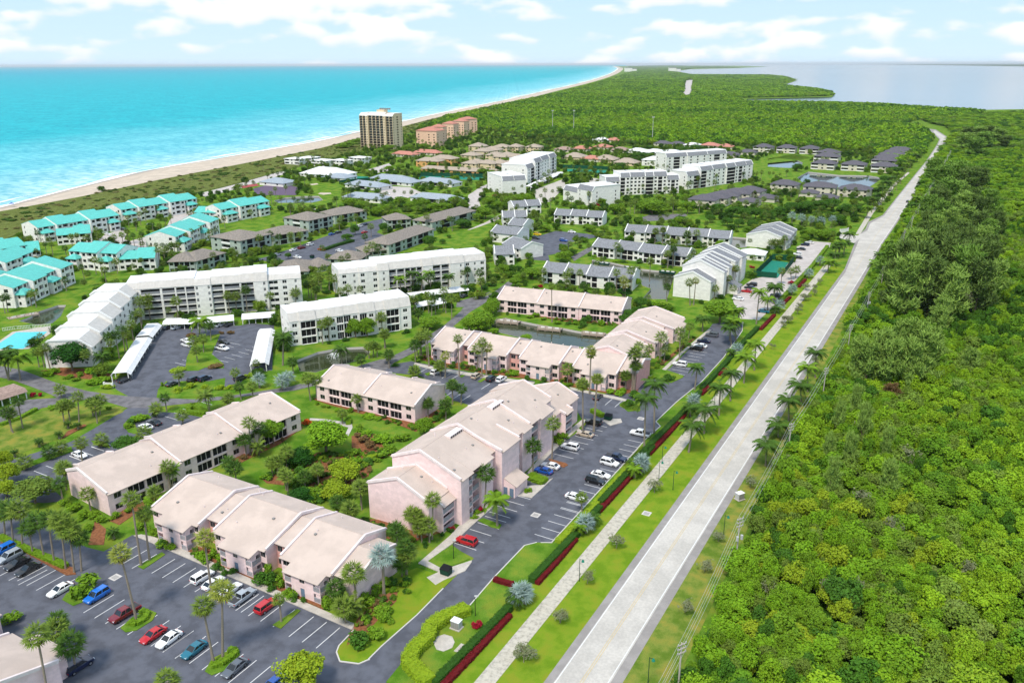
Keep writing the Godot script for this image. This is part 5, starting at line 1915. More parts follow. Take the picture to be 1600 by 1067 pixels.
	sheet("mulch_bed", "mulch", [-53.6,-178.3,-48.7,-185.5,-41.8,-184.5,-34.8,-188.2,-30,-184.4,-34.3,-179.9,-34,-173,-39.2,-167.4,-43.9,-164.3,-52,-169.1], 0, 0.100)
	sheet("mulch_bed", "mulch", [-42.1,-195.2,-36.1,-196.2,-32.2,-188.2,-36,-185.4,-40.8,-188.3], 0, 0.100)
	sheet("mulch_bed", "mulch", [-58.9,-171.9,-53.8,-176.3,-52.9,-168.7,-57.2,-169.8], 0, 0.100)
	sheet("pool_deck", "paving", [-181.4,-270.9,-181.2,-274.9,-182.5,-284.5,-172.3,-291.6,-167.6,-282.9,-165.9,-265.7,-176.8,-263.3], 0, 0.100)
	sheet("pool_water", "pool", [-180.2,-269,-179.6,-272.2,-180.7,-283.8,-169.7,-284.4,-168.6,-277.4,-167.9,-265.7,-177.9,-265.2], 0, 0.140)
	sheet("courts", "court_purple", [-203.2,-648,-195.6,-684.7,-170,-656.1,-160.8,-613.9,-190.8,-614.6], 0, 0.100)
	sheet("courts", "court_red", [-219.1,-662.6,-209.3,-677.3,-203.4,-666,-211.9,-651.7], 0, 0.120)
	sheet("tennis_court", "court_green", [112.1,-365.1,128.5,-395.4,135.2,-390.7,120.7,-361], 0, 0.100)
	sheet("tennis_court", "court_green", [48,-771.5,87.4,-758.4,84.1,-735.4,46.9,-753.5], 0, 0.100)
	sheet("tennis_court", "court_green", [-140.9,-703.3,-139.3,-724.3,-124.4,-718.6,-115.8,-682.8,-133.4,-664.4], 0, 0.100)
	sheet("tennis_court", "court_green", [-81,-728.4,-23.2,-721.5,-22.4,-695.5,-78.2,-701.8], 0, 0.100)
	sheet("putting_green", "verge", [-147,-621.6,-145.6,-626.5,-136.8,-624.7,-135.2,-618.2,-143.1,-615.2], 0, 0.100)
	sheet("sand_bunker", "sand", [-146,-620,-145.5,-625.7,-137.5,-625.5,-135.7,-619.8,-140.7,-615.1], 0, 0.130)
	sheet("sand_bunker", "sand", [-164.9,-672.5,-159.7,-678.1,-157.1,-672.3,-161,-666.8], 0, 0.130)
	sheet("lawn", "dry_lawn", [-132.6,-212.1,-125.5,-215.4,-115.6,-216.2,-109.7,-214.4,-109.2,-211,-111.3,-207,-115.6,-202.2,-118.2,-198.5,-118.4,-194,-121,-188.6,-127.6,-181.2,-138,-198.6,-135.7,-206.3], 0, 0.050)
	sheet("concrete_pad", "paving", [-13.4,-114.1,-12.9,-115.5,-11.7,-116.1,-10.3,-115.5,-9.8,-114.1,-10.1,-112.7,-11.5,-111.8,-12.7,-112.3], 0, 0.200)
	sheet("concrete_pad", "paving", [-9.8,-111.9,-8.7,-113.8,-7.4,-113,-8.6,-111.2], 0, 0.200)
	stalls("parking_lines", [-73.3,-127.6,-76.3,-122.4,-70.7,-126.1,-73.6,-120.9,-68.1,-124.6,-71,-119.4,-65.5,-123.1,-68.4,-117.9,-62.9,-121.7,-65.8,-116.4,-60.2,-120.2,-63.2,-115,-57.6,-118.7,-60.6,-113.5,-55,-117.2,-58,-112,-52.4,-115.7,-55.4,-110.5], 0.14)
	stalls("parking_lines", [-54.9,-117.4,-57.9,-112.2,-52.3,-116,-55.3,-110.7,-49.7,-114.5,-52.6,-109.3,-47.1,-113,-50,-107.8,-44.5,-111.5,-47.4,-106.3,-41.9,-110,-44.8,-104.8,-39.2,-108.6,-42.2,-103.3], 0.14)
	stalls("parking_lines", [-90.7,-136.9,-93.5,-132,-88.1,-135.4,-90.9,-130.5,-85.5,-133.9,-88.3,-129,-82.9,-132.4,-85.7,-127.6], 0.14)
	stalls("parking_lines", [-108.1,-145.9,-110.8,-141,-105.5,-144.4,-108.2,-139.5,-102.9,-142.9,-105.6,-138.1,-100.3,-141.5,-103,-136.6,-97.6,-140,-100.4,-135.1,-95,-138.5,-97.8,-133.6,-92.4,-137,-95.2,-132.1,-89.8,-135.5,-92.6,-130.7], 0.14)
	stalls("parking_lines", [-76,-143.7,-78.8,-138.8,-73.4,-142.2,-76.2,-137.3,-70.8,-140.7,-73.6,-135.9], 0.14)
	stalls("parking_lines", [-66.5,-139,-69.1,-134.3,-63.9,-137.5,-66.5,-132.8,-61.3,-136,-63.9,-131.3,-58.6,-134.5,-61.3,-129.8,-56,-133.1,-58.7,-128.4,-53.4,-131.6,-56.1,-126.9,-50.8,-130.1,-53.5,-125.4,-48.2,-128.6,-50.9,-123.9,-45.6,-127.1,-48.3,-122.4], 0.14)
	stalls("parking_lines", [-46.7,-127.6,-49.4,-122.9,-44.1,-126.1,-46.7,-121.4,-41.5,-124.6,-44.1,-119.9,-38.9,-123.1,-41.5,-118.4], 0.14)
	stalls("parking_lines", [-35.1,-121.1,-38.1,-115.8,-32.5,-119.6,-35.5,-114.4,-29.9,-118.1,-32.8,-112.9], 0.14)
	stalls("parking_lines", [-11.8,-144.4,-7.3,-141.8,-10.4,-147,-5.8,-144.4,-8.9,-149.6,-4.4,-147,-7.4,-152.2,-2.9,-149.6,-5.9,-154.8,-1.4,-152.3], 0.14)
	stalls("parking_lines", [-5,-156.6,-0.5,-154,-3.5,-159.2,1,-156.6,-2,-161.8,2.5,-159.2,-0.6,-164.4,4,-161.9], 0.14)
	stalls("parking_lines", [4.6,-147.6,8.6,-145.3,6.1,-150.2,10.1,-147.9,7.6,-152.8,11.6,-150.5,9,-155.4,13,-153.1,10.5,-158,14.5,-155.7,12,-160.6,16,-158.4], 0.14)
	stalls("parking_lines", [10.7,-158.4,14.7,-156.1,12.2,-161,16.2,-158.7,13.7,-163.6,17.7,-161.3,15.2,-166.2,19.2,-163.9,16.7,-168.8,20.7,-166.5,18.1,-171.4,22.1,-169.1,19.6,-174,23.6,-171.8,21.1,-176.6,25.1,-174.4,22.6,-179.2,26.6,-177,24,-181.8,28.1,-179.6,25.5,-184.5,29.5,-182.2,27,-187.1,31,-184.8,28.5,-189.7,32.5,-187.4,30,-192.3,34,-190], 0.14)
	stalls("parking_lines", [10.5,-184.4,15,-181.8,11.9,-187,16.5,-184.4,13.4,-189.6,18,-187,14.9,-192.2,19.4,-189.6,16.4,-194.8,20.9,-192.2,17.9,-197.4,22.4,-194.8,19.3,-200,23.9,-197.5,20.8,-202.6,25.3,-200.1,22.3,-205.2,26.8,-202.7], 0.14)
	stalls("parking_lines", [49.6,-241.1,53.9,-238.7,51,-243.7,55.4,-241.3,52.5,-246.3,56.9,-243.9,54,-248.9,58.4,-246.5,55.5,-251.6,59.8,-249.1,57,-254.2,61.3,-251.7,58.4,-256.8,62.8,-254.3,59.9,-259.4,64.3,-256.9,61.4,-262,65.7,-259.5], 0.14)
	stalls("parking_lines", [-29.6,-247,-32.3,-242.3,-27,-245.6,-29.7,-240.9,-24.4,-244.1,-27.1,-239.4,-21.8,-242.6,-24.5,-237.9,-19.2,-241.1,-21.8,-236.4,-16.6,-239.6,-19.2,-234.9], 0.14)
	stalls("parking_lines", [-6.7,-232,-9.2,-227.6,-4.1,-230.5,-6.5,-226.1,-1.5,-229,-3.9,-224.6,1.1,-227.5,-1.3,-223.2,3.8,-226,1.3,-221.7], 0.14)
	stalls("parking_lines", [-12.3,-222.7,-14.7,-218.4,-14.9,-224.2,-17.3,-219.8,-17.5,-225.7,-20,-221.3], 0.14)
	stalls("parking_lines", [26.4,-221,23.9,-216.7,29,-219.5,26.5,-215.2,31.6,-218.1,29.1,-213.7,34.2,-216.6,31.7,-212.2], 0.14)
	stalls("parking_lines", [-114.8,-176.2,-110.4,-173.7,-113.3,-178.8,-108.9,-176.3,-111.8,-181.4,-107.5,-178.9,-110.3,-184,-106,-181.5,-108.9,-186.6,-104.5,-184.2,-107.4,-189.2,-103,-186.8,-105.9,-191.8,-101.6,-189.4], 0.14)
	stalls("parking_lines", [-110.4,-184.2,-106,-181.7,-108.9,-186.8,-104.6,-184.3,-107.4,-189.4,-103.1,-186.9,-106,-192,-101.6,-189.5], 0.14)
	stalls("parking_lines", [-96.2,-208.2,-91.8,-205.7,-94.7,-210.8,-90.4,-208.3,-93.2,-213.4,-88.9,-210.9,-91.8,-216,-87.4,-213.5,-90.3,-218.6,-85.9,-216.2], 0.14)
	stalls("parking_lines", [-110.2,-251.4,-105.9,-249,-108.8,-254,-104.4,-251.5,-107.4,-256.5,-103,-254,-105.9,-259,-101.6,-256.5,-104.5,-261.5,-100.2,-259.1,-103.1,-264,-98.7,-261.6,-101.6,-266.6,-97.3,-264.1,-100.2,-269.1,-95.9,-266.6,-98.8,-271.6,-94.4,-269.1], 0.14)
	stalls("parking_lines", [-98.7,-251.3,-94.3,-248.9,-97.2,-253.9,-92.8,-251.5,-95.7,-256.5,-91.4,-254.1,-94.2,-259.2,-89.9,-256.7,-92.7,-261.8,-88.4,-259.3,-91.3,-264.4,-86.9,-261.9,-89.8,-267,-85.4,-264.5], 0.14)
	ribbon("road_marking", "white_line", [-25.7,-46.9,71.9,-221.5,150,-361.2], 0.16)
	ribbon("road_marking", "white_line", [-19.3,-43.4,78.3,-217.9,156.3,-357.6,198.3,-433.2,235.7,-499,265,-551.9,318.4,-644.5,375.1,-745.4], 0.16)
	ribbon("road_marking", "yellow_line", [-22.7,-45.3,75,-219.8,153.1,-359.4], 0.1)
	ribbon("road_marking", "yellow_line", [-22.4,-45.1,75.3,-219.6,153.4,-359.3,204.8,-455.1,230,-499.1,248.5,-531,317.5,-654.5,409.8,-815.8,502.3,-980.7], 0.1)
	kerb_line([86.8,-293.5,83.6,-282.6,69.8,-254.3,58,-233,47.3,-217.2,39,-203.5,39.7,-200.4,34.9,-193.1,26.4,-177.7,31.6,-186.9,7.9,-144.3,5.7,-144.3])
	kerb_line([4.9,-144.4,2.4,-143.3,-3.6,-132.4,-7.7,-124.1,-14.3,-118.7,-16.7,-112.2])
	kerb_line([-12.9,-129.1,-16.9,-121.4,-21.9,-113.3,-23.6,-110.1,-23.4,-110.1,-25,-109,-28.2,-109.6,-29.2,-111.8,-29.1,-113.4,-27.4,-117.3])


func lay_build():
	look("pink", "pink_wall", "pink_roof", "pink_roof", "pink_trim", "railing", "frame")
	look("white", "white_wall", "mansard", "white_roof", "white_paint", "railing", "white_paint", "building", true)
	look("teal", "white_wall", "teal_roof", "teal_roof", "teal_roof", "white_paint", "white_paint")
	look("sage", "sage_wall", "taupe_roof", "taupe_roof", "white_paint", "white_paint", "white_paint")
	look("grey", "white_wall", "grey_roof", "grey_roof", "white_paint", "railing", "frame")
	look("mid", "white_wall", "grey_roof", "white_roof", "white_paint", "railing", "white_paint", "building", true)
	look("tower", "tan_wall", "white_roof", "white_roof", "tan_wall", "screen", "frame", "building", true)
	look("peach", "peach_wall", "red_roof", "red_roof", "peach_wall", "white_paint", "white_paint")
	look("slate", "cream_wall", "slate_roof", "slate_roof", "white_paint", "white_paint", "white_paint", "house")
	look("tan", "tan_wall", "tan_roof", "tan_roof", "white_paint", "white_paint", "white_paint", "house")
	look("paleh", "white_wall", "white_roof", "white_roof", "white_paint", "white_paint", "white_paint", "house")
	look("redh", "cream_wall", "red_roof", "red_roof", "white_paint", "white_paint", "white_paint", "house")
	look("brownh", "cream_wall", "brown_roof", "brown_roof", "white_paint", "white_paint", "white_paint", "house")
	look("blue", "white_wall", "blue_roof", "blue_roof", "white_paint", "white_paint", "white_paint")
	look("ochre", "orange_wall", "tan_roof", "tan_roof", "white_paint", "white_paint", "white_paint")
	var g0 := "two-storey pink condominium blocks with stepped shingle roofs"
	building("condominium_block", "pink two-storey block with three entry towers facing the front car park", g0, [-65.6, -141.7, -0.516], style.pink, [["p",-12,2,[-2.5,5.1,-12.3,7.9,-18.5,6],3,2,"W...W.W","","",""],["p",-8,0.6,[-0.2,4.5,-2.6,5.1],0,2,"B.D.B","","B",""],["c",2,6.2,[-5,5.7,-12.3,7.5,-18.4,5.9],0,2,"WW","",""],["p",6.2,20.3,[-2.6,5.1,-12.4,7.9,-18.5,6],3,2,"W...W.W","","",""],["p",10.2,18.8,[-0.2,4.5,-2.7,5.1],0,2,"B.D.B","","B",""],["c",20.3,24,[-5.2,5.6,-12.4,7.4,-18.4,5.9],0,2,"WW","",""],["p",24,36.4,[-2.7,5,-12.4,7.8,-18.5,6],3,2,"W...W","","",""],["p",27,35.6,[-0.3,4.4,-2.8,5],0,2,"B.D.B","","B",""],["p",36.4,41.3,[-3.6,4.9,-10.2,7,-15.3,5.7],2,2,"W.","","",""]])
	building("condominium_block", "long pink two-storey block with screened porches left of the garden court", g0, [-87.2, -155.7, 0.963], style.pink, [["p",0,17.8,[0.6,5.2,-10.5,7.9,-15.5,6.1],3,2,"WLLW","","",""],["p",17.8,35.6,[-0.2,5.2,-10.5,8.2,-15.5,6.1],3,2,"WLLW","","",""],["p",35.6,53.4,[0.6,5.2,-10.5,7.9,-15.5,6.1],3,2,"WLLW","","",""],["p",3,11,[-15.5,6.1,-18.5,5.2],3,2,"","","",""],["p",20.8,28.8,[-15.5,6.1,-18.5,5.2],3,2,"","","",""],["p",38.6,46.6,[-15.5,6.1,-18.5,5.2],3,2,"","","",""]])
	building("condominium_block", "pink two-storey block with screened porches at the top of the garden court", g0, [-56.5, -219.3, -0.494], style.pink, [["p",0,17.2,[0,5,-8.3,7.9,-15,5.7],3,2,"WLLW","","",""],["p",17.2,34.4,[0,5,-8.3,8.2,-15,5.7],3,2,"WLLW","","",""],["p",6,14,[-15,5.7,-17.5,5],3,2,"","","",""],["p",23.2,31.2,[-15,5.7,-17.5,5],3,2,"","","",""]])
	building("condominium_block", "pink two-storey block on the far bank of the canal with three wooden decks", g0, [-5.8, -308.8, -0.357], style.pink, [["p",0,16.6,[0,5,-9,7.9,-16,5.7],3,2,"WLLW","","",""],["p",16.6,33.2,[0.4,5,-9,8.1,-16,5.7],3,2,"WLLW","","",""],["p",33.2,49.8,[0,5,-9,7.9,-16,5.7],3,2,"WLLW","","",""]])
	building("condominium_block", "long pink two-storey block in front of the canal beside the tall white-trunked palms", g0, [-27.4, -253.8, -0.469], style.pink, [["p",0,11,[-1.5,5.1,-11,8,-17,5.8],3,2,"W...W","","",""],["p",2,10,[0.6,4.5,-1.6,5.1],0,2,"B.D.B","","B",""],["c",11,14,[-4,5.6,-11,7.6,-16.8,5.7],0,2,"WW","",""],["p",14,28,[-1.5,5.1,-11,8,-17,5.8],3,2,"W...W","","",""],["p",17.5,25.5,[0.6,4.5,-1.6,5.1],0,2,"B.D.B","","B",""],["c",28,32.5,[-4,5.6,-11,7.6,-16.8,5.7],0,2,"WW","",""],["p",32.5,46,[-1.5,5.1,-11,8,-17,5.8],3,2,"W...W","","",""],["p",35.8,43.8,[0.6,4.5,-1.6,5.1],0,2,"B.D.B","","B",""],["c",46,50.5,[-4,5.6,-11,7.6,-16.8,5.7],0,2,"WW","",""],["p",50.5,64.5,[-1.5,5.1,-11,8,-17,5.8],3,2,"W...W","","",""],["p",54,62,[0.6,4.5,-1.6,5.1],0,2,"B.D.B","","B",""],["c",64.5,70,[-4,5.6,-11,7.6,-16.8,5.7],2,2,"W.","",""]])
	building("condominium_block", "pink two-storey block running beside the upper car park with stepped gables", g0, [46.4, -249.3, 1.105], style.pink, [["p",-13,1,[-3,5.2,-11.5,8,-18,5.8],3,2,"W...W","","",""],["p",-10,-3,[-1.4,4.7,-3.1,5.2],0,2,"B.D.B","","B",""],["c",1,4.5,[-5.5,5.6,-11.5,7.6,-17.8,5.7],0,2,"WW","",""],["p",4.5,18,[-1.5,5.2,-11.5,8,-18,5.8],3,2,"W...W","","",""],["p",7.5,14.5,[0.1,4.7,-1.6,5.2],0,2,"B.D.B","","B",""],["c",18,22,[-4,5.6,-11.5,7.6,-17.8,5.7],0,2,"WW","",""],["p",22,36,[-0.5,5.2,-11.5,8,-18,5.8],3,2,"W...W","","",""],["p",25,32,[1.1,4.7,-0.6,5.2],0,2,"B.D.B","","B",""]])
	building("condominium_block", "pink block cut off by the bottom left corner of the view", g0, [-67.9, -105.3, 2.626], style.pink, [["p",1,14,[-2.5,5.1,-12.3,7.9,-18.5,6],3,2,"W...W.W","","",""],["p",3,11,[-0.2,4.5,-2.6,5.1],0,2,"B.D.B","","B",""],["c",14,19,[-5,5.6,-12.3,7.5,-18.4,5.9],0,2,"WW","",""],["p",19,32,[-2.5,5.1,-12.3,7.9,-18.5,6],3,2,"W...W.W","","",""],["p",21,29,[-0.2,4.5,-2.6,5.1],0,2,"B.D.B","","B",""],["c",32,37,[-5,5.6,-12.3,7.5,-18.4,5.9],0,2,"WW","",""],["p",37,50,[-2.5,5.1,-12.3,7.9,-18.5,6],3,2,"W...W.W","","",""],["p",39,47,[-0.2,4.5,-2.6,5.1],0,2,"B.D.B","","B",""],["c",50,55,[-5,5.6,-12.3,7.5,-18.4,5.9],0,2,"WW","",""]])
	building("condominium_block", "tall pink four-storey block with balconies and a blank gable end", "", [-10.9, -151.2, 1.055], style.pink, [["p",-6.8,0,[-3.2,7.6,-11,11.2,-18.8,8.3],3,3,"","","",""],["p",-4.6,0,[-1.4,6.3,-3.2,7.4],1,3,"B","","",""],["p",0,4.4,[0.3,10.6,-10,14.8,-17.4,11.8],1,4,"..B","","",""],["p",4.4,7.8,[-0.1,10.8,-10,14.8,-17.4,11.8],0,4,"S","","",""],["p",7.8,12.6,[0.4,10.6,-10,14.8,-17.4,11.8],0,4,"","","",""],["p",12.6,14.6,[-0.6,11,-10,14.7,-17.4,11.7],0,4,"w","","",""],["p",14.6,22.5,[1.6,11.2,-4.5,13],3,4,"","","",""],["p",14.6,22.5,[-4.5,13,-10,15.1,-17.4,11.8],1,4,"","","",""],["p",22.5,26.2,[-0.2,10.9,-10,14.8,-17.4,11.7],0,4,"S","","",""],["p",26.2,30.8,[0.4,10.7,-10,14.8,-17.4,11.8],0,4,"","","",""],["p",30.8,35.2,[-0.1,11,-10,15,-17.4,11.8],1,4,"B","","",""],["p",35.2,42,[0.4,10.8,-10,15,-17.4,11.8],0,4,"","","",""],["p",42,46,[-2.3,11.6,-10.2,14.9,-17.6,12],2,4,"","","",""],["p",46,60,[-1.2,7.2,-7.3,10,-15,7.4],2,3,"..S.","","",""],["p",49,53,[0.6,6.6,-1.2,7.2],3,3,"B","","",""],["p",15.4,21.2,[4.4,2.9,1.2,4.4],0,1,"","","",""]])
	clerestory(get_child(get_child_count() - 1), [[9,14,-8.2,15],[27,32.5,-8.2,15]])
	wall_doors(get_child(get_child_count() - 1), [[15.4,2],[15.4,3.6]])
	var g1 := "white condominium blocks with flat roofs and sloping parapets"
	building("condominium_block", "white three-storey block with dark screened porches behind the fountain pond", g1, [-76.3, -267.5, 0.469], style.white, [["p",0,3.5,[0,8.6,-1.7,11.3,-12.8,11.3,-14,8.6],0,3,"W","W.W","W.W",""],["p",3.5,9.2,[0.5,8.6,-1.2,11.6,-12.8,11.6,-14,8.6],0,3,"L","","W.W",""],["p",9.2,13.6,[0,8.6,-1.7,11.3,-12.8,11.3,-14,8.6],0,3,"WW","","W.W",""],["p",13.6,18.9,[0.4,8.6,-1.3,11.5,-12.8,11.5,-14,8.6],0,3,"WL","","W.W",""],["p",18.9,24.6,[0,8.6,-1.7,11.5,-12.8,11.5,-14,8.6],0,3,"LW","","W.W",""],["p",24.6,30.4,[0.5,8.6,-1.2,11.8,-12.8,11.8,-14,8.6],0,3,"LW","","W.W",""],["p",30.4,34.3,[0,8.6,-1.7,11.4,-12.8,11.4,-14,8.6],0,3,"W","","W.W",""],["p",34.3,39.6,[0.5,8.6,-1.2,11.8,-12.8,11.8,-14,8.6],0,3,"L","","W.W",""],["p",39.6,44,[0.2,8.6,-1.5,11.8,-12.8,11.8,-14,8.6],0,3,"W","","W.W",""]])
	building("condominium_block", "white four-storey block behind the small carports right of the lake", g1, [-71.1, -327.8, 0.410], style.white, [["p",0,8.4,[0,10.4,-1.7,12,-13.8,12,-15,10.4],0,4,"Ww","W.W","W.W",""],["p",8.4,16.2,[0.6,10.4,-1.1,12.2,-13.8,12.2,-15,10.4],0,4,"W.W","","W.W",""],["p",16.2,20.8,[1.2,10.4,-0.5,13.2,-13.8,13.2,-15,10.4],0,4,"w","","W.W",""],["p",20.8,27.9,[0.2,10.4,-1.5,13.2,-13.8,13.2,-15,10.4],0,4,"BB","","W.W",""],["p",27.9,35.7,[0.2,10.4,-1.5,13.3,-13.8,13.3,-15,10.4],0,4,"BBB","","W.W",""],["p",35.7,40.2,[0.9,10.4,-0.8,13.5,-13.8,13.5,-15,10.4],0,4,".","","W.W",""],["p",40.2,48,[0.2,10.4,-1.5,13.5,-13.8,13.5,-15,10.4],0,4,"BB","","W.W",""],["p",48,54.5,[1.2,10.4,-0.5,13.6,-13.8,13.6,-15,10.4],0,4,".w","","W.W",""],["p",54.5,64.9,[0.4,10.4,-1.3,13.1,-13.8,13.1,-15,10.4],0,4,"WwW","","W.W",""]])
	building("condominium_block", "long white five-storey block with rows of balconies above white carports", g1, [-145.2, -298.1, 0.277], style.white, [["p",0,4.5,[0,12,-1.7,14.1,-13.8,14.1,-15,12],0,5,".","","W.W",""],["p",4.5,12.2,[0.3,12,-1.4,14.4,-13.8,14.4,-15,12],0,5,"B","","W.W",""],["p",12.2,17.3,[0.3,12,-1.4,14.4,-13.8,14.4,-15,12],0,5,"B","","W.W",""],["p",17.3,24.3,[0.3,12,-1.4,14.6,-13.8,14.6,-15,12],0,5,"BB","","W.W",""],["p",24.3,30.1,[0.9,12,-0.8,14.2,-13.8,14.2,-15,12],0,5,"w..w","","W.W",""],["p",30.1,34.6,[0.2,12,-1.5,14.6,-13.8,14.6,-15,12],0,5,"B","","W.W",""],["p",34.6,41,[0.4,12,-1.3,14.7,-13.8,14.7,-15,12],0,5,"B","","W.W",""],["p",41,46.1,[0.3,12,-1.4,15,-13.8,15,-15,12],0,5,"B","","W.W",""],["p",46.1,51.2,[1,12,-0.7,15.3,-13.8,15.3,-15,12],0,5,".w","","W.W",""],["p",51.2,64,[0.2,12,-1.5,13.8,-13.8,13.8,-15,12],0,5,"GWw","","W.W",""]])
	building("condominium_block", "white block stepping up in five terraces beside the swimming pool", g1, [-134.8, -248.3, 1.681], style.white, [["p",0,10.7,[0,6.2,-4,9,-13,9,-15,7.5],1,3,"WW","W.w","",""],["p",10.7,21.3,[-1,7.8,-5,10.5,-13,10.5,-15,9],1,3,"WW","W.w","",""],["p",21.3,32,[-0.5,9.2,-4.5,12.2,-13,12.2,-15,10.7],1,4,"WW","W.w","",""],["p",32,42.7,[-1,10.2,-5,13.2,-13,13.2,-15,11.7],1,4,"WW","W.w","",""],["p",42.7,53.4,[-1,11,-5,14,-13,14,-15,12.5],1,5,"WW","W.w","",""]])
	teal_block("turquoise-roofed block nearest the beach on the left, behind a palm grove", [-259.5,-444.1,0.972], 47.3, 17, 3, 5)
	teal_block("turquoise-roofed low wing in front of the seaward block", [-245.5,-436.4,0.451], 16.8, 10, 2, 2)
	teal_block("turquoise-roofed block beside the sandy drive nearest the dunes", [-240,-502,0.980], 53.7, 16, 3, 5)
	teal_block("turquoise-roofed block facing the long lawn, behind the white terraces", [-212.2,-385.5,-0.260], 27.3, 14, 3, 3)
	teal_block("lower turquoise-roofed end block facing the long lawn", [-185.8,-378.5,0.251], 16.6, 12, 2, 2)
	teal_block("turquoise-roofed block on the left edge facing the green lawn", [-199,-315.8,1.556], 40, 17, 3, 4)
	teal_block("turquoise-roofed block cut off by the left edge, behind the palms", [-252.9,-382.3,0.908], 20.9, 17, 3, 3)
	teal_block("turquoise-roofed low end block among palms at the left edge", [-244.9,-394.1,0.526], 12.1, 9, 2, 2)
	teal_block("turquoise-roofed block tucked behind the left edge block", [-229.6,-346.2,1.549], 37.2, 14, 3, 3)
	teal_block("turquoise-roofed block at the corner of the taupe estate", [-173.8,-417.8,1.522], 49.6, 16, 3, 4)
	teal_block("turquoise-roofed low wing with palms before the taupe estate", [-186.1,-425,-0.015], 9.9, 9, 2, 2)
	teal_block("turquoise-roofed block beside the golf lawn", [-178.6,-501.4,1.015], 38.8, 14, 3, 3)
	teal_block("turquoise-roofed block left of the golf lawn", [-197.8,-509.1,-0.157], 17.8, 12, 2, 2)
	sage_block("sage block with taupe hip roof behind the long white block", [-159.8,-372.8,0.106], 11.7, 14, 2, "WLWLW")
	sage_block("sage block with two wings behind the long white block", [-147.4,-374.1,1.153], 19.1, 14, 2, "WLWLW")
	sage_block("sage block with a balcony corner beside the taupe estate car park", [-136.7,-406.6,1.033], 20.4, 22, 3, "WLWLW")
	sage_block("sage block at the end of the taupe estate car park with a low front wing", [-128,-433.2,0.770], 21.5, 16, 2, "WLWLW")
	sage_block("tall sage block beside the taupe estate car park entrance", [-115.4,-462.3,1.006], 19.1, 20, 3, "WLWLW")
	sage_block("sage block among palms beyond the taupe estate car park", [-107.4,-495.4,0.796], 23.5, 16, 2, "WLWLW")
	sage_block("sage low wing left of the long lawn", [-74.1,-404.7,0.527], 12.8, 12, 1, "GGG")
	sage_block("long sage block with porches facing the lawn", [-62.4,-409.5,1.141], 45.7, 14, 2, "WLWLWLLW")
	sage_block("sage block with roof dormers beyond the lawn", [-72.9,-477.9,0.379], 13.9, 13, 2, "WLWLW")
	sage_block("sage block with roof dormers at the top end of the lawn", [-46.1,-471.8,1.032], 45.8, 14, 2, "WLWLW")
	sage_block("small taupe-roofed villa behind the white blocks", [-109.3,-365.4,-0.013], 15.9, 20, 1, "W.W")
	sage_block("small taupe-roofed villa beside the palms left of the white block", [-90,-390.8,-0.199], 16.3, 14, 1, "W.W")
	sage_block("taupe-roofed pavilion near the lawn path", [-90.6,-373.3,0.769], 8, 10, 1, "WW")
	grey_block("white block with grey roof behind the pink canal block", [13.3,-353.4,-0.390], 40.9, 14, 4, "WL.W")
	grey_block("white block with grey roof and dark porches on the upper canal bank", [40.6,-405.7,-0.540], 49.1, 14, 4, "WLLW")
	grey_block("white block with grey roof at the back of the canal estate", [61.9,-443.5,-0.368], 56.1, 14, 5, "WL.W")
	grey_block("small white block with grey roof beside the round flower bed", [25.9,-496.5,-0.334], 30, 12, 3, "W.LW")
	grey_block("grey-roofed townhouse left of the little car park, nearest from the white blocks", [-8.1,-387.3,0.082], 9.4, 14, 1, "W.W")
	grey_block("grey-roofed townhouse left of the little car park, second from the white blocks", [-4.9,-412,-0.950], 16.2, 14, 1, "W.W")
	grey_block("grey-roofed townhouse left of the little car park, third from the white blocks", [-11.5,-442.7,-0.492], 16.5, 14, 1, "W.W")
	grey_block("grey-roofed townhouse left of the little car park, fourth from the white blocks", [-2.1,-464.7,-0.465], 9.6, 14, 1, "W.W")
	grey_block("grey-roofed townhouse left of the little car park, fifth from the white blocks", [-5.2,-487.6,0.077], 14.7, 14, 2, "W.W")
	grey_block("grey-roofed townhouse left of the little car park, farthest from the white blocks", [1.4,-526.2,0.269], 18.9, 14, 2, "W.W")
	building("condominium_block", "tall white four-storey block with grey roofs beside the tennis courts", "", [87.1, -327.5, 1.075], style.grey, [["p",-6.8,0,[-3.2,7.6,-11,11.2,-18.8,8.3],3,3,"","","",""],["p",0,4.2,[0.3,10.6,-10,14.8,-17.4,11.8],3,4,"","","",""],["p",4.2,7.6,[-1.4,11.2,-10,14.7,-17.4,11.7],0,4,"S","","",""],["p",7.6,12.6,[0.3,10.9,-10,15,-17.4,11.8],3,4,"","","",""],["p",12.6,18,[-2.2,11.6,-10,14.8,-17.4,11.7],0,4,"BB","","",""],["p",18,26,[0.3,11.4,-10,15,-17.4,11.8],3,4,".w.","","",""],["p",26,30,[-1.4,11.4,-10,14.9,-17.4,11.7],0,4,"S","","",""],["p",30,38,[0.4,11,-10,15,-17.4,11.8],3,4,"","","",""],["p",38,46,[-1.2,7.2,-7.3,10,-15,7.4],3,3,"..S.","","",""],["p",8,15,[4.4,2.9,0.3,4.4],0,1,"W.W","","",""]], true)
	building("condominium_block", "white gabled block with grey roof beyond the tennis courts", "", [142.6, -418.4, 1.033], style.grey, [["p",0,9.9,[-0,5.6,-11,9,-21,6.2],3,2,"WBW","","",""],["p",9.9,19.8,[-0.8,5.6,-11,9,-21,6.2],3,2,"WBW","","",""],["p",19.8,29.7,[-1.6,5.6,-11,9,-21,6.2],3,2,"WBW","","",""]], true)
	building("clubhouse", "low white-roofed clubhouse beside the tennis courts", "", [113.1, -398.8, -0.425], style.paleh, [["hip",0,11.8,[0,3,-9,5],0,1,"WWW","",""]], true)
	var g2 := "white six-storey blocks with grey roof bands"
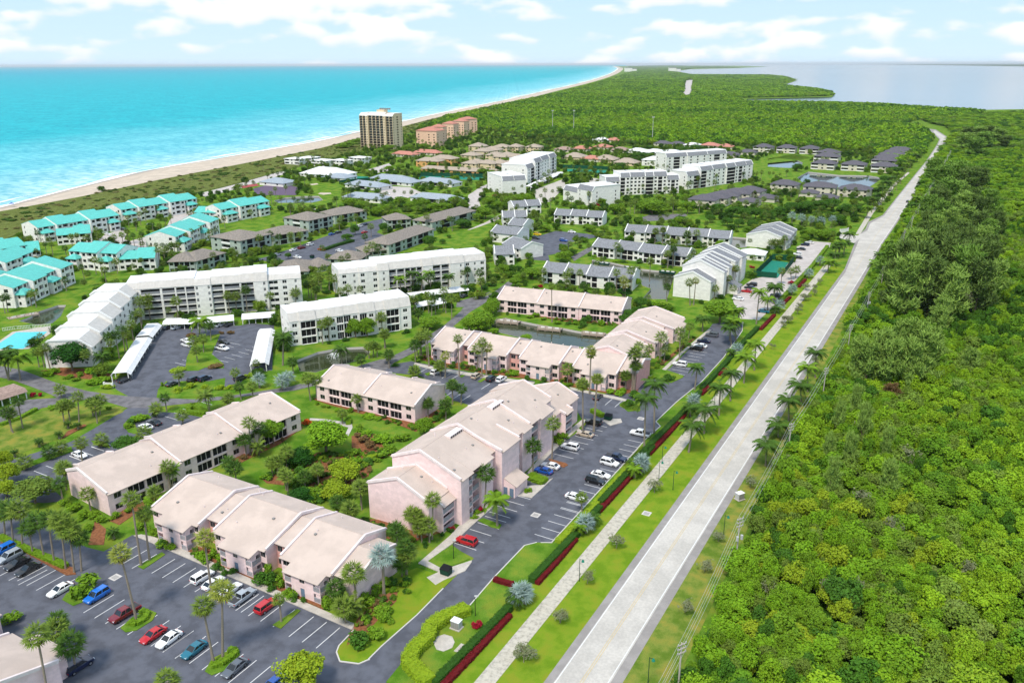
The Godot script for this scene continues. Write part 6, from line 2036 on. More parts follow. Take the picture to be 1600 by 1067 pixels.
	building("apartment_building", "white six-storey block with a broad grey roof band, middle of three", g2, [69.4, -606.8, 0.202], style.mid, [["p",0,10.8,[0,10.1,-2.2,13.2,-16,13.2],3,4,"WLW","w.w","w.w",""],["p",10.8,18.4,[1,13,-1.2,16.1,-16,16.1],3,5,"LW","w.w","w.w",""],["p",18.4,30.3,[0,13,-2.2,16.1,-16,16.1],3,5,"WWWW","w.w","w.w",""],["p",30.3,36.8,[0.8,13,-1.4,16.1,-16,16.1],3,5,"L","w.w","w.w",""],["p",36.8,47.6,[0,13,-2.2,16.1,-16,16.1],3,5,"WLW","w.w","w.w",""],["p",47.6,57.3,[0,10.1,-2.2,13.2,-16,13.2],3,4,"WLW","w.w","w.w",""]], true)
	building("apartment_building", "white six-storey block at the golf lawn, right of the middle one", g2, [135.4, -636.4, 0.682], style.mid, [["p",0,14.9,[0,10.1,-2.2,13.2,-18,13.2],3,4,"WL","w.w","w.w",""],["p",14.9,29.8,[1,13,-1.2,16.1,-18,16.1],3,5,"LW","w.w","w.w",""],["p",29.8,47.7,[0,13,-2.2,16.1,-18,16.1],3,5,"WWW","w.w","w.w",""],["p",47.7,59.6,[0.8,13,-1.4,16.1,-18,16.1],3,5,"L","w.w","w.w",""],["p",59.6,74.6,[0,13,-2.2,16.1,-18,16.1],3,5,"WLW","w.w","w.w",""],["p",74.6,83.5,[0,13,-2.2,16.1,-18,16.1],3,5,"W","w.w","w.w",""]], true)
	building("apartment_building", "white six-storey block standing behind the golf lawn one", g2, [138.5, -744, 0.488], style.mid, [["p",0,23.4,[0,13,-2.2,16.1,-16,16.1],3,5,"WLW","w.w","w.w",""],["p",23.4,46.8,[0.8,13,-1.4,16.1,-16,16.1],3,5,"WWW","w.w","w.w",""],["p",46.8,70.1,[0,13,-2.2,16.1,-16,16.1],3,5,"WLW","w.w","w.w",""]], true)
	building("apartment_building", "white six-storey block with a long row of carports at its foot", g2, [12.6, -661.1, 1.202], style.mid, [["p",0,17.3,[0,13,-2.2,16.1,-22,16.1],3,5,"WL","w.w","w.w",""],["p",17.3,34.5,[0.6,15.9,-1.6,19,-22,19],3,6,"WLW","w.w","w.w",""],["p",34.5,55.2,[0,15.9,-2.2,19,-22,19],3,6,"WWW","w.w","w.w",""],["p",55.2,72.5,[0.6,15.9,-1.6,19,-22,19],3,6,"WLW","w.w","w.w",""]], true)
	building("apartment_building", "white blank-ended block before the carport row", g2, [-6.6, -612.3, 0.410], style.mid, [["p",0,9.5,[0,10.1,-2.2,13.2,-30,13.2],3,4,"","w.w","w.w",""],["p",9.5,19.1,[0,10.1,-2.2,13.2,-30,13.2],3,4,"","w.w","w.w",""]], true)
	building("apartment_building", "white terrace block between the carports and the palms", g2, [36.9, -587.2, -1.027], style.mid, [["p",0,17.2,[0,7.2,-2.2,10.3,-24,10.3],3,3,"","w.w","w.w",""],["p",17.2,34.5,[0,10.1,-2.2,13.2,-24,13.2],3,4,"w.w","w.w","w.w",""]], true)
	building("apartment_tower", "tall tan apartment tower with dark balconies by the beach", "", [-176.5, -982.2, -0.493], style.tower, [["p",0,9.4,[0,36.5,-4,39.5,-19,39.5],0,13,"BB","","WwW",""],["p",9.4,12.7,[0.9,36.5,-4,38.5,-19,38.5],0,13,"w","","",""],["p",12.7,23.5,[0,37,-6,40.5,-19,39.5],0,13,"BB","","",""],["p",23.5,34.4,[0.2,37,-6,40.5,-19,39.5],0,13,"BB","","",""],["p",34.4,37.6,[0.9,36.5,-4,38.5,-19,38.5],0,13,"w","","",""],["p",37.6,47.1,[0,36.5,-4,39.5,-19,39.5],0,13,"BB","","w.G.w",""]], true)
	rooftop(get_child(get_child_count() - 1), [18.8,29.2,-16,-9,39.6,43])
	var g3 := "peach seaside blocks with red tile roofs"
	building("apartment_building", "peach seaside block with red roof, nearest from the tower", g3, [-113.4, -1001.9, -0.407], style.peach, [["hip",0,27.4,[0,18,-22,22],0,5,"W.WW","W.W","W.W"]], true)
	building("apartment_building", "peach seaside block with red roof, second from the tower", g3, [-100.1, -1048.1, -0.311], style.peach, [["hip",0,16.1,[0,19,-12.9,22],0,5,"W.WW","W.W","W.W"]], true)
	building("apartment_building", "peach seaside block with red roof, third from the tower", g3, [-90.7, -1106, -0.477], style.peach, [["hip",0,17.2,[0,19,-13.7,22],0,5,"W.WW","W.W","W.W"]], true)
	building("apartment_building", "peach seaside block with red roof, fourth from the tower", g3, [-80.4, -1156.9, -0.497], style.peach, [["hip",0,18,[0,19,-14.4,22],0,5,"W.WW","W.W","W.W"]], true)
	building("apartment_building", "peach seaside block with red roof, farthest from the tower", g3, [-67, -1192.3, 0.530], style.peach, [["hip",0,21.3,[0,19,-17,22],0,5,"W.WW","W.W","W.W"]], true)
	var g4 := "tan-roofed villas behind the six-storey blocks"
	house("tan-roofed villa, first from the left of those behind the six-storey blocks", g4, -46.6, -949.2, -0.57, style.tan, 13.8, 12.7, 3, 2, "WWW")
	house("tan-roofed villa, second from the left of those behind the six-storey blocks", g4, -35.7, -884.7, -0.58, style.tan, 13.7, 12.7, 3, 2, "WWW")
	house("tan-roofed villa, third from the left of those behind the six-storey blocks", g4, -29.2, -895.2, -0.43, style.tan, 15.9, 13.7, 3, 2, "WWW")
	house("tan-roofed villa, fourth from the left of those behind the six-storey blocks", g4, -19.7, -929.5, -0.57, style.tan, 15.1, 12.4, 3, 2, "WWW")
	house("tan-roofed villa, fifth from the left of those behind the six-storey blocks", g4, -4, -932.6, -0.58, style.tan, 13.8, 12.3, 3, 2, "WWW")
	house("tan-roofed villa, sixth from the left of those behind the six-storey blocks", g4, 15.4, -926.6, -0.43, style.tan, 16, 13.8, 3, 2, "WWW")
	var g5 := "tan-roofed villas near the six-storey blocks"
	house("tan-roofed garden villa, first from the left of those near the six-storey blocks", g5, -46.5, -770.9, -0.44, style.tan, 15.6, 13.3, 2.6, 2, "WWW")
	house("tan-roofed garden villa, second from the left of those near the six-storey blocks", g5, -30.6, -771.7, -0.48, style.tan, 17, 12.2, 2.6, 2, "WWW")
	house("tan-roofed garden villa, third from the left of those near the six-storey blocks", g5, -18.9, -827.2, -0.46, style.tan, 16, 12.5, 2.6, 2, "WWW")
	house("tan-roofed garden villa, fourth from the left of those near the six-storey blocks", g5, -12.7, -767.8, -0.52, style.tan, 15.6, 14.1, 2.6, 2, "WWW")
	house("tan-roofed garden villa, fifth from the left of those near the six-storey blocks", g5, -5.8, -826.9, -0.49, style.tan, 17.8, 13.9, 2.6, 2, "WWW")
	house("tan-roofed garden villa, sixth from the left of those near the six-storey blocks", g5, 8.8, -811.6, -0.44, style.tan, 17.2, 12.5, 2.6, 2, "WWW")
	var g6 := "beige houses beyond the tennis courts"
	house("beige hip-roofed house, first from the left of those beyond the tennis courts", g6, 51.2, -850.6, -0.43, style.tan, 22.3, 18.3, 4, 1, "W.W.W")
	house("beige hip-roofed house, second from the left of those beyond the tennis courts", g6, 81, -827.9, -0.45, style.tan, 22, 16.7, 4, 1, "W.W.W")
	house("beige hip-roofed house, third from the left of those beyond the tennis courts", g6, 98, -799.8, -0.50, style.tan, 21.7, 15.8, 4, 1, "W.W.W")
	var g7 := "red-roofed houses at the edge of the wood"
	house("red tile roofed house, first from the left of those at the edge of the wood", g7, 67.7, -937.8, -0.50, style.redh, 19.5, 13.8, 3, 1, "W.W")
	house("red tile roofed house, second from the left of those at the edge of the wood", g7, 69.7, -834.7, -0.55, style.redh, 19.1, 13.6, 3, 1, "W.W")
	house("red tile roofed house, third from the left of those at the edge of the wood", g7, 93, -956.1, -0.54, style.redh, 18.9, 14.5, 3, 1, "W.W")
	house("red tile roofed house, fourth from the left of those at the edge of the wood", g7, 116.4, -1044.9, -0.61, style.redh, 18.5, 14.3, 3, 1, "W.W")
	house("red tile roofed house, fifth from the left of those at the edge of the wood", g7, 219.5, -973.4, -0.51, style.redh, 17.9, 14.5, 3, 1, "W.W")
	house("red tile roofed house, sixth from the left of those at the edge of the wood", g7, 221, -971.9, -0.58, style.redh, 18.5, 14.3, 3, 1, "W.W")
	house("red tile roofed house, seventh from the left of those at the edge of the wood", g7, 234.3, -954.2, -0.42, style.redh, 16.9, 14.7, 3, 1, "W.W")
	var g8 := "brown-roofed houses near the wood"
	house("brown-roofed house, first from the left of those near the wood", g8, 47.3, -929.8, -0.60, style.brownh, 18.9, 14.7, 3, 1, "W.W")
	house("brown-roofed house, second from the left of those near the wood", g8, 109, -921.6, -0.49, style.brownh, 18.9, 13.5, 3, 1, "W.W")
	var g9 := "pale-roofed houses near the wood"
	house("pale-roofed house, first from the left of those near the wood", g9, 101.5, -1052, -0.56, style.paleh, 21.9, 15.8, 2.5, 1, "W.W")
	house("pale-roofed house, second from the left of those near the wood", g9, 126.8, -915, -0.58, style.paleh, 19.8, 13.6, 2.5, 1, "W.W")
	house("pale-roofed house, third from the left of those near the wood", g9, 137.3, -895.5, -0.53, style.paleh, 21.8, 15.4, 2.5, 1, "W.W")
	house("pale-roofed house, fourth from the left of those near the wood", g9, 142, -901.9, -0.48, style.paleh, 21.6, 16.4, 2.5, 1, "W.W")
	house("pale-roofed house, fifth from the left of those near the wood", g9, 159.3, -895.6, -0.47, style.paleh, 21.8, 13.6, 2.5, 1, "W.W")
	house("pale-roofed house, sixth from the left of those near the wood", g9, 161.3, -893.7, -0.45, style.paleh, 19.2, 14.1, 2.5, 1, "W.W")
	house("pale-roofed house, seventh from the left of those near the wood", g9, 200.1, -977, -0.53, style.paleh, 18.5, 14.6, 2.5, 1, "W.W")
	var g10 := "grey-roofed bungalows near the wood"
	house("grey-roofed bungalow, first from the left of those near the wood", g10, 169.3, -997.6, -0.42, style.slate, 19.3, 12.6, 3, 1, "W.W")
	house("grey-roofed bungalow, second from the left of those near the wood", g10, 184.2, -989.7, -0.61, style.slate, 18.7, 14.8, 3, 1, "W.W")
	house("grey-roofed bungalow, third from the left of those near the wood", g10, 215.6, -867.2, -0.42, style.slate, 19.7, 13.2, 3, 1, "W.W")
	house("grey-roofed bungalow, fourth from the left of those near the wood", g10, 241, -892.8, -0.54, style.slate, 19.2, 12.9, 3, 1, "W.W")
	var g11 := "slate-roofed houses round the lake"
	house("slate-roofed lakeside house, first from the left of those round the lake", g11, 265.8, -920.4, -0.60, style.slate, 19.1, 14.9, 3.4, 2, "BWB")
	house("slate-roofed lakeside house, second from the left of those round the lake", g11, 288.2, -909.2, -0.48, style.slate, 19.5, 14.5, 3.4, 2, "BWB")
	house("slate-roofed lakeside house, third from the left of those round the lake", g11, 309.2, -898.6, -0.52, style.slate, 19.9, 17.6, 3.4, 2, "BWB")
	house("slate-roofed lakeside house, fourth from the left of those round the lake", g11, 275.1, -764, -0.57, style.slate, 20.6, 14.5, 3.4, 2, "BWB")
	house("slate-roofed lakeside house, fifth from the left of those round the lake", g11, 298.1, -822.5, -0.53, style.slate, 23, 15.9, 3.4, 2, "BWB")
	house("slate-roofed lakeside house, sixth from the left of those round the lake", g11, 313.9, -861.3, -0.59, style.slate, 21.1, 16.9, 3.4, 2, "BWB")
	house("slate-roofed lakeside house, seventh from the left of those round the lake", g11, 298.8, -753.5, -0.53, style.slate, 19.9, 17.2, 3.4, 2, "BWB")
	house("slate-roofed lakeside house, eighth from the left of those round the lake", g11, 320, -739.2, -0.45, style.slate, 21, 14.5, 3.4, 2, "BWB")
	var g12 := "slate-roofed houses by the road"
	house("slate-roofed house beside the main road, first from the left of those by the road", g12, 340, -786.7, -0.56, style.slate, 20.9, 12.2, 3.2, 2, "BWB")
	house("slate-roofed house beside the main road, second from the left of those by the road", g12, 354.2, -813.8, -0.57, style.slate, 23.6, 12.1, 3.2, 2, "BWB")
	house("slate-roofed house beside the main road, third from the left of those by the road", g12, 370.1, -841.9, -0.61, style.slate, 23.9, 13.2, 3.2, 2, "BWB")
	house("slate-roofed house beside the main road, fourth from the left of those by the road", g12, 385.6, -862.3, -0.42, style.slate, 21.6, 14, 3.2, 2, "BWB")
	house("slate-roofed house beside the main road, fifth from the left of those by the road", g12, 397.3, -882.4, -0.48, style.slate, 23.3, 13.6, 3.2, 2, "BWB")
	var g13 := "slate-roofed villas before the lake"
	house("slate-roofed villa on the near lake shore, first from the left of those before the lake", g13, 196.5, -626.4, -0.52, style.slate, 19.3, 14.1, 3.2, 2, "WWWW")
	house("slate-roofed villa on the near lake shore, second from the left of those before the lake", g13, 217.2, -613.8, -0.44, style.slate, 22.7, 16.3, 3.2, 2, "WWWW")
	house("slate-roofed villa on the near lake shore, third from the left of those before the lake", g13, 238, -601, -0.55, style.slate, 21.7, 15.9, 3.2, 2, "WWWW")
	var g14 := "dark-roofed villas in a tight row"
	house("dark-roofed villa in the tight row, first from the left of those in a tight row", g14, 119.5, -554.5, -0.49, style.slate, 18.1, 15.1, 3, 2, "W.W")
	house("dark-roofed villa in the tight row, second from the left of those in a tight row", g14, 130.1, -563.5, -0.48, style.slate, 17.6, 14.3, 3, 2, "W.W")
	house("dark-roofed villa in the tight row, third from the left of those in a tight row", g14, 138.4, -572.4, -0.43, style.slate, 18.6, 13.7, 3, 2, "W.W")
	house("dark-roofed villa in the tight row, fourth from the left of those in a tight row", g14, 149.4, -582.8, -0.42, style.slate, 18.6, 15.5, 3, 2, "W.W")
	house("dark-roofed villa in the tight row, fifth from the left of those in a tight row", g14, 161.5, -595.2, -0.61, style.slate, 18.4, 13.9, 3, 2, "W.W")
	var g15 := "small dark-roofed outbuildings"
	house("small dark-roofed garage house, first from the left of those in its row", g15, 155.1, -562.4, -0.47, style.slate, 14.1, 10.4, 2.4, 1, "W")
	house("small dark-roofed garage house, second from the left of those in its row", g15, 172.1, -578.8, -0.58, style.slate, 13.4, 11.2, 2.4, 1, "W")
	house("small dark-roofed garage house, third from the left of those in its row", g15, 209.9, -600.3, -0.42, style.slate, 13.4, 10, 2.4, 1, "W")
	house("small dark-roofed garage house, fourth from the left of those in its row", g15, 214.8, -580.8, -0.61, style.slate, 14.1, 9.9, 2.4, 1, "W")
	house("white hip-roofed house among the trees", "", 124.6, -796.1, -0.44, style.paleh, 24, 17, 3, 2, "W.W")
	var g16 := "white beach villas left of the tower"
	house("white beach villa, first from the left of those left of the tower", g16, -222.1, -815.1, -0.46, style.paleh, 18.3, 14.1, 1.2, 2, "BWB")
	house("white beach villa, second from the left of those left of the tower", g16, -210.9, -824.3, -0.44, style.paleh, 16, 14.5, 1.2, 2, "BWB")
	house("white beach villa, third from the left of those left of the tower", g16, -192.6, -800.7, -0.55, style.paleh, 18.3, 14.8, 1.2, 2, "BWB")
	house("white beach villa, fourth from the left of those left of the tower", g16, -173.7, -800.5, -0.52, style.paleh, 17.1, 12.7, 1.2, 2, "BWB")
	house("white beach villa, fifth from the left of those left of the tower", g16, -160.8, -825.2, -0.61, style.paleh, 17.3, 14, 1.2, 2, "BWB")
	house("large white clubhouse with broad pale roof", "", -184.8, -723.6, -0.44, style.paleh, 42.9, 24.1, 5, 1, "WWWWWWWW")
	var g17 := "blue-grey roofed blocks beside the courts"
	house("blue-grey roofed low block, first from the left of those beside the courts", g17, -121.2, -588.8, -0.46, style.blue, 32.7, 13.3, 3, 1, "WWLWW")
	house("blue-grey roofed low block, second from the left of those beside the courts", g17, -132, -654.4, -0.61, style.blue, 36.3, 14.9, 3, 1, "WWLWW")
	house("blue-grey roofed low block, third from the left of those beside the courts", g17, -118.2, -691.7, -0.54, style.blue, 35.8, 14.1, 3, 1, "WWLWW")
	house("blue-grey roofed low block, fourth from the left of those beside the courts", g17, -109.3, -676.7, -0.59, style.blue, 34.8, 15.1, 3, 1, "WWLWW")
	house("blue-grey roofed low block, fifth from the left of those beside the courts", g17, -72.3, -586.4, -0.52, style.blue, 37.2, 12.9, 3, 1, "WWLWW")
	house("blue-grey roofed low block, sixth from the left of those beside the courts", g17, -75.7, -671.6, -0.60, style.blue, 34.3, 13.7, 3, 1, "WWLWW")
	var g18 := "blue-grey roofed pavilions"
	house("blue-grey roofed pavilion, first from the left of those in its row", g18, -204.2, -669.5, -0.51, style.blue, 25.7, 17.1, 3, 1, "WW")
	house("blue-grey roofed pavilion, second from the left of those in its row", g18, -159.8, -697.5, -0.46, style.blue, 23.7, 17.2, 3, 1, "WW")
	var g19 := "low red-roofed blocks before the tower"
	house("low red-roofed block before the tower, first from the left of those before the tower", g19, -127, -886.6, -0.58, style.redh, 28.8, 11.7, 3, 1, "WWW")
	house("low red-roofed block before the tower, second from the left of those before the tower", g19, -106, -903.4, -0.53, style.redh, 31.8, 10.3, 3, 1, "WWW")
	var g20 := "ochre-walled blocks"
	house("ochre-walled block with tan roof, first from the left of those in its row", g20, -91, -794.3, -0.44, style.ochre, 24.3, 13, 3, 2, "W.W.W")
	house("ochre-walled block with tan roof, second from the left of those in its row", g20, -79.5, -816.2, -0.52, style.ochre, 25.2, 14.1, 3, 2, "W.W.W")
	house("long low ochre block before the green fence", "", -82.4, -754.8, -0.43, style.ochre, 78.2, 8.1, 2.6, 1, "WLWLWLWLWLWL")
	var g21 := "tan-roofed villas of the beach cluster"
	house("tan-roofed villa in the beach cluster, first from the left of those of the beach cluster", g21, -51.5, -844.1, -0.55, style.tan, 18.2, 14.8, 3, 2, "W.W")
	house("tan-roofed villa in the beach cluster, second from the left of those of the beach cluster", g21, -43, -777.3, -0.46, style.tan, 16.5, 14.5, 3, 2, "W.W")
	house("tan-roofed villa in the beach cluster, third from the left of those of the beach cluster", g21, -48, -939.7, -0.55, style.tan, 17.2, 14, 3, 2, "W.W")
	house("tan-roofed villa in the beach cluster, fourth from the left of those of the beach cluster", g21, -40.3, -884.4, -0.47, style.tan, 16.9, 12.8, 3, 2, "W.W")
	house("tan-roofed villa in the beach cluster, fifth from the left of those of the beach cluster", g21, -32.2, -771.4, -0.49, style.tan, 16.8, 13, 3, 2, "W.W")
	house("tan-roofed villa in the beach cluster, sixth from the left of those of the beach cluster", g21, -31.4, -902.6, -0.57, style.tan, 18.2, 13.6, 3, 2, "W.W")
	house("tan-roofed villa in the beach cluster, seventh from the left of those of the beach cluster", g21, -26.4, -842.9, -0.48, style.tan, 17.4, 13.5, 3, 2, "W.W")
	house("tan-roofed villa in the beach cluster, eighth from the left of those of the beach cluster", g21, -20, -771.8, -0.59, style.tan, 15.6, 13, 3, 2, "W.W")
	house("tan-roofed villa in the beach cluster, ninth from the left of those of the beach cluster", g21, -21.5, -928.4, -0.46, style.tan, 18.7, 14.4, 3, 2, "W.W")
	house("tan-roofed villa in the beach cluster, tenth from the left of those of the beach cluster", g21, -15.1, -841.2, -0.43, style.tan, 16.9, 15.2, 3, 2, "W.W")
	var g22 := "pale towers on the horizon"
	building("apartment_tower", "pale tower far away on the horizon of the island, the left one", g22, [1441, -10905.2, 0.100], style.mid, [["p",0,90,[0,42,-2,48,-40,48],0,0,"","","",""],["p",95,150,[0,30,-2,36,-40,36],0,0,"","","",""]], true)
	building("apartment_tower", "pale tower far away on the horizon of the island, the right one", g22, [1983, -10819.8, 0.100], style.mid, [["p",0,90,[0,42,-2,48,-40,48],0,0,"","","",""],["p",95,150,[0,30,-2,36,-40,36],0,0,"","","",""]], true)
	carport("long white carport along the left side of the white estate car park", "white carports of the white estate", -117.5, -235, 1.787, 35.1, 5.5, 2.6, "white_roof", 8)
	carport("short white carport at the upper left of the white estate car park", "white carports of the white estate", -125.8, -271.1, 1.740, 14.5, 5.5, 2.6, "white_roof", 4)
	carport("white carport below the balconies, left of the big coconut palm", "white carports of the white estate", -128.2, -286.5, 0.069, 12.7, 5.5, 2.6, "white_roof", 5)
	carport("white carport below the balconies, right of the big coconut palm", "white carports of the white estate", -115.2, -287.3, 0.327, 12.4, 5.5, 2.6, "white_roof", 5)
	carport("white carport at the right end of the long white block", "white carports of the white estate", -101, -292.3, 0.253, 12.1, 5.5, 2.6, "white_roof", 5)
	carport("white carport beside the date palm and pond", "white carports of the white estate", -77.4, -243.2, 1.785, 36.5, 5.5, 2.6, "white_roof", 6)
	carport("white carport before the four-storey white block", "white carports of the white estate", -41.2, -321.5, 0.472, 26, 5.5, 2.6, "white_roof", 7)
	carport("small white carport among palms by the estate road", "white carports of the white estate", -37.4, -308.2, 0.639, 6.6, 5.5, 2.5, "white_roof", 2)
	carport("small white carport right of the palm clump by the estate road", "white carports of the white estate", -31.9, -310.1, 0.704, 7.7, 5.5, 2.5, "white_roof", 2)
	carport("brown-roofed carport cut off by the left edge", "", -147.6, -211.3, 1.001, 11.8, 8, 2.8, "brown_roof", 5)
	carport("long carport roof at the foot of the six-storey block", "", 15.1, -634.7, 1.250, 95.4, 6, 2.6, "white_roof", 9)


func lay_plant():
	palms("washington", "fan_palm", "tall fan palm on the oval lawn island beside the dark red pickup", [], [-66,-120.4,13.4,1,-0.8,-0])
	palms("washington", "fan_palm", "tall fan palm of the pair on the island behind the silver car", [], [-48.7,-109.5,10.8,1,-0.4,-0,-47.5,-110.3,13.1,1.1,1.4,0])
	palms("washington", "fan_palm", "tall leaning fan palm on the strip at the end of the path", [], [-72.2,-136.8,14.5,1,0.3,0,-71.3,-138.6,10.3,1,0.4,0])
	palms("washington", "fan_palm", "tall fan palm beside the white cars before the pink block", [], [-55.7,-128.6,11.2,1,0.1,0])
	palms("cabbage", "cabbage_palm", "fan palm in the row along the drive and front car park", [], [-106.9,-148.4,6,1.1,0.9,0,-105,-147.5,5.9,1.2,1,0,-101.3,-144.2,7.9,1.2,0.9,0,-99,-143.4,8.6,1.2,1,0,-95.4,-140.7,6.2,1,0.4,0,-92.5,-139.5,8.4,1.1,0.2,0,-89.5,-137.6,10,1,0.6,0,-86.3,-135.7,10.7,1.2,0.8,0,-84.1,-134.6,9.4,1.2,0.6,0,-82.9,-135,7.3,1,0.7,0])
	palms("cabbage", "cabbage_palm", "small yellowing palm on the strip beside the red car", [-40.4,-119.7,4.5,0.6])
	palms("cabbage", "cabbage_palm", "fan palm at the right end of the front pink block", [-27.8,-123.2,7.4,1.1,-29.1,-119.2,3.5,1,-20.2,-132.9,6.5,0.9,-22.7,-139,6,0.9], [-31,-123,4.4,1,-0.3,-0])
	palms("areca", "clumping_palm", "clumping palm with many stems at the right end of the front block", [-27.2,-121.1,3,1])
	palms("silver", "silver_palm", "silver fan palm beside the end wall of the front pink block", [], [-23.6,-127.1,8.4,1.1,0.1,0])
	palms("cabbage", "cabbage_palm", "fan palm against the blank gable of the tall pink block", [-19.5,-146.4,5,0.9,-18.4,-144.7,3.5,0.9,-16.9,-144.7,4,1,-23.5,-143.1,4,1,-22.3,-141.5,3.5,1.1,-20.1,-133,5,1,-20.9,-132.4,3.5,1,-20.5,-147.8,4.7,1], [-16.5,-145.8,9.1,0.9,0.4,0])
	palms("cabbage", "cabbage_palm", "fan palm between the garden court and the blank gable", [-36.8,-152.3,5,0.9], [-32.9,-157.7,5.4,1,-0.1,-0,-33.8,-149.7,5,1,0.1,0])
	palms("coconut", "coconut_palm", "feathery palm on the small lawn strip before the tall pink block", [], [-3.2,-150.8,6.5,0.7,-0.2,-0])
	palms("cabbage", "cabbage_palm", "fan palm before the balconies of the tall pink block", [], [-6.2,-156.9,9.2,1.1,0.6,0,4.9,-174.9,6.9,1.1,0.1,0,9.7,-181.1,9.7,1,0.2,0])
	palms("washington", "fan_palm", "tall slender palm at the far end of the tall pink block", [], [18.7,-198.4,13,1,-0.3,-0,21.5,-197.6,14.8,0.9,0.5,0,22.8,-223.8,12.4,0.9,0.1,0])
	palms("washington", "fan_palm", "tall fan palm before the entries of the long pink block", [-16.4,-238.1,12.1,0.9], [-26.7,-247,10.4,1,-0.2,-0,-9.4,-237.3,11.5,0.9,0.3,0,-8.1,-238.8,9.2,1,0.5,0,-20.8,-237.4,7.1,0.9,0.2,0])
	palms("cabbage", "cabbage_palm", "fan palm in the front bed of the long pink block", [-11.1,-243.6,7,1.1,36.2,-224.7,8.4,0.9,-40.3,-249.9,3,1.1,35.8,-225.1,12.7,1,-31.5,-251,6,1.1,-30.7,-257.2,7,1,-30.2,-257.5,5,0.9], [16.8,-231,5,1.1,-0.1,-0,33.8,-225.8,4.9,0.9,-0.2,-0])
	palms("cabbage", "cabbage_palm", "fan palm between the middle pink block and the tall pink block", [-30.1,-236.4,2.5,1,-22.4,-238.4,3.5,1.1], [-23.2,-206.9,4.2,1,0.1,0,-18.1,-204.8,4.5,1.1,-0.1,-0,-17.1,-216,6.1,0.9,0.2,0,-14.6,-216,4.7,0.9,0.2,0])
	palms("cabbage", "cabbage_palm", "fan palm before the pink block at the upper car park", [54.9,-252.7,9.6,0.9,39.7,-240.7,8.9,0.9,43.6,-244.7,6.6,0.9,35.4,-225,11.8,1.1,41.9,-240.7,5,0.9,57.2,-261.1,4,1.1], [48.2,-251,8.4,1.1,0.1,0,62,-273,5,0.9,0.3,0,49.6,-251,4.4,1,0.3,0,35.9,-224.9,8.5,1,0.5,0,33.8,-225.9,4.7,0.9,-0.4,-0])
	palms("washington", "fan_palm", "tall fan palm at the corner of the upper car park", [], [22.8,-223.5,13.5,0.9,0.2,0,18.9,-199.6,12.4,1,-0.5,-0,21.6,-197.3,14.8,0.9,0.5,0])
	palms("coconut", "coconut_palm", "tall coconut palm on the kerb island of the right car park", [], [37.3,-196.1,14.2,0.8,-0.5,-0,33.2,-186.6,14.2,0.8,-0.2,-0])
	palms("coconut", "coconut_palm", "slim palm on the verge of the upper car park", [82.8,-287,7,0.6,69.2,-282.5,5,0.7], [54.3,-226.1,7.4,0.6,0.3,0,75.7,-267,6.5,0.7,-1.2,-0,78.3,-270.8,7.9,0.7,-1.4,-0])
	palms("cabbage", "cabbage_palm", "small fan palm on the kerb lawn beside the white car", [], [15.1,-156.5,3.5,0.7,-0.2,-0])
	palms("coconut", "coconut_palm", "royal palm beside the sidewalk", [105.7,-318.4,7,0.8,154,-382.8,6,0.8,163.2,-401,7,0.8,168.7,-408,7,0.7,161.1,-399,6,0.7,180.6,-431.4,6,0.8,165.2,-404.5,7,0.8], [44.1,-185,7.6,0.8,0.5,0,50.4,-196,7.2,0.9,-0.1,-0,57.1,-207.6,8.5,0.8,-0.2,-0,62.8,-217.7,8.9,0.7,-0.4,-0,70.5,-231.7,8.7,0.9,-0.2,-0,76.7,-242.5,9,0.8,-0.4,-0,146.6,-370.1,5.5,0.9,0.3,0])
	palms("coconut", "coconut_palm", "royal palm on the wooded side of the road", [175.5,-382.5,6,0.7,185.5,-398.6,6,0.7,193.8,-411.5,6,0.9,271.3,-549.4,7,0.9,256.3,-520,7,0.8], [61.2,-177.6,5.7,0.8,-0.3,-0,69.3,-193.7,3.6,0.8,-0.3,-0,75.2,-203.8,6.3,0.8,-0.7,-0,82.4,-215,6.1,0.9,-0.9,-0,87.4,-224.4,7.9,0.8,-0.9,-0,93.7,-236,8.5,0.8,-0.7,-0,165.2,-361.1,6.7,0.9,-0.5,-0])
	palms("coconut", "coconut_palm", "royal palm in the far row along the bending road", [222.6,-510.3,7,0.9,240,-542.4,7,1,251.3,-561.8,7,1.1,268.5,-596,7,0.9,284,-624.3,7,1.1,298.7,-649.9,7,1,315.3,-677.6,7,1,332.6,-707.6,7,0.9,351.4,-740.4,7,0.9,369.3,-768.7,7,0.8,396.2,-815.3,7,1.1,426.4,-867.8,7,0.9])
	palms("coconut", "coconut_palm", "coconut palm beside the white estate yard", [107.7,-324.4,6,0.9,81.2,-286.1,7,0.8,76.3,-272,7,0.8], [91,-290.8,12.8,0.8,0.1,0,100.3,-307.5,5.3,0.8,-0.5,-0])
	palms("cabbage", "cabbage_palm", "fan palm at the tennis courts", [], [125.6,-357,4,0.9,-0.7,-0,128.4,-359.6,4,1.1,-0.1,-0,118.8,-349.5,5.9,0.9,-0.6,-0,141.6,-417.8,6.6,0.9,-0.3,-0,140.1,-418.8,4.1,1,-0.4,-0,138.1,-420.2,3.8,1.1,-0.6,-0,135.6,-420.2,3.8,1,-0.4,-0,83.5,-325.5,4.6,0.9,0.1,0])
	palms("washington", "fan_palm", "very tall fan palm before the white gable", [93.7,-342.4,9.2,0.9,95.9,-342.2,8.7,1], [71.8,-317,9.3,1.1,-0.9,-0,73.2,-317,10.1,0.9,0.2,0,90.3,-333.4,6.8,0.9,0.7,0])
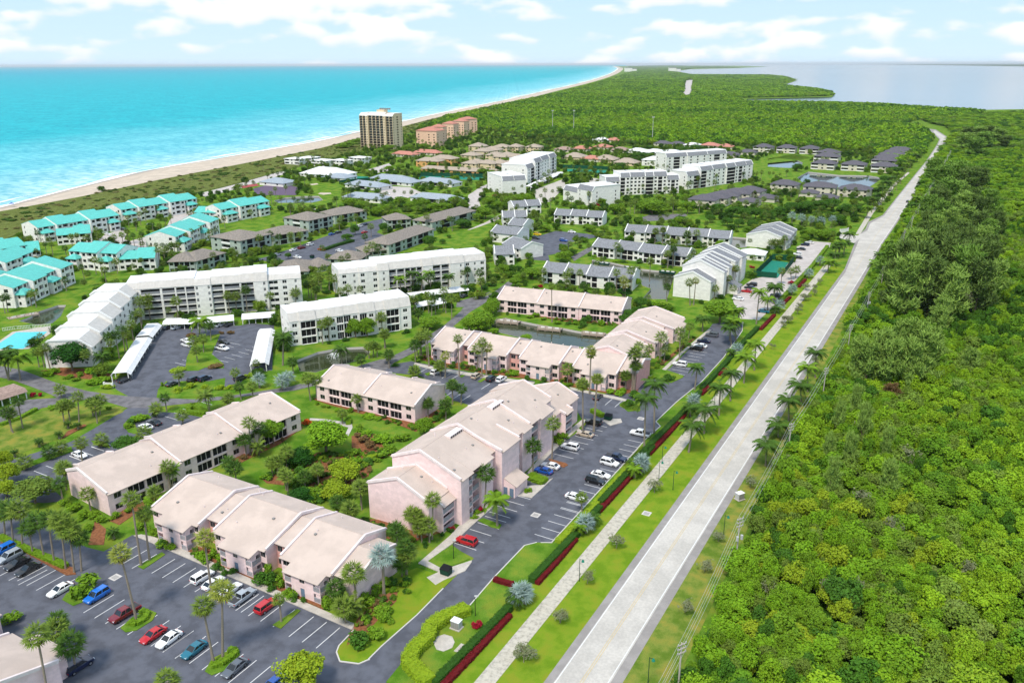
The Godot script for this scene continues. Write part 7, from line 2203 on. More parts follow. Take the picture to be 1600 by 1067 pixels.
	palms("silver", "silver_palm", "silver palm in the dark red hedge line", [2.1,-124.7,2.6,0.8,15.3,-148.1,2.6,0.9,30.5,-173.7,2.8,0.9,1.2,-124.6,2.2,1,51,-212.5,2.8,0.9,30.7,-175.2,2.8,0.9,74.4,-255.8,2.6,1,104.3,-307.2,2.8,1.1,117.4,-331.4,2.8,1,147.8,-383.7,3,1,134.4,-359.8,2.6,1])
	palms("coconut", "coconut_palm", "small feathery palm beside the silver palms of the hedge line", [0.6,-124,2.2,0.5,13.9,-147.2,2.4,0.4,17,-150.9,2.2,0.4,28.7,-171.8,2.6,0.5,29.2,-175,2.4,0.5,49,-206.9,3,0.6,71.9,-254,2.6,0.4,102.2,-304.8,2.4,0.5])
	palms("silver", "silver_palm", "silver-headed palm of the five in the row before the junction", [], [167.8,-486.1,6.1,1.2,-0.5,-0,173.5,-486,4.8,1.3,-0.5,-0,178.3,-483.6,4.3,1.1,-0.1,-0,182.7,-479,4.3,1.3,-0.5,-0,188.6,-478.9,5.5,1.1,0.2,0])
	palms("coconut", "coconut_palm", "big coconut palm at the left edge beside the estate road", [-155.9,-236.4,9,1], [-155.8,-236.3,8.3,1,1.3,0,-152.2,-236.3,7.9,1,0.3,0])
	palms("cabbage", "cabbage_palm", "fan palm on the dry lawn island", [-112.8,-203.7,5,1], [-131.8,-221.7,2.6,1,-0.1,-0,-118.2,-204.6,7.4,0.9,0.8,0,-121.1,-205.4,4.6,1,0.2,0,-122.3,-204.6,4.6,1,0.2,0,-116.2,-208.6,4,0.9,-0.2,-0,-115.6,-208.6,4.3,0.9,0.6,0,-114.8,-209.4,4.3,1,0.7,0,-131.4,-200.8,7.7,0.9,0.1,0,-132.3,-197.8,5.9,1,-0.6,-0,-133.2,-198.6,5.2,1,0.6,0])
	palms("date", "date_palm", "low dark date palm in the bed of the dry lawn", [-119,-200.5,1.5,0.4,-116,-199.7,1.5,0.4,-121,-189.9,1.5,0.4,-118.1,-194.2,1.5,0.4,-120.6,-189.3,1.5,0.4,-123.6,-183.6,1.5,0.4])
	palms("washington", "fan_palm", "fan palm beside the white car in the left car park", [], [-104.1,-178.3,6.3,1,0.5,0])
	palms("cabbage", "cabbage_palm", "fan palm behind the long pink block on the left", [-88.8,-201.9,3,0.9,-99.7,-160.8,5,0.9], [-94.1,-190.2,3.3,1.1,0.1,0,-103.7,-169.9,3.9,1,0.1,0,-114.5,-182.8,2,1,0.1,0.3,-113,-185.6,2,0.9,0.2,0.3,-117.5,-177.5,2,1,0.3,0.3,-104.8,-189.3,2,1,0.3,0.2,-102.2,-166.9,5.6,1,0.2,0])
	palms("cabbage", "cabbage_palm", "fan palm beside the end wall of the long pink block", [-92.1,-157.6,4.1,0.9])
	palms("areca", "clumping_palm", "clumping palm before the porches of the long pink block", [-77.8,-166.3,5.3,0.8,-63.1,-184.2,3,0.9,-77.8,-157.4,2.5,0.9])
	palms("cabbage", "cabbage_palm", "fan palm before the porches of the long pink block", [-66,-183.3,4.8,1,-63.8,-186.3,6.2,1,-64.7,-168.4,6,1,-62.6,-165.9,6,1.1,-78,-165.9,6.3,0.9,-77.6,-157.7,4.5,0.9,-54,-175.6,5,1], [-65.3,-184.3,8.8,0.9,0.5,0])
	palms("date", "date_palm", "low sago palm on the corner lawn by the path end", [-82,-146.5,1.6,0.5])
	palms("cabbage", "cabbage_palm", "fan palm before the pink block in the bottom left corner", [-70.8,-100.7,11.8,1,-75.7,-113.1,3.5,1.1], [-77.1,-115.3,3.6,1,0.6,0,-70,-107.3,5.5,1.2,0.1,0])
	palms("cabbage", "cabbage_palm", "fan palm top at the bottom edge of the front car park", [-51.7,-99.4,5,1])
	palms("cabbage", "cabbage_palm", "fan palm at the upper left of the garden court", [], [-58.4,-219.1,6.8,1.1,-0.4,-0,-56.9,-220.3,5.8,1,0.2,0])
	palms("cabbage", "cabbage_palm", "small fan palm before the middle pink block", [-18.1,-205.8,4.5,0.7,-45.9,-202.6,3,0.8], [-43,-210.5,4.1,0.8,-0.4,-0,-23.2,-207,4.2,0.7,0.1,0])
	palms("cabbage", "cabbage_palm", "fan palm among the shrubs of the garden court", [-51.7,-166.4,4,0.9,-47.4,-166.5,3.5,0.9,-44.8,-168.8,4,0.8,-56.7,-173.2,3.5,0.9,-55.9,-175.9,3,0.8,-50.8,-164.5,4.5,0.8,-55.4,-173,4,0.9,-37,-153.1,4,0.8], [-34,-162.8,3,0.8,-0.2,-0,-48,-168.6,2.3,0.9,0.2,0,-46,-171.8,2.3,0.9,0.3,0,-33.5,-159.6,4.4,0.9,0.3,0,-34,-149.7,4.2,0.8,0.5,0])
	palms("date", "date_palm", "large date palm beside the white carport and pond", [], [-74.2,-248.6,9.2,1.1,0.9,0])
	palms("cabbage", "cabbage_palm", "fan palm on the pond bank", [-46.2,-256.7,4,0.9,-44.8,-256.4,3.5,0.9,-68.8,-240.8,4,1,-47.3,-255,4,0.9,-39.3,-245.5,5,0.9,-48.2,-245.6,3,1], [-43.7,-264.8,5.1,0.9,0.3,0])
	palms("coconut", "coconut_palm", "small coconut palm at the near bank of the fountain pond", [], [-55.4,-250,5.2,0.7,0.1,0])
	palms("silver", "silver_palm", "silver palm beside the estate road before the pond", [-68.8,-227.5,3,1.1,-76.1,-229.3,2.6,1,-68.1,-231.3,2.6,1])
	palms("cabbage", "cabbage_palm", "fan palm beside the bend of the estate road", [-31.7,-257.1,5,1,-31.2,-262.4,5,0.8,-27.9,-253.8,9,1,-30.3,-238.3,2,1,-23,-241.4,2.5,0.9,-17.1,-218,5,1,-83.9,-231.5,4,0.8,-78.7,-219.9,4,0.9,-75.3,-220.5,4,0.9,-98.2,-207.7,2.5,1,-80.8,-214.7,2.5,0.9,-79.7,-213.4,3.5,0.8], [-97.1,-211.7,4.1,0.8,-0.1,-0,-100.9,-230.7,3.8,0.9,0.3,0])
	palms("areca", "clumping_palm", "tall clumping palm beside the estate road", [-84.7,-210.6,6,1.2])
	palms("coconut", "coconut_palm", "big coconut palm in the middle of the white estate car park", [], [-112,-278.5,6,1,0.8,0])
	palms("cabbage", "cabbage_palm", "fan palm on the central strip of the white estate car park", [-102.8,-251.4,4.4,1,-107.5,-261.9,4,1.1], [-104.4,-261.3,4.8,1,0.3,0,-106.2,-273.7,5.6,1,0.4,0])
	palms("date", "date_palm", "dense date palm at the corner of the terraced white block", [-129.7,-244.1,5,1])
	palms("cabbage", "cabbage_palm", "fan palm beside the terraced white block", [-148.1,-245.9,7.2,0.9,-150.8,-247.4,5.5,1,-152.6,-247.7,5,0.9,-130.3,-255.6,8,1,-130.6,-260.7,8,1.1,-134.1,-257.4,7,0.9,-129.2,-259.9,7,0.9,-134,-278,8,1,-132.1,-271,7,1,-132.1,-278.2,9,1], [-132.5,-254.5,8.3,0.9,1.1,0])
	palms("cabbage", "cabbage_palm", "fan palm before the balconies of the long white block", [-138.1,-298.8,8.5,1,-126.4,-296.5,8,1.1,-110.2,-306.4,7.5,1,-107.7,-307,7,1.1,-104,-308.5,9.2,1.1,-86.2,-313.6,6.6,1.1,-138.8,-293.2,9,1.1,-84.2,-287,4,0.9], [-93.3,-302,8.6,0.9,0.8,0])
	palms("date", "date_palm", "spiky date palm before the three-storey white block", [-78.6,-266.8,4,1.2])
	palms("cabbage", "cabbage_palm", "fan palm before the three-storey white block", [-46.7,-280.2,6.5,1.1,-66.1,-270.3,7,1,-38,-305.6,6,1,-43.4,-265.8,5,1.1], [-64.2,-272.1,7.5,1,0.2,0])
	palms("coconut", "coconut_palm", "feathery palm before the four-storey white block", [-46.4,-330.5,8,0.7,-41.9,-336.3,9,0.8,-35.3,-336.2,9,0.7,-26.7,-331.1,9,0.7,-37.7,-330.4,8,0.7,-49.7,-316.7,5,0.7,-48.2,-318.9,5,0.8])
	palms("cabbage", "cabbage_palm", "fan palm before the four-storey white block", [-66.7,-322.1,6,1,-34.1,-332.7,8,1.1,-13.9,-348.1,6,1.1,-12.9,-336.9,5,1.1,-38.1,-306.1,5,1.1,-32.5,-307.1,7,1,-29.6,-305,7,1.1,-27.1,-309.8,8,1,-23,-299.3,8,1.1,-35.1,-293.8,4,1.1,-25.8,-306.5,6,1,-31,-302.5,6,0.9], [-19.4,-348.7,7.2,0.9,0.1,0])
	palms("cabbage", "cabbage_palm", "fan palm left of the four-storey white block", [-84.5,-329.2,6,1,-79.4,-320,6,1,-81.7,-327.7,7,1.1,-84.7,-349,6,1,-78.2,-338.7,6,0.9,-83.6,-329.2,6,1.1,-79.7,-320,6,0.9,-82.1,-341.3,6,1.1,-80.5,-351.6,6,0.9,-86.2,-342.8,5,1,-74.1,-332.7,7.5,1.1,-69.6,-321.3,5,0.9,-108.2,-363.8,7.1,0.9])
	palms("cabbage", "cabbage_palm", "fan palm in the taupe estate", [-70.7,-391.2,7,1,-69.8,-401.2,7,1.1,-65.8,-396.1,7,1.1,-77.6,-427.8,6,1,-79.2,-456.2,6,1.1,-93.1,-488.6,6,1,-94.7,-479,6,1.1,-100.3,-483.9,6,0.9,-100.6,-474.4,6,0.9,-123.1,-428.5,6,1,-131.8,-432.5,6,0.9,-129.6,-415.2,8,1.1,-129.9,-434.1,6.5,1,-138.8,-433.7,5,1,-113.3,-432.2,6,1.1,-118.3,-432.3,6,1,-132.9,-364.5,5,1,-126.3,-364.5,5,1,-49.2,-472.5,8.7,1.1,-34.6,-472.4,7,1.1])
	palms("washington", "fan_palm", "tall palm before the canal on the lawn of the pink canal block", [], [15.1,-294.4,14,0.9,-0.3,-0])
	palms("washington", "fan_palm", "tall bright palm pair before the grey-roofed block", [], [46.4,-322.7,7.3,1.1,-0.3,-0,45.6,-323.7,8.8,1.1,-0.1,-0])
	palms("cabbage", "cabbage_palm", "fan palm before a grey-roofed white block", [23.4,-342.4,6,1,25.5,-346.8,6.5,1,29.3,-343.5,7,0.9,44.8,-338.7,8.1,1,51.7,-397.3,7.4,1,53.1,-394,6,1,74,-379.6,7,0.9,76.8,-382.4,8.4,1.1,30.4,-333,4,1,14.1,-350.3,6,1,77,-434,7,1.1,81.2,-434.5,7.7,1,92.3,-425.9,7,1,63.4,-322.7,6,0.9,93.1,-427.7,7,1.1,97.4,-428.2,7.3,1.1,95.8,-403.3,6,0.9,87.6,-386.9,6,1,81.3,-434.4,7.7,0.9,77.4,-435.9,7,1], [61.6,-355.3,9.2,1,-0.1,-0,77,-382,9.2,1,-0.2,-0,75,-383.4,6.1,1,-0.5,-0])
	palms("cabbage", "cabbage_palm", "fan palm on the round point beside the upper canal", [50.8,-336.3,9.6,1.1,55.5,-352.4,6,1.1])
	palms("cabbage", "cabbage_palm", "fan palm around the turquoise-roofed blocks", [-256.1,-436.9,7,0.9,-250.6,-421.4,7,0.9,-235,-411.5,6,0.8,-222.3,-401,6,0.9,-231.4,-424.9,7,1,-230.3,-428.7,7,0.8,-224.5,-425.9,6,1,-223,-425.9,6,0.8,-228,-444.6,7,0.8,-210.4,-418.3,6,0.8,-208.6,-424.5,7,0.9,-206.5,-428.3,7,0.9,-208.8,-440.2,7,0.9,-200.4,-428.2,7,0.9,-191.4,-415.6,8,0.8,-195.2,-426.9,8,0.9,-206.3,-466.7,6,0.8,-198,-456.8,7,0.9,-220.2,-476,6,0.8,-229.8,-488.1,6,0.8,-225.6,-494.7,7,0.9,-226.9,-505,7,0.9,-225.5,-520.7,6.2,0.9,-202.4,-474.8,7,0.9,-205.2,-490.1,6,0.9,-238,-411.5,6,0.8,-193.8,-360.9,6,0.8,-193.3,-370.9,7,0.9,-189.2,-367.9,7,0.9,-181.4,-355.3,6,0.9,-184,-372.2,6,1,-209.8,-375.5,6,0.9,-214.7,-376.9,5,1,-239.5,-385,6,0.8,-243.5,-388.2,6,1,-238.1,-389.4,5,1,-191.4,-316.7,6,1,-194.2,-318.2,5,0.9,-192,-341.3,5,0.9,-199.2,-310.3,6,1,-199.1,-308.3,6,0.8,-169.8,-385.6,8.5,1,-170.5,-398.9,7,1,-169,-402.3,7,0.8,-171.9,-427.3,7.1,0.8,-170.8,-414.1,6,0.9,-171.6,-432.9,8.4,0.8,-171.1,-444.1,7.8,0.8,-171.8,-475.7,6,1,-171.2,-485.1,6,0.9,-163.2,-510.8,5,1,-174.2,-402.7,7,0.8,-169.9,-402.7,7,0.9,-167.7,-402.7,7,0.9])
	palms("cabbage", "cabbage_palm", "fan palm on the golf lawn", [-147.1,-553,7,0.9,-141.5,-556.4,7,0.9,-136.1,-556.2,7,1,-117.3,-574,7,1.1,-116.7,-585.5,7.5,1.1,-114.1,-584.2,8.3,0.9,-118,-552.4,7,1,-168.4,-575,7,1.1,-171.3,-567.7,7,1,-142.5,-526.2,6,1,-171.4,-598.4,7,0.9,-166.5,-606.4,7,0.9,-163,-650.6,7,0.9,-184.6,-556.5,7,0.9,-182.7,-569.4,7,1,-169.8,-562.6,7,1,-143.1,-529.1,6,1,-158,-562.5,6,0.9])
	palms("cabbage", "cabbage_palm", "fan palm around the white beach villas", [-227.8,-762.3,7,0.9,-197.7,-699.6,6,0.9,-203,-792.6,8,1.1,-191.3,-778.5,8,1.1,-192.5,-806.5,8,1.1,-176.2,-773.8,7,0.9,-164.4,-767,7,0.9,-156.4,-786.7,7,1.1,-140,-834.8,8,1,-136,-850.4,8,1.1,-144.8,-968.5,10.7,1,-139,-800.1,7,1,-142.5,-759.9,7,1,-202.9,-689.1,6,1,-181.5,-699.2,6,1,-104.9,-785.3,7,0.9,-94.4,-798.8,7,1,-112,-987.9,9,1.1,-102.3,-966.3,9,0.9])
	palms("cabbage", "cabbage_palm", "fan palm beside the peach seaside blocks", [-83.6,-1032.2,9,1,-79.4,-1056.3,9,1.1,-71.8,-1031.8,9,1,-68.9,-1081.2,9,0.9,-62.8,-1080.9,9,0.9,-60.1,-1107.4,9,1,-92.4,-958.2,7,0.9,-54.4,-1120.4,8,1.1])
	palms("cabbage", "cabbage_palm", "fan palm before the six-storey blocks", [23.9,-579.3,8,1,30.2,-671.9,10,1,26.2,-667.6,8,1,38.1,-564,8,1,25.7,-542.7,7,0.9,39.9,-549.2,7,1,52.5,-559.6,8.6,1,74.9,-577.4,7,1.1,73,-585.2,7,1,74.8,-516,8,0.9,79.6,-528.6,8,1,102.4,-583.7,6,1,111.9,-599.2,6,1,104.3,-528.2,8,1,145.8,-643.5,8.2,0.9,137.5,-632.7,6,1,152.2,-617.6,8,1,1.4,-550,7,1,-7.2,-550.2,7,1,-10.5,-499.9,6,1,200.9,-679,7,0.9,206.6,-685.4,7,1,234.9,-707.8,5,0.9,144.7,-642.5,7.9,0.9,134.2,-628.3,6,0.9,163,-657.6,8.2,0.8,190.5,-679.8,6.9,0.9])
	palms("cabbage", "cabbage_palm", "fan palm around the slate-roofed villas", [185.5,-573.5,7.8,1,198.5,-583.4,7,1,200.3,-573.8,7,0.9,168.9,-549.6,6,1.1,153.5,-537.3,6,1,185.7,-569.5,7,1,211.1,-502.9,7,1,259.3,-570.5,8,1,266.2,-579.9,8,1,249.7,-559,7,1,237.8,-541.8,7,1.1,252.4,-558.9,7,1,281.1,-606.9,7,1,293.7,-628.4,7,1.1,312.6,-663.5,7,1.1,333.6,-702.6,7,0.9,357.2,-746.3,7,1,141,-519.4,7,1.1,121.2,-527.6,7,0.9,157.9,-503.9,7,1,273.3,-558.5,7,0.9])
	trees("broad", "broadleaf_tree", "spreading grey-green tree behind the long pink block", "leaf_olive", [-106.1,-161,5.5,9.3])
	trees("broad", "broadleaf_tree", "low dark tree behind the long pink block", "leaf_dark", [-95.7,-184,5,7.1])
	trees("broad", "broadleaf_tree", "yellow-green tree at the left edge by the drive", "leaf_yellow", [-117.2,-169.9,5,5.6,-114,-163.7,4,5,-121.9,-176.9,5,4.4])
	trees("broad", "broadleaf_tree", "yellow-green tree at the bottom edge of the front car park", "leaf_yellow", [-32.8,-103.4,6,7.5])
	trees("broad", "broadleaf_tree", "large bright green tree in the middle of the garden court", "leaf_bright", [-46.5,-185.1,8,12.5])
	trees("broad", "broadleaf_tree", "yellow-green tree in the garden court beside the tall block", "leaf_yellow", [-38.5,-168.7,6,8.1])
	trees("broad", "broadleaf_tree", "yellow-green shrubby tree behind the blank gable", "leaf_yellow", [-39,-161.6,4.5,6.8])
	trees("broad", "broadleaf_tree", "green tree before the porches of the long pink block", "leaf_mid", [-61.2,-190.5,6.5,6.5])
	trees("broad", "broadleaf_tree", "dark bushy tree in the lower garden court", "leaf_deep", [-51.3,-177.9,4.5,6.9,-47.1,-160.3,3.5,5.8])
	trees("broad", "broadleaf_tree", "bushy tree between the middle and the tall pink block", "leaf_mid", [-23.1,-196,4.5,5.3])
	trees("broad", "broadleaf_tree", "round dark green tree before the terraced white block", "leaf_deep", [-140,-244,9,11.6])
	trees("broad", "broadleaf_tree", "broad bushy tree at the top of the upper car park", "leaf_mid", [78,-293.3,8,13.4])
	trees("broad", "broadleaf_tree", "bushy tree before the three-storey white block", "leaf_mid", [-55.7,-276.7,7,6.1,-51.8,-278,7,6.8])
	trees("broad", "broadleaf_tree", "large tree beside the estate road left of the canal", "leaf_mid", [-11.9,-285,6,10.5,-15.7,-283.7,5,6.5,-29.9,-288,4,8,-30.2,-286.3,4,8.4,-10.8,-289.3,6,8,-12.6,-282.4,5,6.2,-7.4,-306.5,6,5.6])
	trees("broad", "broadleaf_tree", "bush over the canal beside the long pink block", "leaf_bright", [-6.6,-280.7,2,3.9,5,-273.4,2,4.4])
	trees("broad", "broadleaf_tree", "tree right of the pink canal block", "leaf_dark", [46.5,-294.3,6,4.8,41.8,-290.9,4,4.8,44.2,-293.8,5,7.4,50.8,-310.9,5,5.7,29.7,-234.2,5,5.9,32.7,-235.9,4,4.8])
	trees("broad", "broadleaf_tree", "tree left of the pink canal block", "leaf_mid", [-8.1,-302.6,6,6.6,-8.3,-285.9,5,4.7,9.3,-359.9,5,9.1,-3.7,-368.3,5,6,1.5,-346.8,4,5.6,4.1,-354.4,4,6.4])
	trees("broad", "broadleaf_tree", "dark tree beside the bright pair of palms", "leaf_deep", [46.3,-325.1,5,6.5])
	trees("broad", "broadleaf_tree", "round tree on the canal point", "leaf_bright", [54.8,-344.8,4,3.1,107.7,-416.2,6,5.6])
	trees("broad", "broadleaf_tree", "big round tree behind the grey-roofed blocks", "leaf_mid", [90.9,-528.3,9,17.6])
	trees("broad", "broadleaf_tree", "tree beside the little car park of the grey-roofed estate", "leaf_mid", [46.1,-468.7,4,7.5,53.5,-468.6,4,6.6,25,-394.9,5,7.8,34.5,-436.1,4,3.9,44,-473.2,4,6.7,19.5,-469.2,4,7.5,28.3,-400.8,4,5,64.5,-439.5,4,3.9,100.8,-489.8,5,6.9,120,-568.6,7,6.9])
	trees("broad", "broadleaf_tree", "tree on the lawn of the taupe estate", "leaf_dark", [-43.2,-424.8,7,7.6,-29.1,-482.6,5,10.2,-37.5,-437.8,2.5,3.9,-35,-452.2,2,2.8,-89.4,-462.5,6,5.8,-73.6,-466.6,6,5.8,-90.8,-445.9,4,7.2])
	trees("broad", "broadleaf_tree", "tree in the grove behind the taupe estate", "leaf_mid", [-108.9,-554.3,7,11.7,-99,-542.2,7,10.5,-86.5,-523,6,8.3,-80.7,-534,6,9.4,-75.5,-559.8,7,10.8,-67,-545.3,6,9.6,-60.2,-553.4,7,10.7,-51.1,-539.1,6,9.5,-44.5,-539,6,10.4,-38.2,-559.1,7,10.8,-32.8,-550.5,6,8.7,-16.3,-512.8,7,10.8,-14.7,-558.6,7,9.8,-74.3,-520.9,5,7.4,-61.7,-531.6,5,8.4,-21.4,-504.3,5,7.1])
	trees("broad", "broadleaf_tree", "tree in the belt before the slate-roofed villas", "leaf_dark", [133.4,-526.3,7,10.1,139.8,-515.2,7,9.9,145.6,-509.8,7,8.9,152.7,-509.7,7,8.9,158.4,-504.4,7,8.8,168.7,-514.7,7,9,181.2,-531,7,10.2,189.2,-527.2,8,11.1,200.4,-532.7,8,11.2,210.9,-538.3,8,11.3,214.3,-524.8,7,10.1,219.4,-519.2,7,10,196.4,-487.2,6,8.6,121.1,-496.7,5,7,102.7,-492.2,5,8.7,129.2,-486.9,5,7.7,134.8,-482.1,5,6.8,142,-477.3,5,6.7])
	trees("broad", "broadleaf_tree", "tree in the belt along the far bending road", "leaf_dark", [228.1,-530.8,6,8.1,243.7,-560.2,6,8.5,266.1,-601.7,6,7.8,302.5,-670.5,6,8.7,335.9,-729.7,6,9.4,364.6,-779.3,7,10,392.6,-825.7,7,10.5,424.1,-877.8,7,11.2,457.6,-936.6,7,11.9,495.8,-1003.7,7,12.7,524.4,-1053.8,7,13.3])
	trees("broad", "broadleaf_tree", "bushy tree behind the white gabled block", "leaf_mid", [165.8,-450.9,5,8.8,170.3,-443.7,6,10.2,175.4,-446.6,5,7.1,160.4,-441.9,4,5.5])
	trees("broad", "broadleaf_tree", "big round tree before the golf lawn", "leaf_mid", [91.1,-535,9,19.8,84.6,-532.9,7,10.4,113.9,-528.6,8,10.3,66.2,-526.9,7,9.2])
	trees("broad", "broadleaf_tree", "tree in the grove before the six-storey blocks", "leaf_mid", [-15.9,-554.5,7,9.7,-9.3,-544.8,6,8.5,-1.9,-561.1,7,9.8,4.7,-568,7,10,11.4,-567.9,7,8.8,-18.9,-516.4,7,8.1,61.5,-560.6,5,7.6,46.2,-534.5,5,7.3,72.6,-536.7,6,8.4,101.5,-539.8,5,8.4,109.4,-542.5,6,9.5])
	trees("broad", "broadleaf_tree", "round tree between the lake and the pond", "leaf_dark", [256.9,-746.6,7,9.9])
	trees("broad", "broadleaf_tree", "small tree on the bank of the taupe lawn", "leaf_dark", [-140.1,-393.5,4,3.5,-112.1,-402.2,3,3.6,-164.4,-375.1,3,2.7])
	trees("broad", "broadleaf_tree", "low tree among the beige houses", "leaf_dark", [69.9,-803.2,5,13.8,83.3,-921,12,5.3,123.9,-846.7,6,12.9,133.1,-854.2,6,13,142.2,-859.7,5,11.5,101.9,-775.8,5,11.9,49.6,-798.3,6,9.2,51,-849.7,7,8.1,208.2,-937.1,6,19.5,190.3,-919.3,6,15.7,207.3,-901.1,6,13.7,47.2,-1016.7,7,15.5,36.7,-942.7,6,12.6,25.6,-1087.6,7,18.6,52,-961.3,6,11,73.2,-1001.2,6,15.2,141.6,-998.8,6,15.2,155.9,-945.2,5,10.8])
	trees("broad", "broadleaf_tree", "tree among the beach villas", "leaf_mid", [-137.7,-941.9,7,16.3,-142.3,-912.1,6,14,-116.1,-941.2,7,16.2,-100.7,-966.4,6,14.8,-191.6,-989.5,6,20.9,-191.8,-1032.1,6,17.8,-196.6,-976.1,5,16.9,-74,-775.3,6,10.5,-54.7,-823.9,7,12.7,-82.4,-716.1,6,8.3,-111.6,-756.5,5,10.2,-137.2,-745.2,5,8.6,-102.9,-768.6,5,8.9,-5.7,-813.7,6,10.9,-46.3,-814.9,6,11,-47.4,-688.3,5,9.3,-101.1,-655.9,6,10.2,-24.7,-726.8,6,11.4,-17.5,-714.5,6,9.6])
	trees("casuarina", "casuarina_tree", "pale feathery casuarina in the stand nearest the power poles", "leaf_casuarina_pale", [108.8,-226.9,13,11.3,116.7,-231.9,14,11.5,119.9,-230.2,14,12,110.2,-222.1,12,10.5,120.5,-225.2,13,11.8,103.7,-223.7,11,9.5,102.9,-228.6,11,9.1,114.6,-222.1,12,11.1,127.4,-233.4,12,9.8])
	trees("casuarina", "casuarina_tree", "grey feathery casuarina behind the pale stand", "leaf_casuarina_pale", [154.2,-281,10,10.3,148.3,-271.6,9,9.3,137.8,-231.4,8,8.1,124.5,-211.8,6,6.9])
	trees("casuarina", "casuarina_tree", "dark brown-green casuarina in the tall stand above the road", "leaf_casuarina", [146.3,-291.7,18,17.8,159.8,-310.5,19,19.5,175.5,-331.1,19,20.7,173.1,-316,19,19.9,172.8,-304.4,18,19.2,185.2,-321.2,18,19.4,159.7,-323.9,17,17.4,147.6,-306,15,14.5,155.4,-293.8,17,17.9,160.8,-288.5,16,16.4,174.6,-295.8,16,16,171.6,-340.1,18,18.2,200.1,-334.3,15,16.5,186.9,-307.8,14,15.3,162.2,-340.4,14,14.5])
	trees("casuarina", "casuarina_tree", "casuarina in the middle stand along the far road", "leaf_casuarina", [268,-503.5,17,23,257.8,-493.9,16,20.4,248.6,-485.6,13,15.9,247.9,-445.3,13,16.6,285.9,-524.9,15,20.5,318.8,-576.5,16,23.6,329.1,-613.8,16,26.4,318.7,-608.7,15,23.6,344.7,-612.5,14,22.4,281.7,-501.3,12,17.5,250.2,-433,12,14.3,247.8,-421.5,11,13.9,230,-412.5,11,13.7,340.1,-665.7,14,24.2])
	trees("casuarina", "casuarina_tree", "casuarina in the far stand at the road bend", "leaf_casuarina", [471.7,-851.9,14,27,493.4,-910.6,14,28.8,524.2,-931.2,14,29.4,587,-1033.7,13,30.3,587.5,-1014.7,12,27.6,576.2,-1034.1,13,30.3,567.2,-1042,12,28.4,547.1,-928.8,11,23.4])
	trees("casuarina", "casuarina_tree", "pale casuarina in the loose belt between the dark stands", "leaf_casuarina", [216.1,-422.5,14,13,202.9,-398.3,13,12.3,185,-371.6,14,12.4,214,-408.5,14,13.5,230.7,-427.1,14,14.1,207.4,-383,14,13.6,205.6,-364.9,15,13,218.5,-375,14,13.3,218.8,-366.3,13,12.2,272.8,-472.9,13,14.5,295.3,-504.1,13,15.3,238.8,-453,14,13.9,265.8,-481.8,14,15.8,261.6,-437.9,12,12.5])
	trees("casuarina", "casuarina_tree", "brown dying casuarina at the foot of the pale stand", "leaf_brown", [107,-213.4,5,6.5])
	trees("casuarina", "casuarina_tree", "young casuarina among the low woods", "leaf_casuarina_pale", [81.9,-187.8,9,4.8,86.1,-183.1,10,5.6,88.4,-193.5,10,4.9,88,-174,8,4.5,75,-175.3,7,4.5,69.6,-159.1,8,4.8,81.2,-158.1,8,5.7,78.4,-171.7,8,5.1])
	trees("sparse", "small_tree", "small grey thinly leaved tree beside the sidewalk", "", [8.3,-119.2,2.6,3,1.7,-109.3,2.8,3.6,14,-130.5,3,3.3,8.2,-119.2,2.6,2.9,20.8,-142.3,3,4.4,32.2,-164.6,3.2,4.5,2.3,-110.1,2.8,3.9,103.6,-292.5,3,5.4,99.7,-286.6,2.6,3.3,119.4,-322.3,3,5.1,112.8,-309.3,3,4.2,88.5,-262.7,2.4,2.4,126,-339.4,3,5.4,126.7,-330.6,3,3.7,102,-292.1,3,4.3,110.5,-303.3,3,3.9,120.8,-323.6,3.2,4.1,134.9,-347.3,3,3.8,129.3,-337.6,3,3.1])
	trees("sparse", "small_tree", "pale leafless bush at the wooded side of the road", "", [54.4,-166.8,3,4,41.8,-144.6,2.2,3.6,30.5,-121.9,2.6,3.5,36.8,-134.4,2.4,3.8,98.2,-247.6,2.5,3.7])
	trees("sparse", "small_tree", "bare grey dead tree standing in the near wood", "", [92,-173.3,7,5.7,74.6,-154.5,6,5.1,75.2,-143,7,3.9,76.3,-142.4,6,3.5,61.3,-123.6,6,3.5,56.2,-123.7,6,3.1,63.6,-173,6,4.6,84,-128.9,6,3.6,46,-124.6,5,3.1,85.4,-185.7,8,2.9,94,-172.2,7,4,92.9,-174.4,6,4.1,172,-296.7,12,4.3])
	trees("shrub", "shrub", "round dense bushy palm clump on the left island of the front car park", "leaf_mid", [-79,-128,3.6,6.5])
	trees("shrub", "shrub", "clipped round bush before the corner pink block", "leaf_hedge", [-87.8,-119.9,2,3.5])
	trees("shrub", "shrub", "clipped bush below the long pink block", "leaf_hedge", [-95.6,-157.6,1.8,3.8,-98.6,-160.2,1.6,3.4,-92,-154.4,1.8,3.8,-89.1,-149.7,1.6,3.2,-87.9,-152.6,1.7,3,-90.1,-155.1,1.5,2.8,-85.1,-154.1,1.6,2.6,-83.5,-156.9,1.5,2.4,-77.3,-150.2,1.9,3.5,-74.1,-148.1,1.5,2.7,-81.5,-161.2,1.5,2.4,-70.7,-143.6,1.6,2.7,-68.4,-142.4,1.3,2.2])
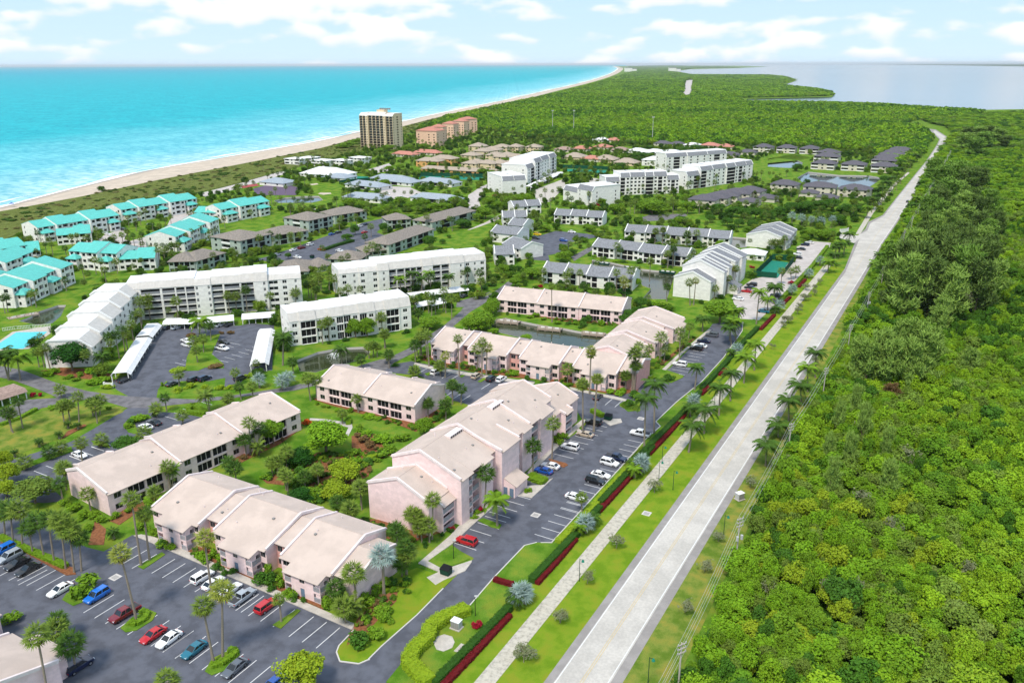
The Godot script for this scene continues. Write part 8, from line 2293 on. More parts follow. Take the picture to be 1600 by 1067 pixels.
	trees("shrub", "shrub", "leafy shrub in the entry beds of the front pink block", "", [-71,-143.7,1.6,2.7,-69.1,-142.7,1.3,2.2,-61.6,-139,2,2.2,-60.1,-137.9,2,2.6,-59,-139.6,2.2,2.6,-56.8,-138.2,2,2.6,-56.7,-135.4,1.8,2.5,-53.6,-133.8,1.3,2.1,-54.9,-133.8,1.2,1.9,-46.8,-130.8,3,3.7,-45.2,-130.8,3,3.3,-43.3,-129.9,2.4,2.5,-46.3,-133,3.4,2.5,-41.2,-127.1,1.8,2.5,-39.5,-126,1.4,2.4,-40.4,-126.5,1.6,2.4,-44.7,-128.7,1.4,2,-38.1,-125.2,1.2,1.6])
	trees("shrub", "shrub", "low shrub at the right end of the front pink block", "leaf_mid", [-32.3,-124,3,4.3,-33.7,-123.9,2.6,2.8,-26.1,-124.5,2.4,3.6,-25.2,-127.3,2.2,2.8,-23.1,-115.6,2.2,4.1,-22.7,-121.5,2.2,3.5,-21.9,-119.8,2,3.1,-25.6,-119,1.6,2.3,-29.4,-121.1,1.2,2.3,-23.4,-130.1,2,3.3,-20.1,-130.3,1.8,2.9,-19.4,-127.4,1.2,1.6,-27.9,-121.2,1.8,2.3])
	trees("shrub", "shrub", "spiky rounded shrub on the tip of the corner bed", "leaf_dark", [-25.6,-113.8,2.8,4])
	trees("shrub", "shrub", "clipped bush along the blank gable", "leaf_hedge_dark", [-27.9,-149.2,1.7,3,-22.3,-130.1,2,2.9,-19.9,-130,1.7,2.5,-19.4,-127.8,1.2,1.6,-30.3,-151.1,1.6,1.9,-31.7,-151.3,1.4,2.3,-17.5,-143.2,1.4,1.8,-14.5,-147.1,1,1.4,-13,-148.4,1.2,1.8,-22.8,-130.5,1.6,1.6])
	trees("shrub", "shrub", "crimson bush on the lawn inside the curved hedge", "leaf_crimson", [-6.2,-117.9,1.7,2.2])
	trees("shrub", "shrub", "crimson bush before the balconies of the tall pink block", "leaf_crimson", [-6.9,-156.6,1.5,1.9,-4.3,-159.9,1.4,1.7,-12.8,-148.9,1.2,1.6,1.7,-171.8,1.5,1.7,-4.6,-159.6,1.4,1.6])
	trees("shrub", "shrub", "green bush before the balconies of the tall pink block", "leaf_hedge", [-3.6,-162.9,1.8,2,-7.6,-155.5,1,2.4,-6.4,-156.8,1,1.9,-8.2,-153.5,1,1.9,-3.5,-162.8,1.8,1.9,-4,-160.6,1.6,2.4,-3,-162.6,1.5,2.2,2.5,-172.7,1,1.7,4.8,-172,1.5,2.3,3.1,-164.9,1.2,1.4,3.8,-165.3,1.1,1.6,11.1,-190.8,2,2.5,13.3,-192.7,2.2,2.5,12.1,-192.3,2.4,2.5,12.2,-189.4,2,2.1])
	trees("shrub", "shrub", "shrub in the beds of the garden court", "", [-33,-191.1,2.4,5.2,-28.4,-192.3,2.2,4.8,-31.1,-186.5,2.2,4.2,-35.2,-191.4,2.2,3.9,-38.4,-194.7,2,3.9,-40.7,-198.1,1.8,3.6,-34.8,-183.5,1.6,3.7,-31.9,-183.2,1.8,4.2,-30,-185.1,1.8,3.4,-34.7,-180.1,1.4,3.7,-35.9,-177.6,1.2,2.4,-39.9,-183.9,2,3.8,-38.2,-179.4,2,3.3,-52.7,-178.8,2.6,3.7,-50.5,-177.9,2.6,4.1,-53.9,-176.8,2,3.2,-50.8,-174,2.2,3.6,-48.3,-173.6,1.8,3.2,-50.6,-170.1,2,3.1,-57.3,-171.5,1.5,2.8,-58.6,-172.1,1,2,-56,-174.3,2,1.6,-44.8,-164.9,1.6,3.4,-47,-164.7,1.8,3.4,-42,-162.9,2,3.4,-48.6,-162,2.2,4.1,-45.4,-161.5,2,3.4,-39.7,-162.7,2.2,3.4,-56.9,-172.5,1.4,3.1,-58.1,-172.2,1.2,2.1,-49.1,-166.5,2,3,-44.7,-164.4,2,4.5,-42.1,-161.9,2,3.9,-44.6,-159.7,1.8,3.9,-48.9,-173.9,2,3.7,-50.7,-168.8,1.8,3.6,-35.2,-179.1,1.4,3.7,-33.3,-180.5,1.2,2.7])
	trees("shrub", "shrub", "brownish flowering shrub in the garden court", "leaf_brown", [-38.3,-191.7,2,3.9,-36.1,-188.9,1.8,3,-39.6,-194.2,1.6,3.5])
	trees("shrub", "shrub", "orange-leaved shrub at the corner of the long pink block", "leaf_orange", [-55.7,-202,1.8,2.9])
	trees("shrub", "shrub", "shrub at the foot of the middle pink block", "", [-55.9,-216.1,1.2,1.4,-53.6,-214,1,1.7,-52.1,-214,1,1.9,-48.8,-211.5,1,2.1,-45.3,-210.7,1.6,2.3,-39.5,-206.8,1,4.2,-36.6,-205.7,1,2.3,-33.9,-203.2,1.2,2,-30.6,-201.8,1,1.4,-27.3,-200.7,1.4,1.8,-20.9,-204.8,1.6,2.7,-19.7,-207,1.6,2.8,-18.5,-209.3,1.6,2.8])
	trees("shrub", "shrub", "bush before the entries of the long pink block", "", [-26,-249.4,1.6,2.3,-18.6,-247.7,1.6,2.3,-15.6,-245.2,1.6,2.6,-12.4,-244.3,1.4,2.3,0.4,-238.6,1.6,3.1,4.3,-235.4,1.6,2.8,-2.9,-241.8,1.4,2,-5.8,-240.9,1.3,2,-30.9,-251.5,1.4,2.9,-32.4,-253.6,1.2,2.4,9.8,-232.8,1.8,3.3,15.6,-229.6,1.4,2.7,29,-224.1,1.2,2.6,32.9,-225.2,1.4,2.1,20.2,-227.6,2.4,2.2,36,-221.1,1.8,3.1,33.5,-214.1,2,2.5,36,-217.8,2.2,3.1,-37.7,-246.8,1.2,2.9])
	trees("shrub", "shrub", "bush at the pink block of the upper car park", "", [31.4,-222.8,1.4,3.7,35.4,-221.6,2.2,4.2,33.5,-215,1.6,2.3,47.7,-234.3,2.4,4.4,46.2,-245.1,1.6,2.9,59.4,-267.8,1.8,3.7,43.1,-236.1,1,3.3,60.4,-266.6,1.4,3.1,29.4,-224.2,1.4,3.2,49.8,-236.4,1,2.2])
	trees("shrub", "shrub", "clipped bush at the estate road corner", "", [-129.1,-216.9,1.6,3.9,-130,-213.5,1.4,2.9,-127.5,-216.6,1.8,3.4,-114.2,-213.1,1.2,2.4,-99.1,-207.7,1.6,2.1,-106.1,-230.7,1.4,1.5,-128.2,-232.4,1.8,4.1,-126.7,-234.5,1.8,4.7,-124.9,-235.1,1.8,3.6,-135.4,-239.5,1.4,3.2,-138.1,-237.6,1.2,3.7,-134.4,-235.4,1.2,3.1,-145.6,-240.1,2,3.7,-144.7,-242.3,2,3.2,-133.5,-242.2,2,4.3,-130,-239.2,2,3.7,-102.8,-202.5,1.8,3.6,-102.9,-204.7,1.8,3.7,-102.9,-200.5,1.6,2.7,-101.5,-205.8,1.8,3.7])
	trees("shrub", "shrub", "lime clipped bush along the white estate car park", "leaf_hedge_lime", [-99.1,-226.3,1.6,4,-96.8,-228.9,1.6,4,-92.5,-228.2,1.6,3.5,-87,-228.2,1.6,4,-84.1,-228.5,1.4,3,-82.2,-237.2,1.6,2.1,-121.8,-229.5,1.4,4.1,-106.7,-243.9,1,5.4])
	trees("shrub", "shrub", "pink-flowered bush on the strip of the white estate car park", "leaf_brown", [-115.5,-279.2,1.2,3.6,-105.1,-281.4,1.2,2.4,-102,-282,1.2,3,-95.7,-247,1.2,4.9])
	trees("shrub", "shrub", "red bush beside the brown carport", "leaf_crimson", [-140.8,-222.7,1.6,2,-138.7,-223,1.4,1.7])
	trees("shrub", "shrub", "red bougainvillea beside the concrete yard", "leaf_crimson", [123.4,-349.5,1.8,4.1,18.9,-473.9,1.8,5,12.4,-345,1.5,2.5,114.2,-379.9,1.2,3.4,59.1,-559.2,2,4.5,-12,-602.9,2,4.7])
	trees("shrub", "shrub", "bush before the white blocks", "leaf_hedge_dark", [-63.7,-269.8,1.4,2,-38.1,-281.4,1.6,3.6,-58.4,-273.3,1.2,3,-16.8,-340.3,1.6,5.6,-12.6,-343.8,1.6,5.6,-8.9,-347.5,1.6,5,-78.9,-336.3,1.6,4.3,-73.7,-331.9,1.6,3.7,-69.8,-327.3,2,3.6,-70.6,-325.2,1.5,3.6,-134.5,-294,1.5,3.8,-92.5,-302.6,1.6,3.3,-100.8,-302.3,1.8,3.3,-132.5,-289.1,1.2,4.8])
	trees("shrub", "shrub", "crimson bush on the lawn beside the estate road", "leaf_red", [-14.3,-334.7,2,2.1])
	trees("shrub", "shrub", "bush on the bank of the pink canal block", "", [6.8,-300.5,1.2,3.3,12.2,-297.6,1.2,3.3,21.1,-292,1.2,3.2,23.7,-291.6,1.4,2.7,27.4,-291.2,3,4.3,28.3,-294.8,3,4.3,26,-287,2.4,3.7,33.3,-290.5,2.4,3.2,38.1,-286.2,1.8,3.2,9,-301.6,2,3.3,16.8,-292.6,1.4,3.2,-1.5,-304.4,1.2,2.2,2.4,-302.4,1.2,2.2])
	trees("shrub", "shrub", "bush along the upper canal", "", [41.5,-403.4,1.6,2.9,46.8,-399.4,1.4,2.9,52.5,-393.5,1.2,5.6,55.1,-391.9,1.2,4.2,62,-390.9,2.4,4.9,72.2,-381.1,1.2,3.4,76.2,-380.1,1,2.7,39,-407.6,1.4,3.6,23.9,-343.8,1.4,3.7,52.2,-320.5,2,4.7,57.8,-315.4,2.4,5.2,61.4,-313.3,2.4,5.1,55.2,-317.5,2.4,4.6])
	hedge("hedge", "bright clipped hedge curving round the concrete well pad", "", [-13,-103.9,-15.3,-106.5,-17,-108.8,-16.2,-111.7,-14.3,-114.4,-14.2,-117.2,-12.1,-119.6,-9.2,-121.4,-8.1,-122.3], 2.6, 1.7, "leaf_hedge_lime", 0.9)
	hedge("hedge", "long green hedge between the right car park and the sidewalk, lower run", "long green hedge along the car park", [-12.3,-103.9,-8.5,-110.1,-4.4,-116.6,-0.6,-122.9], 1.5, 1.3, "leaf_hedge_dark", 0.8)
	hedge("hedge", "long green hedge between the right car park and the sidewalk, middle run", "long green hedge along the car park", [3.5,-130.7,12.9,-146.4,19.1,-157.4], 1.5, 1.3, "leaf_hedge_dark", 0.7)
	hedge("hedge", "long green hedge between the right car park and the sidewalk, upper run", "long green hedge along the car park", [19.3,-159.3,35.4,-186.9,30,-179.7,47.7,-208.9,55.3,-223.2], 1.5, 1.3, "leaf_hedge_dark", 0.6)
	hedge("hedge", "long green hedge beside the upper car park", "long green hedge along the car park", [56.4,-226,68.7,-247.5,81.4,-270.8,89.9,-285.1], 1.5, 1.3, "leaf_hedge_dark", 0.6)
	hedge("hedge", "lime clipped hedge along the kerb of the right car park", "", [9.2,-144,15.4,-153.7,20.7,-163.6,28.8,-177.4,32.9,-185.1], 1.6, 1, "leaf_hedge_lime", 0.8)
	hedge("hedge", "clipped green hedge along the concrete yard", "", [108.6,-319.7,125.4,-349.4,143.6,-381.6,166.7,-425.1], 1.6, 1.4, "leaf_hedge", 0.6)
	hedge("hedge", "dark red hedge beside the sidewalk, lowest run", "dark red hedges beside the sidewalk", [-10.9,-103.8,-6.4,-111.1,-0.6,-121], 1.3, 0.8, "leaf_red", 0.9)
	hedge("hedge", "short dark red hedge across the lawn below the silver palm", "", [-3.5,-131.4,-0,-129.7], 1.2, 0.9, "leaf_red", 0.9)
	hedge("hedge", "dark red hedge beside the sidewalk, second run", "dark red hedges beside the sidewalk", [4.4,-130.3,8.4,-137.1,12.8,-145.2], 1.3, 0.8, "leaf_red", 0.9)
	hedge("hedge", "dark red hedge beside the sidewalk, third run", "dark red hedges beside the sidewalk", [18.4,-155.7,27.7,-171.9], 1.3, 0.8, "leaf_red", 0.9)
	hedge("hedge", "dark red hedge beside the sidewalk, fourth run", "dark red hedges beside the sidewalk", [33.9,-183.6,41.3,-196.1,48.3,-208.9], 1.3, 0.8, "leaf_red", 0.8)
	hedge("hedge", "dark red hedge beside the sidewalk, fifth run", "dark red hedges beside the sidewalk", [55.3,-222.1,59.1,-228.2], 1.3, 0.8, "leaf_red", 0.8)
	hedge("hedge", "dark red hedge beside the sidewalk, sixth run", "dark red hedges beside the sidewalk", [64.6,-237.8,67.5,-242.6], 1.3, 0.8, "leaf_red", 0.8)
	hedge("hedge", "dark red hedge beside the upper sidewalk, first run", "dark red hedges beside the upper sidewalk", [90.6,-283.8,101.1,-301.7], 1.3, 0.8, "leaf_red", 0.8)
	hedge("hedge", "dark red hedge beside the upper sidewalk, second run", "dark red hedges beside the upper sidewalk", [109,-316.6,115.4,-327.2], 1.3, 0.8, "leaf_red", 0.8)
	hedge("hedge", "dark red hedge beside the upper sidewalk, third run", "dark red hedges beside the upper sidewalk", [124.3,-343.3,131.7,-356.4], 1.3, 0.8, "leaf_red", 0.8)
	hedge("hedge", "clipped hedge on the oval island beside the dark red pickup", "", [-66.8,-119.2,-65.3,-118.9,-64.4,-120.4,-64.7,-121.9,-66,-122.4], 1.1, 0.8, "leaf_hedge", 1)
	hedge("hedge", "clipped hedge on the island of the pair of palms", "", [-48.6,-108.2,-47.1,-109,-45.9,-110.8,-45.9,-111.8,-47,-112.1], 1.2, 0.9, "leaf_hedge", 1)
	hedge("hedge", "clipped hedge block beside the disabled bay of the tall pink block", "", [3.9,-172.2,7.5,-169.3], 3, 1, "leaf_hedge", 1)
	hedge("hedge", "clipped hedge in the palm row along the drive", "", [-105.4,-146.7,-101.3,-144.2,-96.8,-141.8,-86.4,-136.1], 1.4, 0.9, "leaf_hedge", 1)
	hedge("hedge", "clipped hedge behind the left pink block along the estate road", "", [-91.2,-212.2,-90.9,-215.2,-85.4,-209.2,-90.3,-209.9], 1.6, 1.1, "leaf_hedge", 0.9)
	hedge("hedge", "clipped hedge before the dumpster of the upper car park", "", [22.3,-210.3,24.9,-206.6], 1.6, 1.2, "leaf_hedge", 0.9)
	hedge("hedge", "clipped hedge between the taupe estate car parks", "", [-98.5,-420.2,-93.5,-432.7,-87,-443.8], 2, 1.4, "leaf_hedge_dark", 0.6)
	hedge("hedge", "lime clipped hedge beside the dry lawn", "", [-134.4,-212.9,-135.7,-206.3,-138.3,-202.4], 1.2, 0.8, "leaf_hedge", 0.7)
	hedge("hedge", "clipped hedge arch path in the garden court", "", [-44.7,-204.9,-44.2,-202.1], 1.4, 1.2, "leaf_hedge", 1.2)
	hedge("hedge", "clipped hedge in the upper garden court", "", [-35.5,-179.9,-33.8,-183.1], 1.6, 1.2, "leaf_hedge_lime", 1)
	woods([-6.1,-36,20.5,-89.8,38.8,-125.5,51.7,-152.6,70.8,-187.8,90.3,-222.7,123.6,-284.2,161.4,-354.8,209.3,-443.8,283,-575.1,388.3,-771.3,523.8,-1005.2,613.8,-1165.6,662,-1286.2,685.6,-1402.9,719.8,-1486,813.6,-1537,1022.6,-1672.5,1230,-1478.4,713.8,-611.6,103.5,-62.3,-50.1,42.5], [-139.9,-1255,-52.8,-1290.1,26.7,-1134.4,88.1,-1092.2,154.7,-1009.4,225.8,-982.8,307.2,-1004.3,361.1,-962.8,396.9,-925,357.2,-772.2,374.7,-781.8,441.9,-896.3,544.4,-1085.2,613.4,-1261.8,599.5,-1316.6,711.6,-1468.7,794.6,-1500.4,925,-1655.4,871.9,-1778.2,837.7,-1933.5,759.8,-2017.4,569.2,-2098.4,649.7,-2416.4,809.1,-2475.2,944,-2539.7,1056.7,-2817.8,1126.1,-3131,1196.1,-3851.7,1652.6,-5041,1987.6,-6269.2,2135.4,-7159.1,1572.2,-7521.1,2123.1,-11616,3973.1,-19051.9,5597.6,-21497.6,7888.8,-32633.1,13378.3,-74870.6,5875.6,-42574.8,1536.1,-10818.6,711.9,-5933.6,293.2,-3530.6,119.6,-2610,1.8,-2068.6,-114.1,-1527.7], [490.4,-2477,526.9,-2474,1167.6,-5460.9,1104.9,-5472.4])
	dune_scrub([-291.9,-317.9,-291.4,-383.5,-288.7,-456.7,-292.9,-504.1,-284.1,-551,-254.5,-606.5,-231.7,-681.6,-210.5,-807.8,-176.2,-965,-149.9,-1243,-115.5,-1546.4,-13.5,-2036.5,-14.4,-2175.6,-122.1,-1636.7,-162.5,-1350.3,-202.3,-1112.5,-222.5,-974,-265.5,-814.6,-298.4,-702.9,-318.8,-607.8,-339,-542,-339.6,-452.2,-345,-381.6])
	garden_growth("leafy gardens of bushes and trees between the far houses", [-319.3,-633.5,-265,-686.3,-208.3,-824,-177.6,-972.6,-146.1,-1294.1,-53.8,-1317.2,89.6,-1111.8,231.2,-1006.8,363.9,-970.4,438.8,-923.7,404.5,-835.3,243.8,-536.2,193.6,-462,163.7,-419.8,136.1,-428.1,121.4,-514.7,84.7,-539.2,47.8,-504.8,25.6,-540.2,-17.4,-567.1,-42.1,-541.5,-99.5,-530.3,-161.4,-543.7,-209.1,-570.8], 6.0, 0.62, 0.3)
	garden_growth("leafy borders of bushes and small trees round the middle estates", [-261.5,-410.7,-290.5,-499.8,-292.7,-577.9,-207.2,-565.3,-99.5,-530.3,-17.4,-567.1,25.6,-540.2,47.8,-504.8,99.3,-526.7,136.1,-428.1,151.1,-412.3,97,-313.6,72.8,-296.6,51.1,-314.1,24.3,-297.1,-10.5,-324.2,-38.9,-297.8,-55.1,-255,-73.6,-237.6,-97.6,-232.4,-107.3,-232.5,-130.9,-232.7,-157.2,-255.9,-211.7,-326.5], 4.5, 0.4, 0.3)
	bed_planting("low mixed planting in the beds of the front pink block", [-71.4,-144.1,-69,-143.7,-63.6,-140.1,-49,-132,-38.4,-125.9,-33.8,-123,-36.2,-128.5,-50.3,-136.3,-65.4,-144.8,-72.4,-149])
	bed_planting("low mixed planting in the beds of the middle pink block", [-58.4,-220.4,-51.5,-215.4,-39.8,-208.2,-32.7,-203.7,-25.6,-197.7,-21.6,-202.5,-17.6,-209.2,-19.8,-213.9,-26.4,-204.7,-43.4,-212.9,-56.7,-221.6])
	bed_planting("low mixed planting in the beds of the long pink block on the left", [-71.1,-182,-66.3,-180.1,-63.6,-184.7,-59.6,-190.4,-56.1,-200.6,-58,-202.8,-64.2,-194.4,-72.9,-187.6])
	bed_planting("low mixed planting in the beds of the long pink canal-side block", [-30.3,-253.8,-22.1,-247,-0.7,-237.2,7.1,-235.6,17.2,-229.5,31,-222.3,37.2,-225.1,38.7,-230.8,16,-235.5,-12.3,-246.9,-29.1,-259.1])
	bed_planting("low mixed planting in the beds of the blank gable end", [-22,-143.8,-14.4,-148.7,-11.7,-149.5,-13.9,-154.8,-19.5,-148.7,-25.5,-153.1,-32.7,-154,-31.1,-149.6])
	bed_planting("low mixed planting in the beds of the garden court", [-53.6,-178.3,-48.7,-185.5,-41.8,-184.5,-34.8,-188.2,-30,-184.4,-34.3,-179.9,-34,-173,-39.2,-167.4,-43.9,-164.3,-52,-169.1])
	bed_planting("low mixed planting in the beds of the corner of the front car park", [-27.8,-113.4,-25.2,-116.1,-23.5,-120.2,-21.1,-125.2,-21.2,-129.1,-24.1,-126.5,-27.1,-120.8,-27.9,-116.7])
	bed_planting("low mixed planting in the beds of the upper pink block", [46.4,-249.3,48.4,-247.6,57,-261.6,66.4,-277,63,-273,50.8,-254.4])
	bed_planting("low mixed planting in the beds of the canal bank", [-5.5,-308.8,6.8,-302.8,19.6,-294.3,40.6,-288.7,41.3,-294.1,21,-298,6.9,-307.7])


func lay_car():
	car("suv", "bright blue car at the left edge of the front car park", "cars in the front car park", -101.61, -141.41, 4.207, Color(0.08, 0.42, 0.78))
	car("suv", "silver suv second from the left edge of the front car park", "cars in the front car park", -99.03, -139.08, 4.216, Color(0.62, 0.65, 0.68))
	car("sedan", "black car on the disabled bay near the left edge", "cars in the front car park", -96.22, -136.81, 4.220, Color(0.05, 0.05, 0.06))
	car("sedan", "black sedan right of the disabled bay near the left edge", "cars in the front car park", -93.01, -134.89, 4.232, Color(0.05, 0.05, 0.06))
	car("sedan", "white car half hidden by the round bush", "cars in the front car park", -83.52, -128.44, 4.216, Color(0.93, 0.93, 0.93))
	car("suv", "bright blue suv with a white roof beside the round bush", "cars in the front car park", -75.84, -126.55, 4.231, Color(0.08, 0.42, 0.78))
	car("pickup", "dark red pickup beside the oval palm island", "cars in the front car park", -68.46, -121.34, 4.159, Color(0.45, 0.03, 0.1))
	car("sedan", "bright red car right of the oval palm island", "cars in the front car park", -61.09, -115.72, 4.194, Color(0.72, 0.05, 0.1))
	car("sedan", "white sedan beside the bright red car", "cars in the front car park", -57.95, -114.58, 4.232, Color(0.93, 0.93, 0.93))
	car("sedan", "teal sedan in the front car park", "cars in the front car park", -52.74, -111.98, 4.209, Color(0.06, 0.4, 0.48))
	car("sedan", "silver-grey sedan behind the pair of tall palms", "cars in the front car park", -44.62, -107.61, 4.229, Color(0.35, 0.37, 0.4))
	car("suv", "white suv first in the row before the front pink block", "cars in the front car park", -58.59, -132.22, 1.024, Color(0.93, 0.93, 0.93))
	car("sedan", "white car behind the palm trunk before the front pink block", "cars in the front car park", -55.87, -130.33, 1.053, Color(0.93, 0.93, 0.93))
	car("sedan", "white car half hidden by the palm crown before the front block", "cars in the front car park", -52.04, -128.28, 1.035, Color(0.93, 0.93, 0.93))
	car("pickup", "silver pickup with a dark bed before the front pink block", "cars in the front car park", -49.09, -125.96, 1.059, Color(0.62, 0.65, 0.68))
	car("suv", "red suv before the front pink block", "cars in the front car park", -44.02, -123.39, 1.061, Color(0.72, 0.05, 0.1))
	car("suv", "black suv behind the palms in the bottom left corner", "cars in the front car park", -76.64, -111.93, 1.016, Color(0.05, 0.05, 0.06))
	car("suv", "dark blue suv beside the bottom left pink block", "cars in the front car park", -69.96, -108.23, 1.033, Color(0.08, 0.12, 0.25))
	car("sedan", "blue car under the yellow-green tree at the bottom edge", "cars in the front car park", -37.03, -104.56, 1.038, Color(0.1, 0.3, 0.62))
	car("suv", "dark red suv parked alone before the blank gable", "cars in the right car park", -9.36, -144.23, 2.659, Color(0.72, 0.05, 0.1))
	car("sedan", "white car beside the mulch island at the tall pink block", "cars in the right car park", 9.14, -177, 2.647, Color(0.93, 0.93, 0.93))
	car("sedan", "blue car on the bay beside the disabled bay", "cars in the right car park", 7.4, -174.52, 2.599, Color(0.1, 0.3, 0.62))
	car("suv", "white suv before the far half of the tall pink block", "cars in the right car park", 14.6, -187.24, 2.650, Color(0.93, 0.93, 0.93))
	car("sedan", "cream convertible before the far end of the tall pink block", "cars in the right car park", 19, -194.65, 2.597, Color(0.72, 0.66, 0.58))
	car("suv", "black suv near the dumpster of the upper car park", "cars in the right car park", 21.9, -202, 2.635, Color(0.05, 0.05, 0.06))
	car("pickup", "dark blue pickup beside the kerb of the right car park", "cars in the right car park", 25.41, -180.98, -0.545, Color(0.08, 0.12, 0.25))
	car("suv", "white suv beside the dark blue pickup", "cars in the right car park", 23.57, -178.4, -0.555, Color(0.93, 0.93, 0.93))
	car("sedan", "white sedan between the white suv and the black suv", "cars in the right car park", 20.77, -172.36, -0.486, Color(0.93, 0.93, 0.93))
	car("suv", "black suv by the kerb of the right car park", "cars in the right car park", 19.21, -169.38, -0.539, Color(0.05, 0.05, 0.06))
	car("sedan", "white car behind the small palm on the kerb lawn", "cars in the right car park", 14.03, -161.92, -0.538, Color(0.93, 0.93, 0.93))
	car("pickup", "white pickup with a red load beside the coconut palms", "cars in the right car park", 33.44, -194.86, 2.665, Color(0.93, 0.93, 0.93))
	car("suv", "grey suv at the top end of the upper car park", "cars in the right car park", 71.24, -276.83, 2.656, Color(0.35, 0.37, 0.4))
	car("sedan", "navy car second from the top of the upper car park", "cars in the right car park", 66.93, -270.45, 2.609, Color(0.08, 0.12, 0.25))
	car("sedan", "white car third from the top of the upper car park", "cars in the right car park", 64.5, -265.08, 2.663, Color(0.93, 0.93, 0.93))
	car("suv", "black suv fourth from the top of the upper car park", "cars in the right car park", 62.55, -262.28, 2.629, Color(0.05, 0.05, 0.06))
	car("suv", "white suv alone in the middle of the upper car park", "cars in the right car park", 53.96, -247.03, 2.640, Color(0.93, 0.93, 0.93))
	car("suv", "white suv at the left end before the long pink block", "cars before the long pink block", -23.83, -240.58, 1.032, Color(0.93, 0.93, 0.93))
	car("suv", "tan suv before the long pink block", "cars before the long pink block", -10.98, -237.01, 1.091, Color(0.72, 0.66, 0.58))
	car("suv", "black suv between the tan and the white suv", "cars before the long pink block", -6.31, -234.67, 1.070, Color(0.05, 0.05, 0.06))
	car("suv", "white suv right of the black one before the long pink block", "cars before the long pink block", -3.32, -234.19, 1.093, Color(0.93, 0.93, 0.93))
	car("sedan", "dark sedan before the right end of the long pink block", "cars before the long pink block", 24.93, -220.02, 1.087, Color(0.16, 0.17, 0.19))
	car("sedan", "white car behind the long pink block on the left", "cars in the left car parks", -98.09, -200.2, 2.610, Color(0.93, 0.93, 0.93))
	car("sedan", "dark sedan behind the long pink block on the left", "cars in the left car parks", -96.97, -202.9, 2.615, Color(0.16, 0.17, 0.19))
	car("sedan", "white car alone in the left car park", "cars in the left car parks", -107.52, -183.66, -0.542, Color(0.93, 0.93, 0.93))
	car("sedan", "white car nearest the carports in the white estate", "cars in the left car parks", -114.55, -272.64, 2.598, Color(0.93, 0.93, 0.93))
	car("suv", "white suv in the white estate car park", "cars in the left car parks", -112.4, -267.7, 2.591, Color(0.93, 0.93, 0.93))
	car("sedan", "black car right of the central strip in the white estate", "cars in the left car parks", -100.63, -270.66, -0.531, Color(0.05, 0.05, 0.06))
	car("pickup", "white pickup right of the central strip in the white estate", "cars in the left car parks", -99, -264.04, -0.507, Color(0.93, 0.93, 0.93))
	car("sedan", "dark car under the small palm at the white estate entrance", "cars in the left car parks", -103.12, -231.44, 1.016, Color(0.16, 0.17, 0.19))
	car("suv", "black suv beside the lime bushes of the white estate", "cars in the left car parks", -97.71, -234.75, 1.069, Color(0.05, 0.05, 0.06))
	car("suv", "navy suv beside the lime bushes of the white estate", "cars in the left car parks", -94.91, -235.58, 1.042, Color(0.08, 0.12, 0.25))
	car("suv", "dark suv behind the palm at the right of the lime bushes", "cars in the left car parks", -83.84, -235.77, 1.040, Color(0.16, 0.17, 0.19))
	car("sedan", "dark car under the near end of the long white carport", "cars in the left car parks", -119.08, -234.65, 1.081, Color(0.16, 0.17, 0.19))
	car("sedan", "dark car under the carport at its left end", "cars under the white carports", -126.72, -287.71, 1.054, Color(0.16, 0.17, 0.19), false)
	car("sedan", "silver car under the carport left of the coconut palm", "cars under the white carports", -123.61, -287.67, 1.041, Color(0.62, 0.65, 0.68), false)
	car("sedan", "silver car under the carport right of the coconut palm", "cars under the white carports", -108.51, -290.6, 1.054, Color(0.62, 0.65, 0.68), false)
	car("sedan", "dark car under the carport at its right end", "cars under the white carports", -105.27, -291.19, 1.072, Color(0.16, 0.17, 0.19), false)
	car("sedan", "dark car under the carport before the four-storey block", "cars under the white carports", -19.93, -329.71, 1.020, Color(0.16, 0.17, 0.19), false)
	car("sedan", "white car first in the taupe estate row", "cars of the taupe estate", -114.18, -420.73, 1.093, Color(0.93, 0.93, 0.93), false)
	car("suv", "maroon suv in the taupe estate row", "cars of the taupe estate", -111.1, -426.01, 1.017, Color(0.45, 0.03, 0.1), false)
	car("suv", "white suv third in the taupe estate row", "cars of the taupe estate", -108.48, -434.38, 1.075, Color(0.93, 0.93, 0.93), false)
	car("sedan", "red car in the middle of the taupe estate car park", "cars of the taupe estate", -99.48, -421.57, -0.488, Color(0.72, 0.05, 0.1), false)
	car("sedan", "silver car at the low end of the taupe estate row", "cars of the taupe estate", -119.56, -409.52, 1.017, Color(0.62, 0.65, 0.68), false)
	car("sedan", "silver car behind the palms of the taupe estate", "cars of the taupe estate", -125.43, -398.23, 1.078, Color(0.62, 0.65, 0.68), false)
	car("sedan", "blue car beside the tall sage block", "cars of the taupe estate", -102.76, -462.75, 1.045, Color(0.1, 0.3, 0.62), false)
	car("sedan", "white car beside the hedge of the taupe estate", "cars of the taupe estate", -107.87, -403.76, -0.509, Color(0.93, 0.93, 0.93), false)
	car("sedan", "black car beside the blue one at the tall sage block", "cars of the taupe estate", -100.05, -467.79, 1.016, Color(0.05, 0.05, 0.06), false)
	car("suv", "white suv at the far end of the taupe estate car park", "cars of the taupe estate", -90.93, -486.75, 1.019, Color(0.93, 0.93, 0.93), false)
	car("sedan", "navy car at the far end of the taupe estate car park", "cars of the taupe estate", -88.49, -492.77, 1.030, Color(0.08, 0.12, 0.25), false)
	car("sedan", "red car below the far end of the taupe estate car park", "cars of the taupe estate", -84.98, -467.98, 1.092, Color(0.72, 0.05, 0.1), false)
	car("sedan", "white car behind the dark hedge of the taupe estate", "cars of the taupe estate", -89.47, -418.63, -0.540, Color(0.93, 0.93, 0.93), false)
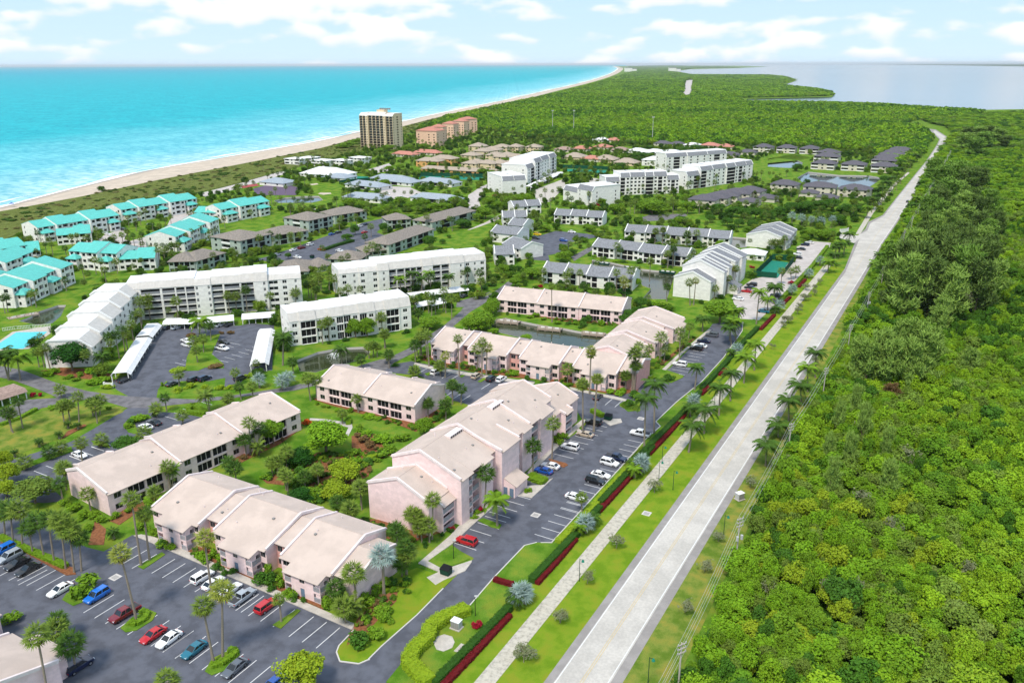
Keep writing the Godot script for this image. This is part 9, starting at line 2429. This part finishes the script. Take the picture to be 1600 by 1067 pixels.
	car("pickup", "dark pickup in the concrete yard", "cars in the far car parks", 110.35, -328.53, -0.495, Color(0.16, 0.17, 0.19), false)
	car("sedan", "teal car in the concrete yard", "cars in the far car parks", 98.14, -306.19, -0.481, Color(0.06, 0.4, 0.48), false)
	car("suv", "black suv before the tall white block", "cars in the far car parks", 105.01, -346.96, 2.661, Color(0.05, 0.05, 0.06), false)
	car("sedan", "dark car before the tall white block", "cars in the far car parks", 102.72, -342.1, 2.614, Color(0.16, 0.17, 0.19), false)
	car("sedan", "red car before the tall white block", "cars in the far car parks", 99.87, -336.2, 2.614, Color(0.72, 0.05, 0.1), false)
	car("sedan", "white car at the near corner of the tall white block", "cars in the far car parks", 92.96, -324.3, 2.628, Color(0.93, 0.93, 0.93), false)
	car("suv", "navy suv before the white gabled block", "cars in the far car parks", 156.53, -429.94, 2.648, Color(0.08, 0.12, 0.25), false)
	car("sedan", "white car at the top of the concrete yard", "cars in the far car parks", 160.75, -435.48, 2.595, Color(0.93, 0.93, 0.93), false)
	car("sedan", "dark car before the white gabled block", "cars in the far car parks", 150.9, -419.57, 2.646, Color(0.16, 0.17, 0.19), false)
	car("suv", "white suv near the tennis courts", "cars in the far car parks", 144.6, -406.66, 2.650, Color(0.93, 0.93, 0.93), false)
	car("sedan", "dark car nearest the tennis courts", "cars in the far car parks", 142.45, -399.5, 2.655, Color(0.16, 0.17, 0.19), false)
	car("suv", "dark suv in the little car park left of the canal", "cars in the far car parks", 13.54, -449.47, -0.553, Color(0.16, 0.17, 0.19), false)
	car("suv", "yellow van behind the palms in the little car park", "cars in the far car parks", 14.66, -460.04, -0.480, Color(0.9, 0.75, 0.1), false)
	car("suv", "blue suv in the little car park", "cars in the far car parks", 28.47, -442.56, -0.548, Color(0.1, 0.3, 0.62), false)
	car("sedan", "white car in the little car park", "cars in the far car parks", 10.51, -423.15, -0.528, Color(0.93, 0.93, 0.93), false)
	car("sedan", "dark car at the near end of the little car park", "cars in the far car parks", 11.22, -407, -0.507, Color(0.16, 0.17, 0.19), false)
	car("sedan", "white car at the back of the little car park", "cars in the far car parks", 34.75, -466.9, -0.482, Color(0.93, 0.93, 0.93), false)
	car("suv", "black car driving on the far road", "cars in the far car parks", 276.34, -571.72, 1.042, Color(0.05, 0.05, 0.06), false)
	car("suv", "navy suv under the turquoise-roofed block", "cars in the far car parks", -222.18, -533.69, 1.089, Color(0.08, 0.12, 0.25), false)
	car("sedan", "silver car on the sandy drive", "cars in the far car parks", -219.89, -494.5, -0.512, Color(0.62, 0.65, 0.68), false)
	car("sedan", "white car among the palms of the turquoise estate", "cars in the far car parks", -231.61, -464.36, -0.531, Color(0.93, 0.93, 0.93), false)
	car("suv", "dark suv among the palms of the turquoise estate", "cars in the far car parks", -227.9, -477.24, -0.530, Color(0.16, 0.17, 0.19), false)
	car("sedan", "white car beside the blue-roofed blocks", "cars in the far car parks", -92.98, -615.8, -0.541, Color(0.93, 0.93, 0.93), false)
	car("sedan", "white car at the edge of the blue-roofed yard", "cars in the far car parks", -80.2, -599.92, 1.022, Color(0.93, 0.93, 0.93), false)
	car("suv", "navy suv at the end of the curved road", "cars in the far car parks", -34.79, -543.5, 1.027, Color(0.08, 0.12, 0.25), false)


func lay_small():
	power_line([2.2,-60,24.9,-100.1,42.8,-135.1,66.3,-177.8,88.2,-215.1,110.9,-255.1,133.6,-295.2,156.2,-335.2,178.9,-375.2,201.6,-415.3,224.3,-455.3,247,-495.3,269.7,-535.4,292.4,-575.4,315.1,-615.4,337.8,-655.4,360.5,-695.5,383.2,-735.5,405.8,-775.5,428.5,-815.6])
	lamp_posts([12.5,-131.3,34.2,-170.8,36.6,-166,36.3,-178.7,57.6,-215.2,21.2,-104.6,43.4,-146.7])
	yard_lamp(-11.6, -138.7, "black lamp post on the small lawn before the blank gable")
	yard_lamp(-6.6, -121, "tall grey lamp post beside the crimson bush")
	dumpster(-12.7, -133.6, -0.516, "green dumpster on the concrete apron before the blank gable")
	dumpster(26.2, -204.8, -0.516, "green dumpster behind the hedge of the upper car park")
	dumpster(-100.4, -403.5, -0.516, "green dumpster beside the taupe estate hedge")
	utility_box(-9.7, -117.8, -0.516, "grey electrical cabinet inside the curved hedge")
	deck(-5.4, -297.3, -0.334, 8.7, 3.2, "deck_wood", "grey wooden deck over the canal, first from the left", "wooden decks on the canal")
	deck(9.8, -288.2, -0.311, 8.8, 3.2, "deck_wood", "grey wooden deck over the canal, second from the left", "wooden decks on the canal")
	deck(25.6, -282, -0.316, 8.3, 3.2, "deck_wood", "grey wooden deck over the canal, third from the left", "wooden decks on the canal")
	deck(40.5, -392.7, -0.475, 8.2, 2.6, "dark_green_paint", "green dock on the upper canal, first from the left", "green docks on the upper canal")
	deck(53.9, -382.3, -0.325, 7.6, 2.6, "dark_green_paint", "green dock on the upper canal, second from the left", "green docks on the upper canal")
	deck(69.4, -374.1, -0.460, 7.8, 2.6, "dark_green_paint", "green dock on the upper canal, third from the left", "green docks on the upper canal")
	deck(-193.8, -301, 0.796, 10.6, 4, "deck_wood", "wooden deck over the water beside the swimming pool", "")
	screen_fence(112.1, -365.1, 128.5, -395.4, 3, "green windscreen on the left side of the tennis court")
	screen_fence(129, -397, 138.6, -393.7, 3, "green windscreen at the back of the tennis court")
	screen_fence(139, -393.7, 123.1, -362.3, 3, "green windscreen on the right side of the tennis court")
	screen_fence(119.7, -359.7, 110.4, -363.8, 2.6, "green windscreen at the front of the tennis court")
	screen_fence(47.6, -777.7, 89.3, -762, 3.2, "green fence behind the far tennis courts")
	screen_fence(-81.2, -722.9, -23, -713, 3.2, "long green fence before the ochre block")
	screen_fence(-140.5, -673.9, -116.8, -692.7, 3, "dark green fence beside the white clubhouse")
	pool_fence([-186.4,-285.2,-182.8,-287.4,-177.7,-288.5,-171.3,-289.9])
	fountain(-59.4, -257.3)
	drain(5, -155.2, "square drain grate in the right car park")
	drain(-75.5, -133, "square drain grate in the front car park")
	drain(35.3, -205.7, "square drain grate in the upper car park")
	mast(58.9, -1207.5, "tall thin mast standing out of the wood, first from the left")
	mast(89.1, -1206.3, "tall thin mast standing out of the wood, second from the left")
	mast(176.1, -1049.6, "tall thin mast standing out of the wood, third from the left")
	sign_board(-121.9, -230, -0.2, 2.4, 1.1, "small white sign board in the lime hedge by the white estate entrance")
	sign_board(191.1, -465.7, 0.6, 7, 1.8, "long white entrance wall at the road junction")
	beach_tent(-345.3, -566)
	utility_box(50.6, -161.5, 0.5, "pale utility cabinet at the wooded roadside")
	drain(29, -155.7, "rusty drain grate in the verge beside the road")
